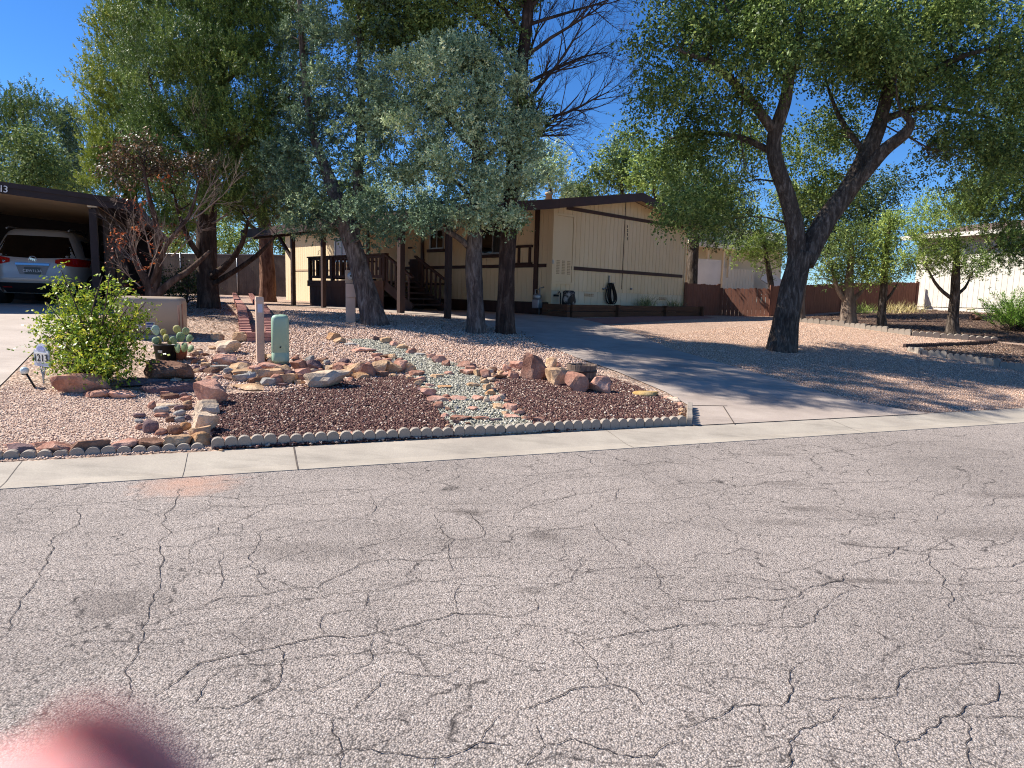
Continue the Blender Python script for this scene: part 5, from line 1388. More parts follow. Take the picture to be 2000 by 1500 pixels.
# labels: colour + size + row, ordered from the left where several of a colour share a row
ORD = ['first', 'second', 'third', 'fourth', 'fifth', 'sixth', 'seventh', 'eighth', 'ninth', 'tenth', 'eleventh', 'twelfth', 'thirteenth', 'fourteenth', 'fifteenth', 'sixteenth']
from collections import defaultdict
_by = defaultdict(list)
for rw in [q for q in ROCKS if q[0] != '_fill']: _by[(rw[0], rw[1])].append(rw)
for (row, key), lst in _by.items():
    lst.sort(key=lambda q: q[2])
    ws = sorted(q[3] for q in lst)
    for i, q in enumerate(lst):
        shape = 'flat slab' if q[4] < q[3] * 0.3 else 'boulder' if q[3] > 40 else 'stone'
        pre = '' if len(lst) == 1 else ('largest ' if q[3] == ws[-1] and ws.count(ws[-1]) == 1 else '')
        if len(lst) == 1 or pre: lab = f"{pre}{CWORD[key]} {shape} {ROW[row]}"
        else:
            lab = f"{ORD[i]} {CWORD[key]} stone from the left {ROW[row]}"
        tag(q[5], lab, 'rock', 'rocks ' + ROW[row])

# ------------------------------------------------------------------ loose stones, pebbles and leaf litter
OCT_V = np.array([(1,0,0),(-1,0,0),(0,1,0),(0,-1,0),(0,0,1),(0,0,-1)], float)
OCT_F = np.array([(0,2,4),(2,1,4),(1,3,4),(3,0,4),(2,0,5),(1,2,5),(3,1,5),(0,3,5)])
ZV = None
def zgrid(P):
    return np.array([Z(x, y) for x, y in P])
def scatter(name, poly, n, smin, smax, mat, squash=0.7, lift=0.0, seed=1, label_kind='stuff', fade=None):
    r = np.random.default_rng(seed); poly = list(poly); A = np.array(poly); lo, hi = A.min(0), A.max(0)
    P = np.zeros((0, 2))
    while len(P) < n:
        q = r.uniform(lo, hi, (n, 2)); q = q[in_poly(q, poly)]; P = np.concatenate([P, q])
    P = P[:n]; z = zgrid(P)
    s = r.uniform(smin, smax, n) * r.uniform(0.7, 1.25, n)
    V = OCT_V[None] * r.uniform(0.6, 1.25, (n, 6, 1)) + r.normal(0, 0.18, (n, 6, 3))
    V *= s[:, None, None]; V[:, :, 2] *= squash
    a = r.uniform(0, 2 * np.pi, n); t = r.normal(0, 0.5, n)
    ca, sa = np.cos(a)[:, None], np.sin(a)[:, None]; ct, st2 = np.cos(t)[:, None], np.sin(t)[:, None]
    y = V[:, :, 1] * ct - V[:, :, 2] * st2; zz = V[:, :, 1] * st2 + V[:, :, 2] * ct; x = V[:, :, 0]
    V = np.stack([x * ca - y * sa, x * sa + y * ca, zz], 2)
    V[:, :, 0] += P[:, 0, None]; V[:, :, 1] += P[:, 1, None]; V[:, :, 2] += (z + lift + s * 0.25)[:, None]
    T = (OCT_F[None] + (np.arange(n) * 6)[:, None, None]).reshape(-1, 3)
    o = tri_mesh(name, V.reshape(-1, 3), T, mat, np.repeat(r.uniform(0, 1, n), 8))
    return tag(o, kind='stuff')
def rnd_mat(name, stops, rough=0.85, spec=0.2, bump=0.0):
    t = NT(name); col = t.ramp(t.attr(), stops, 'LINEAR')
    return t.set(col, rough, None, spec=spec)
M_LAVA = rnd_mat('lava stones', [(0, '#3d2828'), (0.35, '#543a37'), (0.6, '#684943'), (0.82, '#78584b'), (0.88, '#987d6b'), (0.95, '#b39d8a'), (1, '#d2c3b2')])
M_PEB = rnd_mat('creek pebbles', [(0, '#737062'), (0.3, '#979383'), (0.55, '#aeaa98'), (0.75, '#c4bcaa'), (0.88, '#8f8d7e'), (1, '#e0d6c4')], 0.8, 0.15)
M_TANST = rnd_mat('tan stones', [(0, '#a38573'), (0.3, '#c2a28d'), (0.6, '#d6bba7'), (0.8, '#b5937d'), (1, '#e3d0c0')])
M_GRANST = rnd_mat('granite crumbs', [(0, '#a98a76'), (0.4, '#c8a994'), (0.7, '#d9bda6'), (1, '#e6d2c0')])
M_PINKST = rnd_mat('pink stones', [(0, '#ac8a74'), (0.4, '#cba98f'), (0.7, '#dbbaa0'), (1, '#e8d1bd')])
def scal(s): return s
scatter('lava_gravel', P_LAVA1, 30000, 0.009, 0.019, M_LAVA, 0.8, 0.010, 11)
scatter('lava_gravel', P_LAVA2, 26000, 0.009, 0.019, M_LAVA, 0.8, 0.010, 12)
scatter('creek_pebbles', P_CREEK, 15000, 0.010, 0.024, M_PEB, 0.6, 0.008, 13)
scatter('granite_gravel', [p for p in P_DGL if p[0] > -9], 16000, 0.006, 0.012, M_GRANST, 0.7, 0.004, 14)
scatter('tan_gravel', P_YARD, 46000, 0.013, 0.024, M_TANST, 0.7, 0.003, 15)
_pk = px_poly([(1830,806),(2050,795),(2100,720),(1950,668),(1780,655),(1555,627),(1300,655),(1250,655),(1300,679),(1447,721),(1604,766),(1678,787)])
scatter('pink_gravel', _pk, 80000, 0.007, 0.014, M_PINKST, 0.7, 0.004, 16)
scatter('stone_chips', px_poly([(360,700),(440,690),(440,770),(420,765),(380,745),(330,720)]), 2500, 0.012, 0.03, M_TANST, 0.6, 0.003, 18)

def litter(name, poly, n, size, mat, seed, lift=0.012):
    r = np.random.default_rng(seed); A = np.array(poly); lo, hi = A.min(0), A.max(0); P = np.zeros((0, 2))
    while len(P) < n:
        q = r.uniform(lo, hi, (n, 2)); q = q[in_poly(q, list(poly))]; P = np.concatenate([P, q])
    P = P[:n]; z = zgrid(P); a = r.uniform(0, 6.28, n); L = size * r.uniform(.6, 1.3, n); W = L * 0.45
    d = np.stack([np.cos(a), np.sin(a), r.normal(0, .25, n)], 1); s = np.stack([-np.sin(a), np.cos(a), r.normal(0, .3, n)], 1)
    c = np.stack([P[:, 0], P[:, 1], z + lift + L * .12], 1)
    V = np.stack([c - d * L[:, None] / 2, c + s * W[:, None] / 2, c + d * L[:, None] / 2, c - s * W[:, None] / 2], 1)
    return tag(raw_mesh(name, V, 4, mat, r.uniform(0, 1, n)), kind='stuff')
M_LITTER = rnd_mat('dry leaves', [(0, '#59402f'), (0.4, '#7d5e47'), (0.7, '#9a7d62'), (1, '#b9a083')], 0.9)
litter('leaf_litter', P_MULCH, 9000, 0.06, M_LITTER, 21)
litter('leaf_litter', P_BLOCKBED, 1500, 0.06, M_LITTER, 22, 0.02)
_px = px_poly([(330, 600), (455, 590), (480, 640), (470, 660), (380, 655), (340, 640)])
litter('leaf_litter', _px, 2500, 0.05, M_LITTER, 23)
litter('leaf_litter', px_poly([(700, 610), (1000, 640), (1060, 665), (980, 660), (760, 640)]), 700, 0.05, M_LITTER, 24)
# ------------------------------------------------------------------ vegetation
def leaf_mat(name, stops, rough=0.55, spec=0.35, trans=0.25):
    t = NT(name); col = t.mix(1.0, t.ramp(t.attr(), stops), (1.55, 1.5, 1.3), 'MULTIPLY')
    t.set(col, rough, None, spec=spec)
    tr = t.n.new('ShaderNodeBsdfTranslucent'); t.l.new(t.mix(0.5, col, (0.35, 0.45, 0.08), 'MIX') if False else col, tr.inputs['Color'])
    mx = t.n.new('ShaderNodeMixShader'); mx.inputs[0].default_value = trans
    t.l.new(t.b.outputs[0], mx.inputs[1]); t.l.new(tr.outputs[0], mx.inputs[2]); t.l.new(mx.outputs[0], t.out.inputs['Surface'])
    return t.mat
M_OAK = leaf_mat('oak leaves', [(0, '#324220'), (0.45, '#506535'), (0.8, '#788a4e'), (1, '#9ca866')], 0.5, 0.35, 0.35)
M_OAK2 = leaf_mat('dark oak leaves', [(0, '#27331a'), (0.5, '#3d4d28'), (1, '#5d6d3c')], 0.45, 0.45)
M_JUNIPER = leaf_mat('blue juniper', [(0, '#566858'), (0.4, '#7a8d72'), (0.75, '#a0af8e'), (1, '#d2d8b6')], 0.6, 0.25, 0.14)
M_JUNIPER2 = leaf_mat('dark juniper', [(0, '#34473a'), (0.4, '#4d6250'), (0.8, '#6d8066'), (1, '#a6b286')], 0.6, 0.25, 0.14)
M_PINE = leaf_mat('pinyon needles', [(0, '#33441f'), (0.45, '#4c602e'), (0.8, '#6a7e40'), (1, '#94a058')], 0.5, 0.35, 0.1)
M_PINE2 = leaf_mat('yellow green pine needles', [(0, '#4a5724'), (0.45, '#6c7a30'), (0.8, '#929a46'), (1, '#b0b05c')], 0.5, 0.35, 0.15)
M_BGTREE = leaf_mat('background foliage', [(0, '#37472a'), (0.45, '#54663a'), (0.8, '#78884f'), (1, '#94a065')], 0.6, 0.25, 0.2)
M_LIGHTG = leaf_mat('light green foliage', [(0, '#4a5c30'), (0.4, '#6b7f42'), (0.8, '#8fa058'), (1, '#acb670')], 0.55, 0.3, 0.25)
M_BUSH = leaf_mat('yellow green bush leaves', [(0, '#43591f'), (0.35, '#647c28'), (0.7, '#8c9c34'), (0.9, '#aaae3e'), (1, '#c4bc4a')], 0.4, 0.45, 0.3)
M_RED = leaf_mat('red bronze leaves', [(0, '#3a1d18'), (0.3, '#5c2a20'), (0.55, '#7c4a34'), (0.8, '#9a4a2c'), (1, '#b06a3c')], 0.5, 0.3, 0.3)
M_BRONZE = leaf_mat('glossy bronze leaves', [(0, '#23261a'), (0.4, '#3a3726'), (0.7, '#5c4636'), (1, '#8a6f5c')], 0.45, 0.4, 0.15)
M_GRASS = leaf_mat('grass blades', [(0, '#4c5436'), (0.5, '#6f7850'), (1, '#9a9c70')], 0.6, 0.2, 0.2)
M_STRAW = leaf_mat('dry yellow weeds', [(0, '#857a50'), (0.5, '#aa9d70'), (1, '#c9bd98')], 0.7, 0.2, 0.25)
def bark(name, a, b, c, sx=9, bump=0.9):
    t = NT(name); co = t.coord((1, 1, 0.22)); n = t.noise(co, sx, 7, 0.72, 0.6); col = t.ramp(n.outputs['Fac'], [(0.3, a), (0.5, b), (0.72, c)])
    n2 = t.noise(t.coord(), 2.0, 4); col = t.mix(1.0, col, t.ramp(n2.outputs['Fac'], [(0.3, 0.75), (0.7, 1.1)]), 'MULTIPLY')
    return t.set(col, 0.95, t.bump(n.outputs['Fac'], bump, 0.05), spec=0.1)
M_BARKJ = bark('juniper bark', '#332b28', '#665b54', '#a0958c', 14, 1.0)
M_BARKP = bark('pine bark', '#2b211d', '#4c3d35', '#7b675a', 10, 1.0)
M_BARKO = bark('oak bark', '#352e29', '#5a4f46', '#95887c', 16, 1.0)
M_BARKR = bark('reddish pine bark', '#4c3328', '#7d5c4a', '#a5826c', 9, 0.9)
M_BARKG = bark('pale grey bark', '#5a4d43', '#857466', '#a89888', 12, 0.8)
M_BARKBR = bark('bronze tree bark', '#33261f', '#54433a', '#806d60', 10, .7)
M_TWIG = paint('dead twigs', '#3a2e28', '#5d4c42', 0.9, 6, 0.2, 40)
M_TWIGL = paint('pale twigs', '#7d6b60', '#a89686', 0.9, 6, 0.2, 40)

def unit(v):
    return v / np.maximum(1e-9, np.linalg.norm(v, axis=-1, keepdims=True))
def rdir(r, n):
    return unit(r.normal(size=(n, 3)))
def diamonds(C, d, s, L, W, bend=0.0):
    """leaf quads: base, side, tip, side"""
    L = np.asarray(L)[:, None]; W = np.asarray(W)[:, None]
    nrm = np.cross(d, s)
    return np.stack([C, C + d * L * .5 + s * W * .5 + nrm * L * bend, C + d * L, C + d * L * .5 - s * W * .5 + nrm * L * bend], 1)

def foliage(style, centers, rc, n_per, size, r, axis=None):
    """returns (quads, rnd) for leaf clumps"""
    n = len(centers); N = n * n_per
    cc = np.repeat(centers, n_per, 0); rr = np.repeat(rc, n_per)
    tone = np.repeat(r.uniform(-.22, .22, n), n_per)
    if style == 'oak':
        k = 7; m = max(1, n_per // k); ci = np.repeat(centers, m, 0); ri = np.repeat(rc, m); ns = len(ci); N = ns * k
        off = r.normal(size=(ns, 3)) * np.array([.55, .55, .42]); B = ci + off * ri[:, None]
        sd = unit(off * .8 + rdir(r, ns) * .8 + np.array([0, 0, -.25])); Sl = size * 3.4 * r.uniform(.5, 1.5, ns)
        tt = np.linspace(0.05, 1, k)[None] + r.normal(0, .06, (ns, k)); P = (B[:, None] + sd[:, None] * (tt * Sl[:, None])[:, :, None] + np.array([0, 0, -.5]) * (tt ** 2 * Sl[:, None] * .5)[:, :, None]).reshape(-1, 3)
        tone = np.repeat(np.repeat(r.uniform(-.22, .22, n), m) + r.normal(0, .1, ns), k)
        d = unit(np.repeat(sd, k, 0) * .6 + rdir(r, N) + np.array([0, 0, -0.25])); s = unit(np.cross(d, unit(rdir(r, N) * .8 + np.array([0, 0, .9]))))
        L = size * r.uniform(.5, 1.35, N); Q = diamonds(P, d, s, L, L * .6, 0.06)
        return Q, np.clip(r.uniform(.1, .9, N) + tone, 0, 1)
    if style == 'pine':
        k = 24; ns = N // k
        ci = np.repeat(centers, max(1, n_per // k), 0); ri = np.repeat(rc, max(1, n_per // k)); ti = np.repeat(r.uniform(-.22, .22, n), max(1, n_per // k)); ns = len(ci)
        off = r.normal(size=(ns, 3)) * np.array([.55, .55, .45]); B = ci + off * ri[:, None]
        sd = unit(off * .6 + rdir(r, ns) * .45 + np.array([0, 0, .95]))
        Sl = size * 2.0 * r.uniform(.7, 1.5, ns)
        t = r.uniform(0, 1, (ns, k)); base = B[:, None] + sd[:, None] * (t * Sl[:, None] * 1.3)[:, :, None]
        d = unit(sd[:, None] * .7 + r.normal(size=(ns, k, 3)) * .5).reshape(-1, 3)
        s = unit(np.cross(d, rdir(r, ns * k))); M = ns * k; L = size * r.uniform(.7, 1.2, M)
        Q = diamonds(base.reshape(-1, 3), d, s, L, L * .26)
        return Q, np.clip(r.uniform(.15, .85, M) + np.repeat(ti, k), 0, 1)
    if style == 'juniper':
        k = 9
        m = max(1, n_per // k); ci = np.repeat(centers, m, 0); ri = np.repeat(rc, m); ti = np.repeat(r.uniform(-.25, .25, n), m); ns = len(ci)
        off = r.normal(size=(ns, 3)) * np.array([.5, .5, .45]); B = ci + off * ri[:, None]
        sd = unit(off * 1.0 + rdir(r, ns) * .7 + np.array([0, 0, .45])); Sl = size * 1.9 * r.uniform(.7, 1.4, ns)
        t = np.linspace(0.05, 1, k)[None] + r.normal(0, .05, (ns, k)); base = B[:, None] + sd[:, None] * (t * Sl[:, None])[:, :, None]
        d = unit(sd[:, None] * .7 + r.normal(size=(ns, k, 3)) * .75).reshape(-1, 3); M = ns * k
        s = unit(np.cross(d, rdir(r, M))); L = size * r.uniform(.6, 1.15, M)
        Q = diamonds(base.reshape(-1, 3), d, s, L, L * .5)
        return Q, np.clip(np.repeat(r.uniform(.2, .8, ns), k) + np.repeat(ti, k) + r.normal(0, .08, M), 0, 1)

def bark_tube(mb, pts, rad, n=14, step=0.10, rough=0.09, seed=0, flare=0.0):
    """resampled, slightly knobbly trunk or limb"""
    pts = [Vector(p) for p in pts]; out = []; rads = []
    def cat(i, t):
        p0 = pts[max(0, i - 1)]; p1 = pts[i]; p2 = pts[i + 1]; p3 = pts[min(len(pts) - 1, i + 2)]
        return 0.5 * ((2 * p1) + (p2 - p0) * t + (2 * p0 - 5 * p1 + 4 * p2 - p3) * t * t + (3 * p1 - p0 - 3 * p2 + p3) * t ** 3)
    for i in range(len(pts) - 1):
        k = max(2, int((pts[i + 1] - pts[i]).length / step))
        for j in range(k): out.append(cat(i, j / k)); rads.append(rad[i] + (rad[i + 1] - rad[i]) * j / k)
    out.append(pts[-1]); rads.append(rad[-1])
    if flare:
        for i in range(len(out)):
            h = (out[i] - out[0]).length; rads[i] *= 1 + flare * math.exp(-h / (rads[0] * 1.1))
    o = len(mb.v); mb.tube(out, rads, n, cap=True)
    for i, p in enumerate(out):
        for j in range(n):
            v = Vector(mb.v[o + i * n + j]); d = v - p; an = 2 * math.pi * j / n
            nz = mnoise.noise(Vector((math.cos(an) * 2.2, math.sin(an) * 2.2, p.z * 1.1 + seed))) + 0.6 * mnoise.noise(Vector((math.cos(an) * 5, math.sin(an) * 5, p.z * 2.5 + seed * 3)))
            mb.v[o + i * n + j] = tuple(p + d * (1 + rough * nz * 1.6))
    return out, rads

def make_tree(name, label, cat, base, stems, blobs, style, mat, bark_m, clumps, n_per, size, rc=(0.25, 0.5), seed=1, group=None, shell=2.0, twig_r=0.007, up_bias=1.0, zmin=None, extra=None, crown_name='crown'):
    """stems: list of (points, radii); blobs: list of (centre, rx, ry, rz)"""
    r = np.random.default_rng(seed); rr = random.Random(seed)
    root = thing(name, base, label, cat, 0, group)
    mb = MB(); nodes = []; nrad = []
    for k, (pts, rad) in enumerate(stems):
        big = rad[0] > 0.06
        o, q = bark_tube(mb, [p - base for p in pts], rad, 16 if big else 7, 0.09 if big else 0.15, 0.09 if big else 0.04, seed + k, 0.35 if k == 0 else 0)
        a = 0 if k else len(o) // 4
        nodes += o[a:]; nrad += q[a:]
    vol = np.array([b[1] * b[2] * b[3] for b in blobs]) ** 0.7; vol /= vol.sum()
    C = []
    for b, f in zip(blobs, vol):
        m = max(3, int(round(clumps * f)))
        d = unit(r.normal(size=(m, 3))); rad = r.uniform(0, 1, m) ** (1 / (3 if shell is None else 3 + shell))
        C.append(np.array(b[0] - base) + d * rad[:, None] * np.array([b[1], b[2], b[3]]))
    C = np.concatenate(C)
    NA = np.array([tuple(p) for p in nodes]); NR = np.array(nrad)
    dist = np.min(np.linalg.norm(C[:, None, :] - NA[None, ::3, :], axis=2), axis=1)
    order = np.argsort(dist)
    NL = [tuple(p) for p in nodes]; RL = list(nrad)
    arr = np.zeros((len(NL) + len(C) * 6, 3)); arr[:len(NL)] = NL; rarr = np.zeros(len(arr)); rarr[:len(RL)] = RL; cnt = len(NL)
    for ci in order:
        c = C[ci]; v = arr[:cnt] - c; dd = np.linalg.norm(v, axis=1) + up_bias * np.maximum(0, v[:, 2] + 0.15) + 0.25 * (rarr[:cnt] < 0.012)
        i = int(np.argmin(dd)); p0 = Vector(arr[i]); p1 = Vector(c); L = (p1 - p0).length
        if L < 0.08: continue
        k = 4 if L > .5 else 3; pts = []
        side = Vector((rr.uniform(-1, 1), rr.uniform(-1, 1), rr.uniform(-.3, .9))) * L * 0.10
        for j in range(k + 1):
            t = j / k; pts.append(p0.lerp(p1, t) + side * math.sin(math.pi * t) + Vector((rr.uniform(-1, 1), rr.uniform(-1, 1), rr.uniform(-1, 1))) * L * 0.025 * (0 < j < k))
        rb = min(rarr[i] * 0.62, 0.010 + 0.016 * L); rt = min(rb, twig_r * 0.6)
        mb.tube(pts, [rb + (rt - rb) * (j / k) ** .8 for j in range(k + 1)], 5 if rb > .012 else 4, cap=False)
        for j in range(1, k + 1):
            if cnt < len(arr): arr[cnt] = pts[j]; rarr[cnt] = rb + (rt - rb) * j / k; cnt += 1
    mb.build('trunk', bark_m, root, recalc=False)
    R_ = r.uniform(rc[0], rc[1], len(C))
    Q, rnd = foliage(style, C, R_, n_per, size, r)
    raw_mesh(crown_name, Q, 4, mat, rnd, root)
    return root

def pb(px, py, rx, ry, Y, dy=0.0, deep=1.0):
    """crown blob given by its outline in the photo and its depth"""
    c = at(px, py, Y + dy); k = (Y + dy) / F_PX
    return (c, rx * k, rx * k * deep, ry * k)
def pst(lst, Y):
    return [at(x, y, Y + (dd[0] if dd else 0)) for x, y, *dd in lst]

# ---- leaning juniper
b = G(735, 634); Y = b.y
make_tree('juniper_tree', 'leaning juniper with dark rough trunk beside the electric meter and drooping blue green foliage', 'tree', b,
    [([b - Vector((0, 0, .15))] + pst([(714, 565), (692, 490), (666, 415), (640, 340, .3), (612, 265, .5), (600, 190, .6), (590, 90, .6), (585, -60, .4), (600, -200, 0)], Y), [.26, .215, .19, .165, .12, .09, .075, .06, .05, .03]),
     (pst([(690, 480), (696, 420, .2), (700, 330, .3), (706, 230, .4), (704, 130, .4), (700, 20, .4)], Y), [.12, .11, .10, .085, .06, .03])],
    [pb(*a, Y, dy) for a, dy in [((610,330,95,70),.5),((545,365,50,45),.8),((640,200,75,80),.4),((700,240,55,80),0),((680,410,110,38),-.4),((790,425,75,34),-.9),((625,435,60,30),0),((680,110,70,70),.3),((590,430,45,28),.2),((845,385,45,28),-.8),((600,240,60,60),.8),((720,330,55,50),-.3),((760,20,80,60),.5),((600,100,60,70),.8),((850,440,45,16),-1.0),((740,455,60,16),-.8),((640,10,80,60),.6)]] + [(b + Vector((-1.4, -1.6, 9.2)), 2.1, 1.8, 1.5), (b + Vector((-3.4, -1.0, 9.6)), 2.0, 1.8, 1.5), (b + Vector((-2.6, -2.0, 9.0)), 1.7, 1.5, 1.3)],  # last three lobes, high above the view, are added to shade the driveway
    'juniper', M_JUNIPER2, M_BARKJ, 560, 333, 0.060, (.14, .27), 31)
# ---- front juniper with a shaggy trunk and a dead stub
b = G(930, 650); Y = b.y
make_tree('juniper_tree', 'silvery blue green juniper with shaggy striped trunk and a sawn dead branch stub', 'tree', b,
    [([b - Vector((0, 0, .15))] + pst([(928, 590), (926, 530), (927, 470), (930, 390), (932, 310), (936, 230), (932, 150), (930, 90)], Y), [.185, .172, .17, .155, .13, .115, .095, .06, .03]),
     (pst([(920, 487), (905, 472, -.1), (885, 458, -.2), (860, 444, -.3)], Y), [.075, .062, .055, .045]),
     (pst([(930, 400), (885, 350, .2), (840, 330, .3), (760, 320, .4)], Y), [.06, .045, .035, .02]), (pst([(930, 375), (890, 390, -.2), (830, 400, -.2), (790, 395, -.2)], Y), [.05, .04, .03, .015]),
     (pst([(934, 300), (880, 240, .1), (840, 190, .2)], Y), [.06, .045, .02]), (pst([(935, 320), (985, 270, -.2), (1010, 220, -.2)], Y), [.05, .04, .02])],
    [pb(*a, Y, dy) for a, dy in [((880,150,95,60),-.1),((985,185,55,60),-.2),((825,250,65,48),0),((955,265,60,45),-.4),((1015,245,38,45),-.2),((860,325,55,30),-.3),((945,350,45,35),-.5),((1015,330,42,38),-.2),((925,415,45,30),-.4),((985,420,28,22),-.3),((870,410,40,18),-.3),((780,170,55,52),.3),((750,235,45,45),.4),((910,110,50,25),0),((1040,300,22,32),0),((800,330,45,25),.2),((900,210,40,35),-.6)]],
    'juniper', M_JUNIPER, M_BARKJ, 350, 342, 0.058, (.13, .25), 32)
# ---- tall tree with the dead fan of twigs
b = G(988, 651); Y = b.y
t3 = make_tree('pine_tree', 'tall straight tree with a bare fan of dead twigs on its right side', 'tree', b,
    [([b - Vector((0, 0, .15))] + pst([(988, 600), (989, 540), (992, 470), (998, 390), (1006, 300), (1014, 200), (1022, 110), (1032, 10), (1040, -90), (1045, -260)], Y), [.19, .178, .175, .172, .165, .15, .135, .12, .105, .08, .04]),
     (pst([(1018, 150), (960, 60, .3), (880, 0, .5), (800, -40, .6)], Y), [.05, .04, .03, .015]), (pst([(1025, 70), (960, -10, .2), (900, -80, .3)], Y), [.05, .035, .02])],
    [pb(*a, Y, dy) for a, dy in [((900,35,95,55),.6),((800,20,100,60),.7),((975,-30,80,50),.2),((735,60,60,50),.9),((1008,95,32,35),.1),((1000,430,16,14),-.2),((1028,225,30,32),-.1),((840,90,55,35),.6),((720,-40,90,50),.8),((1040,-90,90,50),.2),((960,-190,120,70),0),((1060,-230,110,70),.1)]],
    'juniper', M_BGTREE, M_BARKP, 480, 270, 0.064, (.16, .30), 33)
def twig_fan(root, base, starts, seed, mat, depth=3, r0=0.03, curl=0.25, name='bare_branches'):
    rr = random.Random(seed); mb = MB()
    def grow(p, d, L, r, lev):
        k = 6; pts = [p]; rads = [r]; dd = d.normalized(); ax = Vector((rr.uniform(-1, 1), rr.uniform(-1, 1), rr.uniform(-1, 1)))
        for j in range(k):
            dd = (dd + ax * curl * .22 + Vector((rr.uniform(-1, 1), rr.uniform(-1, 1), rr.uniform(-1, 1))) * .13 + Vector((0, 0, .03))).normalized()
            p = p + dd * L / k; pts.append(p); rads.append(r * (1 - .78 * (j + 1) / k))
        mb.tube(pts, rads, 5 if r > .01 else 3, cap=False)
        if lev < depth:
            n = [9, 7, 5][min(lev, 2)]
            for q in range(n):
                f = rr.uniform(.25, 1.0); i = min(k - 1, int(f * k)); pp = pts[i].lerp(pts[i + 1], f * k - i if f < 1 else 1)
                loc_d = (pts[i + 1] - pts[i]).normalized()
                nd = (loc_d + Vector((rr.uniform(-1, 1), rr.uniform(-1, 1), rr.uniform(-1, 1))) * .62).normalized()
                grow(pp, nd, L * rr.uniform(.35, .6), max(.0030, rads[i] * .55), lev + 1)
    for p, q, r in starts: 
        d = q - p; grow(p - base, d, d.length * 1.0, r, 0)
    return mb.build(name, mat, root, recalc=False)
twig_fan(t3, b, [(at(x0, y0, Y), at(x1, y1, Y + dy), r) for x0, y0, x1, y1, dy, r in [(1004, 300, 1150, 215, -.5, .045), (1010, 240, 1200, 190, .4, .05), (1012, 220, 1165, 60, -.4, .05), (1016, 170, 1215, 90, .3, .045), (1022, 110, 1190, 10, -.2, .045), (1028, 50, 1230, 10, .5, .04), (1030, 20, 1130, -110, -.3, .04), (1008, 270, 1130, 255, .6, .03), (1034, 0, 1220, -80, .2, .04), (1018, 150, 1090, 20, .5, .035), (1006, 285, 1085, 180, -.6, .035), (1030, 20, 960, -60, -.3, .03), (1016, 160, 950, 90, .6, .03)]], 5, M_TWIG)
# ---- the big oak on the right
b = G(1526, 685); Y = b.y
oak = make_tree('oak_tree', 'big dark evergreen oak forking into two heavy limbs over the pink gravel', 'tree', b,
    [([b - Vector((0, 0, .2))] + pst([(1533, 640), (1545, 575), (1556, 530), (1566, 492)], Y), [.28, .25, .235, .23, .25]),
     (pst([(1560, 515), (1552, 440, -.1), (1534, 375, -.2), (1516, 318, -.3), (1512, 268, -.3), (1533, 200, -.4), (1545, 130, -.5), (1562, 60, -.6), (1575, -40, -.7)], Y), [.20, .17, .155, .145, .135, .12, .09, .06, .03]),
     (pst([(1568, 515), (1610, 435, .1), (1655, 372, .2), (1692, 305, .3), (1718, 240, .4), (1735, 165, .5), (1750, 80, .6), (1760, -40, .6)], Y), [.22, .21, .195, .18, .145, .11, .07, .03]),
     (pst([(1648, 385, .15), (1690, 338, -.1), (1728, 292, -.3), (1768, 260, -.5), (1778, 236, -.6), (1760, 220, -.7)], Y), [.15, .135, .125, .105, .07, .04]),
     (pst([(1736, 180, .4), (1800, 150, 0), (1880, 110, -.5), (1960, 90, -.8)], Y), [.09, .07, .05, .02]), (pst([(1514, 260, -.3), (1460, 190, -.6), (1400, 130, -1), (1330, 100, -1.2)], Y), [.10, .08, .06, .02]),
     (pst([(1515, 300, -.3), (1450, 270, .2), (1380, 260, .5), (1310, 270, .8)], Y), [.07, .06, .04, .02]), (pst([(1722, 235, .4), (1800, 210, .8), (1890, 220, 1.2), (1960, 240, 1.4)], Y), [.08, .06, .04, .02]),
     (pst([(1540, 160, -.5), (1480, 80, -.9), (1420, 20, -1.2)], Y), [.07, .05, .02]), (pst([(1690, 300, .3), (1640, 230, .9), (1610, 150, 1.3)], Y), [.07, .05, .02])],
    [pb(*a, Y, dy) for a, dy in [((1335,110,95,100),-.6),((1450,40,120,80),-1.0),((1600,30,140,75),-.8),((1750,50,130,85),-.5),((1880,80,120,100),-.6),((1960,210,80,120),.2),((1300,235,70,80),.6),((1335,335,75,75),.8),((1375,425,60,42),.4),((1395,205,75,65),-.2),((1490,130,75,55),-1.2),((1650,140,95,65),.9),((1800,170,90,65),.8),((1610,270,85,55),1.6),((1915,310,60,70),.8),((1560,350,48,50),1.9),((1430,320,42,60),1.0),((1630,370,55,42),1.8),((1318,435,20,40),.1),((1830,300,52,48),.3),((1425,400,45,50),1.6),((1545,20,90,50),.9),((1380,-40,110,60),0),((1850,-30,140,60),.3),((2040,90,90,120),0),((1470,240,45,40),.8),((1340,400,40,45),-.3),((1350,-130,120,60),.4),((1520,-150,150,70),.8),((1720,-140,150,70),1.0),((1700,100,70,50),-1.2),((1880,200,60,50),-1.0)]],
    'oak', M_OAK, M_BARKO, 760, 301, 0.064, (.20, .36), 34, shell=1.0)
twig_fan(oak, b, [(at(1715, 235, Y + .4), at(1810, 320, Y), .02), (at(1770, 262, Y - .5), at(1840, 330, Y - .3), .02), (at(1450, 190, Y - .6), at(1440, 330, Y - .2), .02)], 9, M_TWIG, 2, name='twigs')

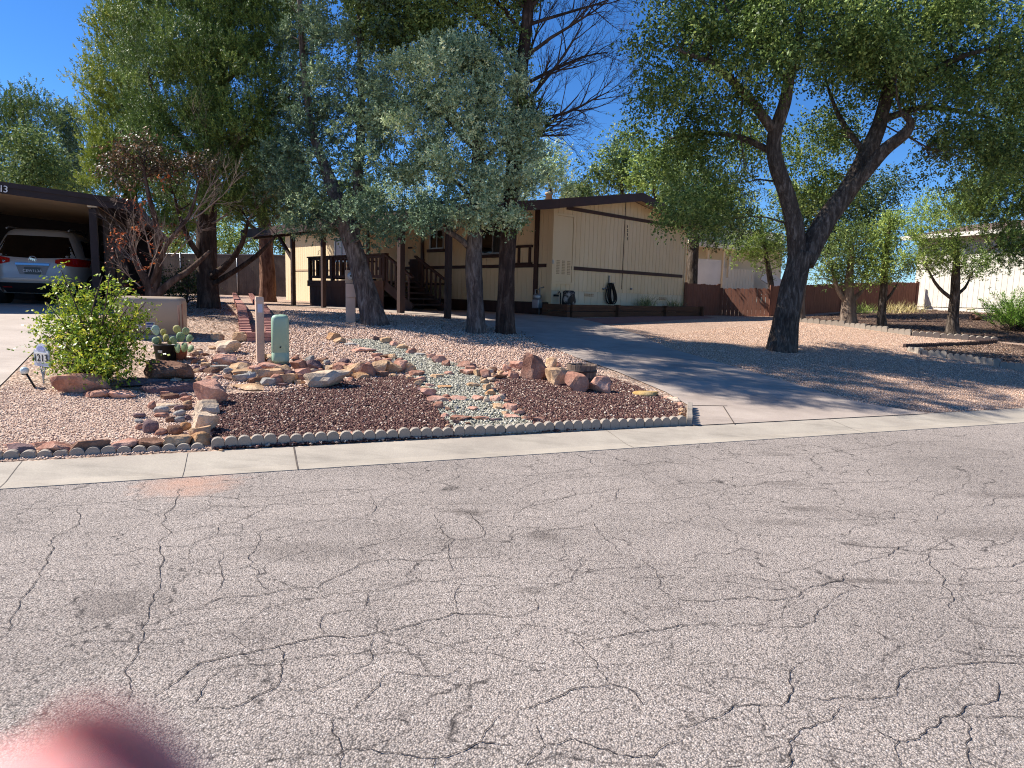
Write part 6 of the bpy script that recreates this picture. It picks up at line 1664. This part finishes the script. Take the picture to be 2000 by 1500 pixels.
# ---- pinyon group on the left
b = G(408, 602); Y = b.y
pin = make_tree('pinyon_pine', 'large dense pinyon pine with black shaded trunk and wide olive green crown', 'tree', b,
    [([b - Vector((0, 0, .2))] + pst([(405, 540), (403, 480), (405, 410), (412, 320), (425, 200), (440, 80), (450, -60), (455, -180)], Y), [.25, .24, .235, .22, .20, .17, .13, .09, .04]),
     (pst([(405, 545), (440, 520, -.6), (470, 480, -1), (485, 430, -1.2)], Y), [.10, .08, .06, .03]), (pst([(406, 560), (450, 535, -.3), (500, 500, -.4), (540, 460, -.4)], Y), [.08, .06, .05, .02]),
     (pst([(404, 520), (370, 470, -.5), (350, 420, -.8), (340, 380, -.9)], Y), [.08, .06, .04, .02]), (pst([(408, 350), (500, 260, -.6), (570, 180, -.8)], Y), [.11, .08, .03]), (pst([(410, 330), (330, 240, -.8), (290, 150, -1)], Y), [.11, .08, .03]),
     (pst([(430, 170), (530, 60, 0), (590, -20, .2)], Y), [.09, .06, .03]), (pst([(440, 100), (350, 0, -.4), (300, -60, -.5)], Y), [.08, .05, .02])],
    [pb(*a, Y, dy, .9) for a, dy in [((345,60,110,75),-.9),((335,170,95,75),-1.3),((450,40,110,70),-.9),((445,165,100,75),-1.6),((535,90,70,70),-.6),((365,285,95,60),-1.4),((475,285,85,60),-1.6),((560,240,60,75),-.6),((560,345,55,45),-.2),((430,370,80,36),-1.2),((500,405,65,28),-.9),((285,110,50,60),-.4),((350,-55,120,60),-.6),((520,-30,100,60),-.3),((300,230,45,45),-1.0),((340,360,45,35),-.6),((440,240,70,40),-1.9),((390,110,70,50),-1.9)]],
    'pine', M_PINE, M_BARKP, 680, 744, 0.058, (.20, .36), 35)
twig_fan(pin, b, [(at(x0, y0, Y + d0), at(x1, y1, Y + d1), r) for x0, y0, d0, x1, y1, d1, r in [(405, 430, 0, 470, 330, -1.6, .03), (405, 440, 0, 500, 370, -1.4, .03), (485, 430, -1.2, 530, 360, -1.6, .02), (404, 470, 0, 350, 380, -1.3, .025), (470, 480, -1, 560, 420, -1.0, .02), (405, 400, 0, 440, 300, -2.2, .025), (412, 340, 0, 520, 250, -1.5, .03)]], 12, M_TWIGL, 2)
b = gp_at(262, 24.5); Y = b.y
make_tree('pinyon_pine', 'yellow green sunlit pine behind the carport at the left of the dense pinyon', 'tree', b,
    [([b - Vector((0, 0, .2))] + pst([(258, 480), (255, 380), (252, 250), (250, 120), (252, 10), (255, -80)], Y), [.3, .27, .22, .17, .12, .07, .03])],
    [pb(*a, Y, dy) for a, dy in [((228,75,42,55),0),((212,165,48,55),-.3),((210,255,40,45),-.4),((235,330,50,42),-.5),((265,20,45,55),0),((180,215,20,32),-.2),((205,345,35,32),-.8),((300,345,60,42),-.6),((320,415,50,32),-.6),((265,200,45,55),-.2),((270,290,45,40),-.4),((190,290,18,26),-.6),((230,395,35,22),-.6),((360,430,45,26),-.2)]],
    'pine', M_PINE2, M_BARKP, 340, 480, 0.09, (.24, .42), 36)
b = gp_at(523, 27.5); Y = b.y
make_tree('ponderosa_pine', 'pine with a bare reddish trunk standing in the stone ring behind the brick planter', 'tree', b,
    [([b - Vector((0, 0, .1))] + pst([(523, 540), (520, 500), (518, 455), (512, 400), (506, 330), (500, 250)], Y), [.30, .29, .28, .26, .20, .14, .06]), (pst([(517, 470), (495, 445, .2), (470, 425, .3)], Y), [.1, .08, .04])],
    [pb(*a, Y, dy) for a, dy in [((530,400,55,32),0),((480,385,55,35),0),((555,360,50,40),.3),((510,320,60,40),0),((600,420,45,28),.2),((450,420,35,25),0)]],
    'pine', M_BGTREE, M_BARKR, 260, 288, 0.09, (.28, .45), 37)

# ---- background trees
def bg_tree(px, Y, blobs, seed, label, mat=M_BGTREE, style='oak', n=170, per=85, size=0.13, name='background_tree', rc=(.35, .65), trunk_r=.18, group='trees behind the houses'):
    b = gp_at(px, Y); top = min(q[1] for q in blobs)
    ptop = at(blobs[0][0], top, Y)
    pts = [b - Vector((0, 0, .2))] + [b.lerp(ptop, f) + Vector((random.uniform(-.25, .25), random.uniform(-.2, .2), 0)) * (f < .95) for f in (.3, .55, .8, .97)]
    return make_tree(name, label, 'tree', b, [(pts, [trunk_r, trunk_r * .85, trunk_r * .65, trunk_r * .4, trunk_r * .15])], [pb(*q, Y) for q in blobs], style, mat, M_BARKP, n, per, size, rc, seed, group)
bg_tree(48, 32, [(45,205,42,38),(72,235,45,38),(15,265,40,40),(35,330,45,40),(-30,250,50,60),(-60,330,70,50)], 51, 'dark rounded pine above the carport roof at the left edge', M_PINE, 'pine', 290, 312, .09)
bg_tree(138, 34, [(130,245,24,34),(140,300,28,38),(145,360,28,30),(120,350,25,35)], 52, 'narrow dark conifer between the rounded pine and the tall pinyons', M_JUNIPER2, 'juniper', 190, 126, .12)
bg_tree(80, 29, [(70,310,40,36),(95,350,45,30),(30,360,50,30),(60,275,26,24)], 53, 'lighter olive tree low behind the carport roof', M_BGTREE, 'oak', 200, 98, .10)
bg_tree(-120, 30, [(-130,200,80,90),(-190,300,90,80)], 61, 'tall pine beyond the left edge', M_PINE, 'pine', 120, 192, .10)
for k, (px, Y, bl, lab, m) in enumerate([
    (345, 46, [(345,455,35,36),(320,480,30,25)], 'pale green tree above the chain link fence left of the black trunk', M_LIGHTG),
    (450, 47, [(455,450,38,36),(430,480,32,22),(480,480,30,22)], 'pale green tree above the chain link fence right of the black trunk', M_LIGHTG),
    (555, 46, [(555,455,32,36),(580,480,28,25)], 'grey green tree behind the fence beside the reddish pine trunk', M_BGTREE),
    (620, 50, [(625,430,40,38),(600,470,30,28)], 'dark tree behind the left end of the house roof', M_BGTREE),
    (1075, 36, [(1065,318,40,36),(1092,352,28,32),(1040,350,34,30),(1105,385,18,14)], 'airy grey green tree rising behind the house roof', M_JUNIPER),
    (985, 38, [(975,360,32,28),(955,385,32,16),(1005,385,30,16)], 'grey green tree partly hidden behind the two straight trunks', M_JUNIPER),
    (1132, 42, [(1130,378,10,10)], 'small treetop peeping over the roof ridge', M_BGTREE),
    (1218, 35, [(1217,285,24,28),(1190,335,32,26),(1235,330,36,32),(1165,355,18,14)], 'green juniper rising behind the roof ridge', M_BGTREE),
    (1300, 33, [(1280,340,42,40),(1325,320,36,44),(1310,380,36,30)], 'bright green tree behind the right end of the house', M_LIGHTG),
    (780, 44, [(785,370,45,30),(745,390,40,25),(830,385,30,20)], 'blue green tree behind the middle of the house roof', M_JUNIPER),
    (700, 42, [(690,385,40,30),(660,400,40,25)], 'dark green tree behind the house above the deck', M_BGTREE)]):
    bg_tree(px, Y, bl, 70 + k, lab, m, 'oak' if m is not M_JUNIPER else 'juniper', 110, 81, .14 if m is not M_JUNIPER else .13)
b = gp_at(1353, 26); Y = 26
make_tree('oak_tree', 'dark leafy tree close behind the right corner of the house', 'tree', b, [([b] + pst([(1352, 540), (1355, 480), (1358, 430), (1365, 360)], Y), [.22, .2, .19, .15, .05])],
    [pb(*a, Y) for a in [(1365,420,45,45),(1410,440,42,36),(1395,375,45,45),(1345,370,35,40),(1440,410,36,40)]], 'oak', M_OAK2, M_BARKO, 190, 100, .085, (.3, .5), 91)
b = G(1562, 625); Y = b.y
make_tree('oak_tree', 'dark oak with slim pale trunk just behind the big forked oak', 'tree', b, [([b] + pst([(1563, 590), (1568, 550), (1580, 500), (1610, 440), (1640, 390)], Y), [.15, .14, .13, .12, .09, .03])],
    [pb(*a, Y + 1.5) for a in [(1590,425,50,50),(1650,400,60,52),(1705,395,44,52),(1738,370,26,34),(1620,470,45,32),(1700,455,40,30),(1560,400,40,40)]], 'oak', M_OAK2, M_BARKG, 300, 105, .075, (.25, .45), 92)
b = gp_at(1508, 27.5); Y = b.y
make_tree('juniper_tree', 'light green juniper behind the sunlit gate', 'tree', b, [([b] + pst([(1506, 560), (1500, 520), (1492, 470), (1485, 420)], Y), [.14, .12, .1, .07, .03])],
    [pb(*a, Y) for a in [(1470,470,32,32),(1500,500,40,34),(1445,485,25,26),(1485,430,28,28),(1525,470,24,28)]], 'juniper', M_LIGHTG, M_BARKO, 150, 117, .07, (.18, .32), 93)
# ---- three small trees of the right bed
b = G(1657, 634); Y = b.y
make_tree('small_tree', 'small lopped tree with pale trunk and two bent limbs, first in the tree bed', 'tree', b, [([b] + pst([(1658, 600), (1657, 575), (1660, 530), (1665, 480)], Y), [.2, .19, .16, .10, .05]), (pst([(1655, 592), (1640, 572), (1630, 545), (1625, 520)], Y), [.09, .07, .06, .03]), (pst([(1662, 590), (1680, 572), (1695, 555)], Y), [.08, .06, .03])],
    [pb(*a, Y) for a in [(1635,500,34,34),(1680,515,36,26),(1660,465,38,32),(1612,530,26,20),(1650,545,30,16)]], 'juniper', M_BGTREE, M_BARKG, 150, 126, .055, (.14, .27), 94)
b = G(1722, 639); Y = b.y
make_tree('small_tree', 'slender small green tree in the middle of the tree bed', 'tree', b, [([b] + pst([(1723, 600), (1727, 550), (1730, 500), (1737, 440)], Y), [.12, .11, .1, .08, .04]), (pst([(1726, 590), (1740, 575), (1752, 555)], Y), [.05, .04, .02])],
    [pb(*a, Y) for a in [(1735,455,32,40),(1748,515,34,24),(1705,535,28,16),(1715,490,28,26)]], 'oak', M_LIGHTG, M_BARKO, 130, 126, .052, (.14, .27), 95)
b = G(1860, 654); Y = b.y
make_tree('small_tree', 'small spreading green tree with thin arched limbs in front of the white house', 'tree', b, [([b] + pst([(1861, 620), (1865, 575), (1867, 530), (1870, 470)], Y), [.15, .135, .125, .1, .04]), (pst([(1861, 584), (1842, 570), (1825, 550), (1810, 520)], Y), [.055, .05, .04, .02]), (pst([(1866, 578), (1885, 562), (1893, 545)], Y), [.05, .04, .02])],
    [pb(*a, Y) for a in [(1830,445,52,40),(1880,425,52,45),(1795,495,36,38),(1880,500,52,32),(1840,510,42,28),(1905,535,24,14),(1790,450,30,30),(1820,400,36,24)]], 'juniper', M_LIGHTG, M_BARKO, 210, 126, .052, (.13, .26), 96)
b = gp_at(2070, 16.5); Y = b.y
make_tree('pine_tree', 'dark needled pine reaching in from the right edge', 'tree', b, [([b] + pst([(2070, 500), (2075, 350), (2080, 200), (2085, 50)], Y), [.26, .24, .2, .14, .06]), (pst([(2072, 450), (2000, 480, .2), (1950, 480, .3), (1915, 500, .4)], Y), [.07, .05, .035, .015])],
    [pb(*a, Y) for a in [(1955,395,65,50),(1985,470,50,28),(1935,345,40,42),(1990,290,55,55),(2080,380,70,80),(1895,395,32,30),(2060,200,70,70),(1945,520,35,16)]], 'pine', M_PINE, M_BARKP, 330, 360, .065, (.2, .36), 97)

# ---- shrubs
def shrub(name, label, b, stems, leaf_style, mat, n, per, size, rc, seed, blobs, twig=M_TWIG, group=None, cat='shrub'):
    return make_tree(name, label, cat, b, stems, blobs, leaf_style, mat, twig, n, per, size, rc, seed, group, shell=0.5, twig_r=.004, crown_name='foliage')
# yellow green bush
b = G(185, 742); Y = b.y
rr = random.Random(8); stems = []
ends = [(90, 590), (118, 525), (150, 590), (200, 540), (240, 560), (265, 620), (290, 640), (80, 650), (110, 700), (270, 690), (170, 560), (215, 530), (130, 610), (250, 600), (105, 560), (205, 600), (160, 640), (285, 590)]
for ex, ey in ends:
    e = at(ex, ey, Y + rr.uniform(-.5, .5)); m = b.lerp(e, .5) + Vector((rr.uniform(-.08, .08), rr.uniform(-.08, .08), .05))
    stems.append(([b + Vector((rr.uniform(-.15, .15), rr.uniform(-.1, .1), -.03)), m, e], [.012, .008, .004]))
bl = [pb(*a, Y, dy, .9) for a, dy in [((180,665,68,50),-.1),((145,640,45,42),0),((220,640,42,42),0),((120,580,14,44),.1),((232,575,18,44),.1),((175,590,26,36),.1),((112,690,28,30),-.1),((245,690,26,30),-.1),((190,705,62,28),-.4),((96,620,16,26),0),((268,640,16,28),0),((207,545,8,28),.1),((118,535,8,22),0),((255,590,10,36),0),((150,585,12,40),0),((90,665,16,18),0),((280,610,12,14),0)]]
bush = shrub('leafy_bush', 'bushy yellow green shrub with upright shoots in front of the tan utility box', b, stems, 'oak', M_BUSH, 820, 17, 0.042, (.06, .14), 41, bl)
# bronze leaved small tree behind the transformer box
b = G(298, 612); Y = b.y
red = shrub('bronze_leaf_tree', 'multi stemmed small tree with reddish bronze leaves behind the tan utility box', b,
    [([b - Vector((0,0,.1))] + pst([(298, 590), (292, 560), (270, 520), (255, 480)], Y), [.15, .13, .10, .06, .03]), (pst([(298, 575), (310, 520, .1), (305, 440, .1), (290, 380, 0), (280, 320, 0)], Y), [.09, .07, .055, .04, .02]), (pst([(302, 580), (335, 550, .1), (370, 528, .2), (410, 490, .3)], Y), [.09, .075, .06, .03]), (pst([(295, 560), (325, 480, -.1), (370, 420, 0), (390, 350, 0)], Y), [.06, .05, .035, .015])],
    'oak', M_BRONZE, 170, 28, .060, (.09, .17), 42,
    [pb(*a, Y, dy) for a, dy in [((225,315,26,22),0),((250,290,30,20),-.2),((285,275,26,14),0),((330,312,30,20),0),((372,322,30,16),.1),((255,335,34,16),.2),((310,330,26,14),.2),((395,310,18,14),.1),((225,340,20,10),0),((300,300,24,14),.3)]], M_BARKBR, cat='tree')
r = np.random.default_rng(43)
cl = np.array([tuple(at(x + r.normal(0, 9), y + r.normal(0, 8), Y + r.uniform(-.5, .3)) - b) for x, y in [(250,380),(275,400),(290,430),(245,440),(225,455),(255,460),(235,490),(250,520),(300,470),(330,440),(345,455),(270,540),(300,400),(310,350),(320,350),(290,450),(265,430),(240,470),(225,480),(340,470),(260,505),(285,560),(255,555)]])
Q, rn = foliage('oak', cl, np.full(len(cl), .10), 28, .055, r); raw_mesh('red_leaves', Q, 4, M_RED, rn, red)
twig_fan(red, b, [(at(x0, y0, Y), at(x1, y1, Y + dy), rr_) for x0, y0, x1, y1, dy, rr_ in [(285, 540, 228, 440, -.4, .014), (280, 530, 250, 440, .5, .014), (290, 540, 300, 440, -.4, .014), (300, 540, 350, 460, -.3, .013), (285, 530, 225, 480, .2, .018), (295, 500, 275, 410, -.2, .018), (275, 560, 235, 520, -.4, .018), (380, 425, 470, 370, -.2, .018), (370, 430, 440, 350, 0, .018), (335, 500, 372, 460, -.4, .018), (240, 395, 215, 390, -.3, .01)]], 15, M_TWIGL, 2)
# dark understory bush
b = G(362, 598); Y = b.y
shrub('dark_bush', 'dark shaded bush beneath the dense pinyon behind the tan utility box', b, [([b, b + Vector((.1, 0, .5)), b + Vector((-.1, .1, .9))], [.03, .02, .01])], 'oak', M_OAK2, 120, 60, .05, (.14, .26), 44, [pb(*a, Y, .3) for a in [(345,560,35,28),(375,545,32,32),(395,570,24,24),(320,560,20,24)]])
# spiky juniper shrub at the right edge
b = G(1985, 644); Y = b.y
rr = random.Random(3); r = np.random.default_rng(46); root = thing('spiky_juniper_shrub', b, 'bright green spiky spreading juniper shrub in front of the white house', 'shrub')
mb = MB(); Qs = []; Rn = []
for k in range(110):
    an = rr.uniform(0, 6.28); el = R(rr.uniform(18, 75)); L = rr.uniform(.6, 1.25); d = Vector((math.cos(an) * math.cos(el), math.sin(an) * math.cos(el) * .8, math.sin(el)))
    p0 = Vector((rr.uniform(-.45, .75), rr.uniform(-.3, .3), 0)); p1 = p0 + d * L + Vector((0, 0, .05)); mb.tube([p0, p0.lerp(p1, .5) + Vector((0, 0, -.04)), p1], [.01, .007, .003], 4, cap=False)
    m = 150; t = r.uniform(.25, 1.05, m); P = np.array(p0)[None] + (np.array(p1 - p0))[None] * t[:, None] + r.normal(0, .03, (m, 3)); dd = unit(np.array(d)[None] * .9 + r.normal(size=(m, 3)) * .5); ss = unit(np.cross(dd, rdir(r, m)))
    Qs.append(diamonds(P, dd, ss, r.uniform(.05, .10, m), r.uniform(.012, .02, m))); Rn.append(np.clip(r.uniform(.1, .9, m), 0, 1))
mb.build('stems', M_TWIG, root, recalc=False); raw_mesh('foliage', np.concatenate(Qs), 4, leaf_mat('spiky green', [(0, '#3a5524'), (0.5, '#5a7a30'), (1, '#86a04a')], .5, .3, .25), np.concatenate(Rn), root)

def grass_tuft(name, label, b, n, L, spread, mat, seed, cat='grass tuft', group=None, w=.008, nodes=0):
    r = np.random.default_rng(seed); base = np.zeros((n, 3)); base[:, :2] = r.normal(0, spread * .25, (n, 2))
    d = unit(np.stack([r.normal(0, .45, n), r.normal(0, .45, n), np.ones(n)], 1)); ln = L * r.uniform(.5, 1.1, n); s = unit(np.cross(d, rdir(r, n)))
    mid = base + d * (ln * .55)[:, None]; out = d.copy(); out[:, :2] *= 2.2; out = unit(out); tip = mid + out * (ln * .5)[:, None]
    W = np.full(n, w)[:, None]
    Q = np.concatenate([np.stack([base - s * W / 2, base + s * W / 2, mid + s * W * .4, mid - s * W * .4], 1), np.stack([mid - s * W * .4, mid + s * W * .4, tip + s * W * .05, tip - s * W * .05], 1)])
    o = raw_mesh(name, Q, 4, mat, np.tile(r.uniform(0, 1, n), 2)); o.location = b
    return tag(o, label, cat, group)
for px, k, lab in ((1262, 260, 'larger grey green grass tuft in the timber planter'), (1318, 180, 'smaller grey green grass tuft at the far end of the timber planter')):
    p = on_gable(px, 585, 0.35); grass_tuft('ornamental_grass', lab, A0 + GD * p.x - FD * 0.35 + Vector((0, 0, zt - .1)), k, .5 if k > 200 else .42, .5, M_GRASS, k)
b = G(1745, 612); 
for dx, dy, lab in ((0, 0, 'largest clump of dry yellow weeds by the far fence'), (.8, .3, 'second clump of dry yellow weeds nearer the white house'), (-.9, .5, 'thin green and yellow weed clump against the fence post')):
    q = b + Vector((dx, dy, 0)); q.z = Z(q.x, q.y); grass_tuft('weed_clump', lab, q, 110, .5, 1.1, M_STRAW if dx >= 0 else M_LIGHTG, int(50 + dx * 10), 'weeds', None, .014)

# ---- prickly pears
M_PAD = paint('cactus pad', '#6f8a62', '#93aa7e', 0.6, 5, 0.15, 40); M_PADY = paint('yellowing cactus pad', '#a9a25c', '#c4bb78', 0.6, 5, 0.15, 40)
M_PADP = paint('pale cactus pad', '#9fbaa0', '#bcd0b6', 0.6, 5, 0.15, 40); M_FRUIT = paint('red fruit', '#a03038', '#c04a4a', 0.4, 5)
def pad(mb, c, up, face, w, h, th=0.016, m=0):
    up = up.normalized(); face = (face - up * face.dot(up)).normalized(); side = up.cross(face); rings = []
    vs = []; fs = []; nu, nv = 14, 7
    for i in range(nv + 1):
        ph = math.pi * i / nv
        for j in range(nu):
            th_ = 2 * math.pi * j / nu; x = math.sin(ph) * math.cos(th_); y = math.sin(ph) * math.sin(th_); z = -math.cos(ph)
            k = 1 + .18 * z
            vs.append(c + side * (x * w / 2 * k) + face * (y * th) + up * (h / 2 + z * h / 2))
    for i in range(nv):
        for j in range(nu): fs.append((i * nu + j, i * nu + (j + 1) % nu, (i + 1) * nu + (j + 1) % nu, (i + 1) * nu + j))
    mb.add(vs, fs, m, None, True)
def spines(mb, c, up, face, w, h, rr, n=26):
    up = up.normalized(); face = (face - up * face.dot(up)).normalized(); side = up.cross(face)
    for k in range(n):
        a = rr.uniform(0, 6.28); q = math.sqrt(rr.random()); p = c + up * (h / 2) + side * (q * w / 2 * math.cos(a)) + up * (q * h / 2 * math.sin(a)); sg = rr.choice((-1, 1))
        d = (face * sg + Vector((rr.uniform(-.6, .6), rr.uniform(-.6, .6), rr.uniform(-.2, .8)))).normalized(); mb.tube([p + face * sg * .012, p + d * .035], [.0016, .0005], 3, 1, cap=False)
b = G(324, 706); Y = b.y; kk = Y / F_PX
cac = thing('potted_cactus', b, 'prickly pear cactus in a black plastic nursery pot with a white tag', 'potted cactus')
mb = MB(); rt, rb_, hp = 21 * kk, 17 * kk, 34 * kk
mb.lathe((0, 0, 0), [(rb_, 0), (rt, hp * .93), (rt * 1.06, hp * .93), (rt * 1.06, hp), (rt * .95, hp), (rt * .92, hp * .8)], 20); mb.build('pot', M_BLACK, cac)
mb = MB(); mb.box((-.0, -rt * .98, hp * .62), (.055, .01, .035)); mb.build('tag', M_WHITE, cac)
rr = random.Random(11)
def cactus(root, pads, off=Vector((0, 0, 0))):
    for (x, y, w, h, tilt, mt) in pads:
        c = at(x, y, Y + rr.uniform(-.12, .12)) - root.location; up = Vector((math.sin(R(tilt)), rr.uniform(-.2, .2), math.cos(R(tilt)))); fc = Vector((rr.uniform(-.5, .5), -1, .1))
        mb = MB(); pad(mb, c, up, fc, w * kk, h * kk); spines(mb, c, up, fc, w * kk, h * kk, rr); mb.build('cactus_pad', [mt, M_STRAW], root)
cactus(cac, [(306, 655, 14, 20, -8, M_PADP), (314, 672, 14, 16, -20, M_PADY), (322, 668, 12, 16, 10, M_PADY), (330, 673, 13, 14, 25, M_PADY), (308, 672, 14, 15, -30, M_PAD), (318, 656, 11, 14, 12, M_PADY), (333, 668, 12, 12, 40, M_PAD)])
b = G(352, 704); cac2 = thing('potted_cactus', b, 'prickly pear cactus with a red fruit in a terracotta pot', 'potted cactus')
mb = MB(); mb.lathe((0, 0, 0), [(.075, 0), (.10, .15), (.115, .15), (.115, .19), (.10, .19), (.09, .15)], 18); mb.build('pot', M_TERRA, cac2)
cactus(cac2, [(348, 690, 16, 20, -10, M_PAD), (358, 688, 17, 20, 15, M_PAD), (347, 652, 16, 17, -5, M_PADY), (363, 654, 13, 15, 8, M_PAD), (352, 668, 17, 20, 5, M_PAD), (366, 668, 14, 16, 30, M_PAD), (343, 672, 14, 16, -25, M_PAD), (368, 688, 14, 16, 30, M_PAD), (344, 703, 8, 18, -10, M_PADP)])
mb = MB(); c = at(371, 668, Y) - cac2.location; mb.lathe(c, [(.003, -.025), (.018, -.01), (.02, .01), (.012, .025), (.0, .027)], 10); mb.build('fruit', M_FRUIT, cac2)

# ------------------------------------------------------------------ photographer's hand, its index fingertip right in front of the lens
def cam_pt(x, y, d): return EYE + _r * x + _u * y + _f * d
def px_pt(px, py, d): return cam_pt((px - 1000) / F_PX * d, -(py - 750) / F_PX * d, d)
tipd = 0.034
T0 = px_pt(215, 1615, tipd)
down = (-_u * 0.66 - _r * 0.75 + _f * 0.10).normalized()
V = [T0, T0 + down * .012, T0 + down * .026, T0 + down * .048, T0 + down * .075]
Rr = [.0086, .0092, .0094, .0096, .0100]
E = [(i, i + 1) for i in range(4)]
palm = V[-1] + down * .03 - _r * .012; V.append(palm); Rr.append(.021); E.append((4, 5))
p2 = palm + down * .045; V.append(p2); Rr.append(.026); E.append((5, 6)); wri = p2 + down * .05; V.append(wri); Rr.append(.024); E.append((6, 7)); arm = wri + down * .09 - _f * .03; V.append(arm); Rr.append(.030); E.append((7, 8))
for k in range(1, 4):          # three curled fingers
    o = palm - _r * (.018 * k) + down * (.006 * k); i0 = len(V)
    ch = [o + -down * .02, o - down * .045 + _f * .012, o - down * .04 + _f * .036, o - down * .018 + _f * .04]
    for j, p in enumerate(ch): V.append(p); Rr.append((.0092, .0086, .0078, .0068)[j]); E.append((5 if j == 0 else len(V) - 2, len(V) - 1))
i0 = len(V)
for j, p in enumerate([p2 + _r * .028 - down * .012, p2 + _r * .043 - down * .035 + _f * .01, p2 + _r * .046 - down * .062 + _f * .02]): V.append(p); Rr.append((.0125, .0105, .0088)[j]); E.append((6 if j == 0 else len(V) - 2, len(V) - 1))
hb0 = palm
me = bpy.data.meshes.new('hand'); me.from_pydata([tuple(v - hb0) for v in V], E, [])
hand = bpy.data.objects.new('hand', me); COL.objects.link(hand); hand.location = hb0
sk_ = hand.modifiers.new('Skin', 'SKIN')
for i, d_ in enumerate(me.skin_vertices[0].data): d_.radius = (Rr[i], Rr[i]); d_.use_root = (i == 6)
ss_ = hand.modifiers.new('Subsurf', 'SUBSURF'); ss_.levels = 2; ss_.render_levels = 2
t = NT('skin'); co = t.coord(); n = t.noise(co, 60, 4); t.set(t.ramp(n.outputs['Fac'], [(.3, '#f2a8a0'), (.7, '#f6b8ae')]), .5, t.bump(n.outputs['Fac'], .1, .001), spec=.3)
t.b.inputs['Subsurface Weight'].default_value = .3; t.b.inputs['Subsurface Radius'].default_value = (1.0, .2, .14); t.b.inputs['Subsurface Scale'].default_value = .02
me.materials.append(t.mat)
tag(hand, 'out of focus pinkish red fingertip intruding at the lower left corner', 'hand')
mb = MB(); c = T0 + down * .002 - hb0; fwd_side = _f
pad_up = -down; side = down.cross(_f).normalized(); vs = []; nu = 7
for i in range(6):
    for j in range(nu):
        a = R(-58 + 116 * j / (nu - 1)); rr_ = .0074; vs.append(c + down * (.010 - .013 * i / 5) * 1.0 + (_f * math.cos(a) + side * math.sin(a)) * rr_ * (1 - .12 * (i == 5)))
mb.add(vs, [(i * nu + j, i * nu + j + 1, (i + 1) * nu + j + 1, (i + 1) * nu + j) for i in range(5) for j in range(nu - 1)], 0, None, True); mb.build('fingernail', NT('nail').set('#e0b0a6', .3, None, 0, .5), hand)
# ------------------------------------------------------------------ sky, sun, camera
SUN_AZ, SUN_EL = R(281), R(45)
W = bpy.data.worlds.new('World'); S.world = W; W.use_nodes = True
nt = W.node_tree; bg = nt.nodes['Background']
sky = nt.nodes.new('ShaderNodeTexSky'); sky.sky_type = 'NISHITA'; sky.sun_disc = False
sky.sun_elevation = SUN_EL; sky.sun_rotation = SUN_AZ; sky.altitude = 1500; sky.air_density = 1.0; sky.dust_density = 0.2; sky.ozone_density = 3.0
hs_ = nt.nodes.new('ShaderNodeHueSaturation'); hs_.inputs['Saturation'].default_value = 1.22
tint = nt.nodes.new('ShaderNodeMix'); tint.data_type = 'RGBA'; tint.blend_type = 'MULTIPLY'; tint.inputs[0].default_value = 1.0; tint.inputs[7].default_value = (0.80, 1.06, 1.36, 1)
nt.links.new(sky.outputs[0], hs_.inputs['Color']); nt.links.new(hs_.outputs[0], tint.inputs[6]); nt.links.new(tint.outputs[2], bg.inputs['Color']); bg.inputs['Strength'].default_value = 0.07
sd = bpy.data.lights.new('sun', 'SUN'); sd.energy = 5.0; sd.angle = R(0.53); sd.color = (1.0, 0.95, 0.88)
so = bpy.data.objects.new('sun', sd); COL.objects.link(so)
dirv = Vector((math.sin(SUN_AZ) * math.cos(SUN_EL), math.cos(SUN_AZ) * math.cos(SUN_EL), math.sin(SUN_EL)))
so.rotation_euler = dirv.to_track_quat('Z', 'Y').to_euler(); so.location = dirv * 60
cd = bpy.data.cameras.new('camera'); cam = bpy.data.objects.new('camera', cd); COL.objects.link(cam)
cd.sensor_width = 36; cd.lens = F_PX / 2000 * 36; cd.clip_start = 0.001; cd.clip_end = 2000
m = Matrix((( _r.x, _u.x, -_f.x, EYE.x), (_r.y, _u.y, -_f.y, EYE.y), (_r.z, _u.z, -_f.z, EYE.z), (0, 0, 0, 1)))
cam.matrix_world = m
cd.dof.use_dof = True; cd.dof.focus_distance = 7.0; cd.dof.aperture_fstop = cd.lens / 3.0
S.camera = cam
S.view_settings.view_transform = 'Standard'; S.view_settings.look = 'None'; S.view_settings.exposure = 0.85; S.view_settings.gamma = 1
S.render.engine = 'CYCLES'
S.cycles.filter_width = 1.05
S.cycles.use_denoising = True; S.cycles.denoising_prefilter = 'NONE'
S.cycles.max_bounces = 8; S.cycles.diffuse_bounces = 4; S.cycles.transparent_max_bounces = 4
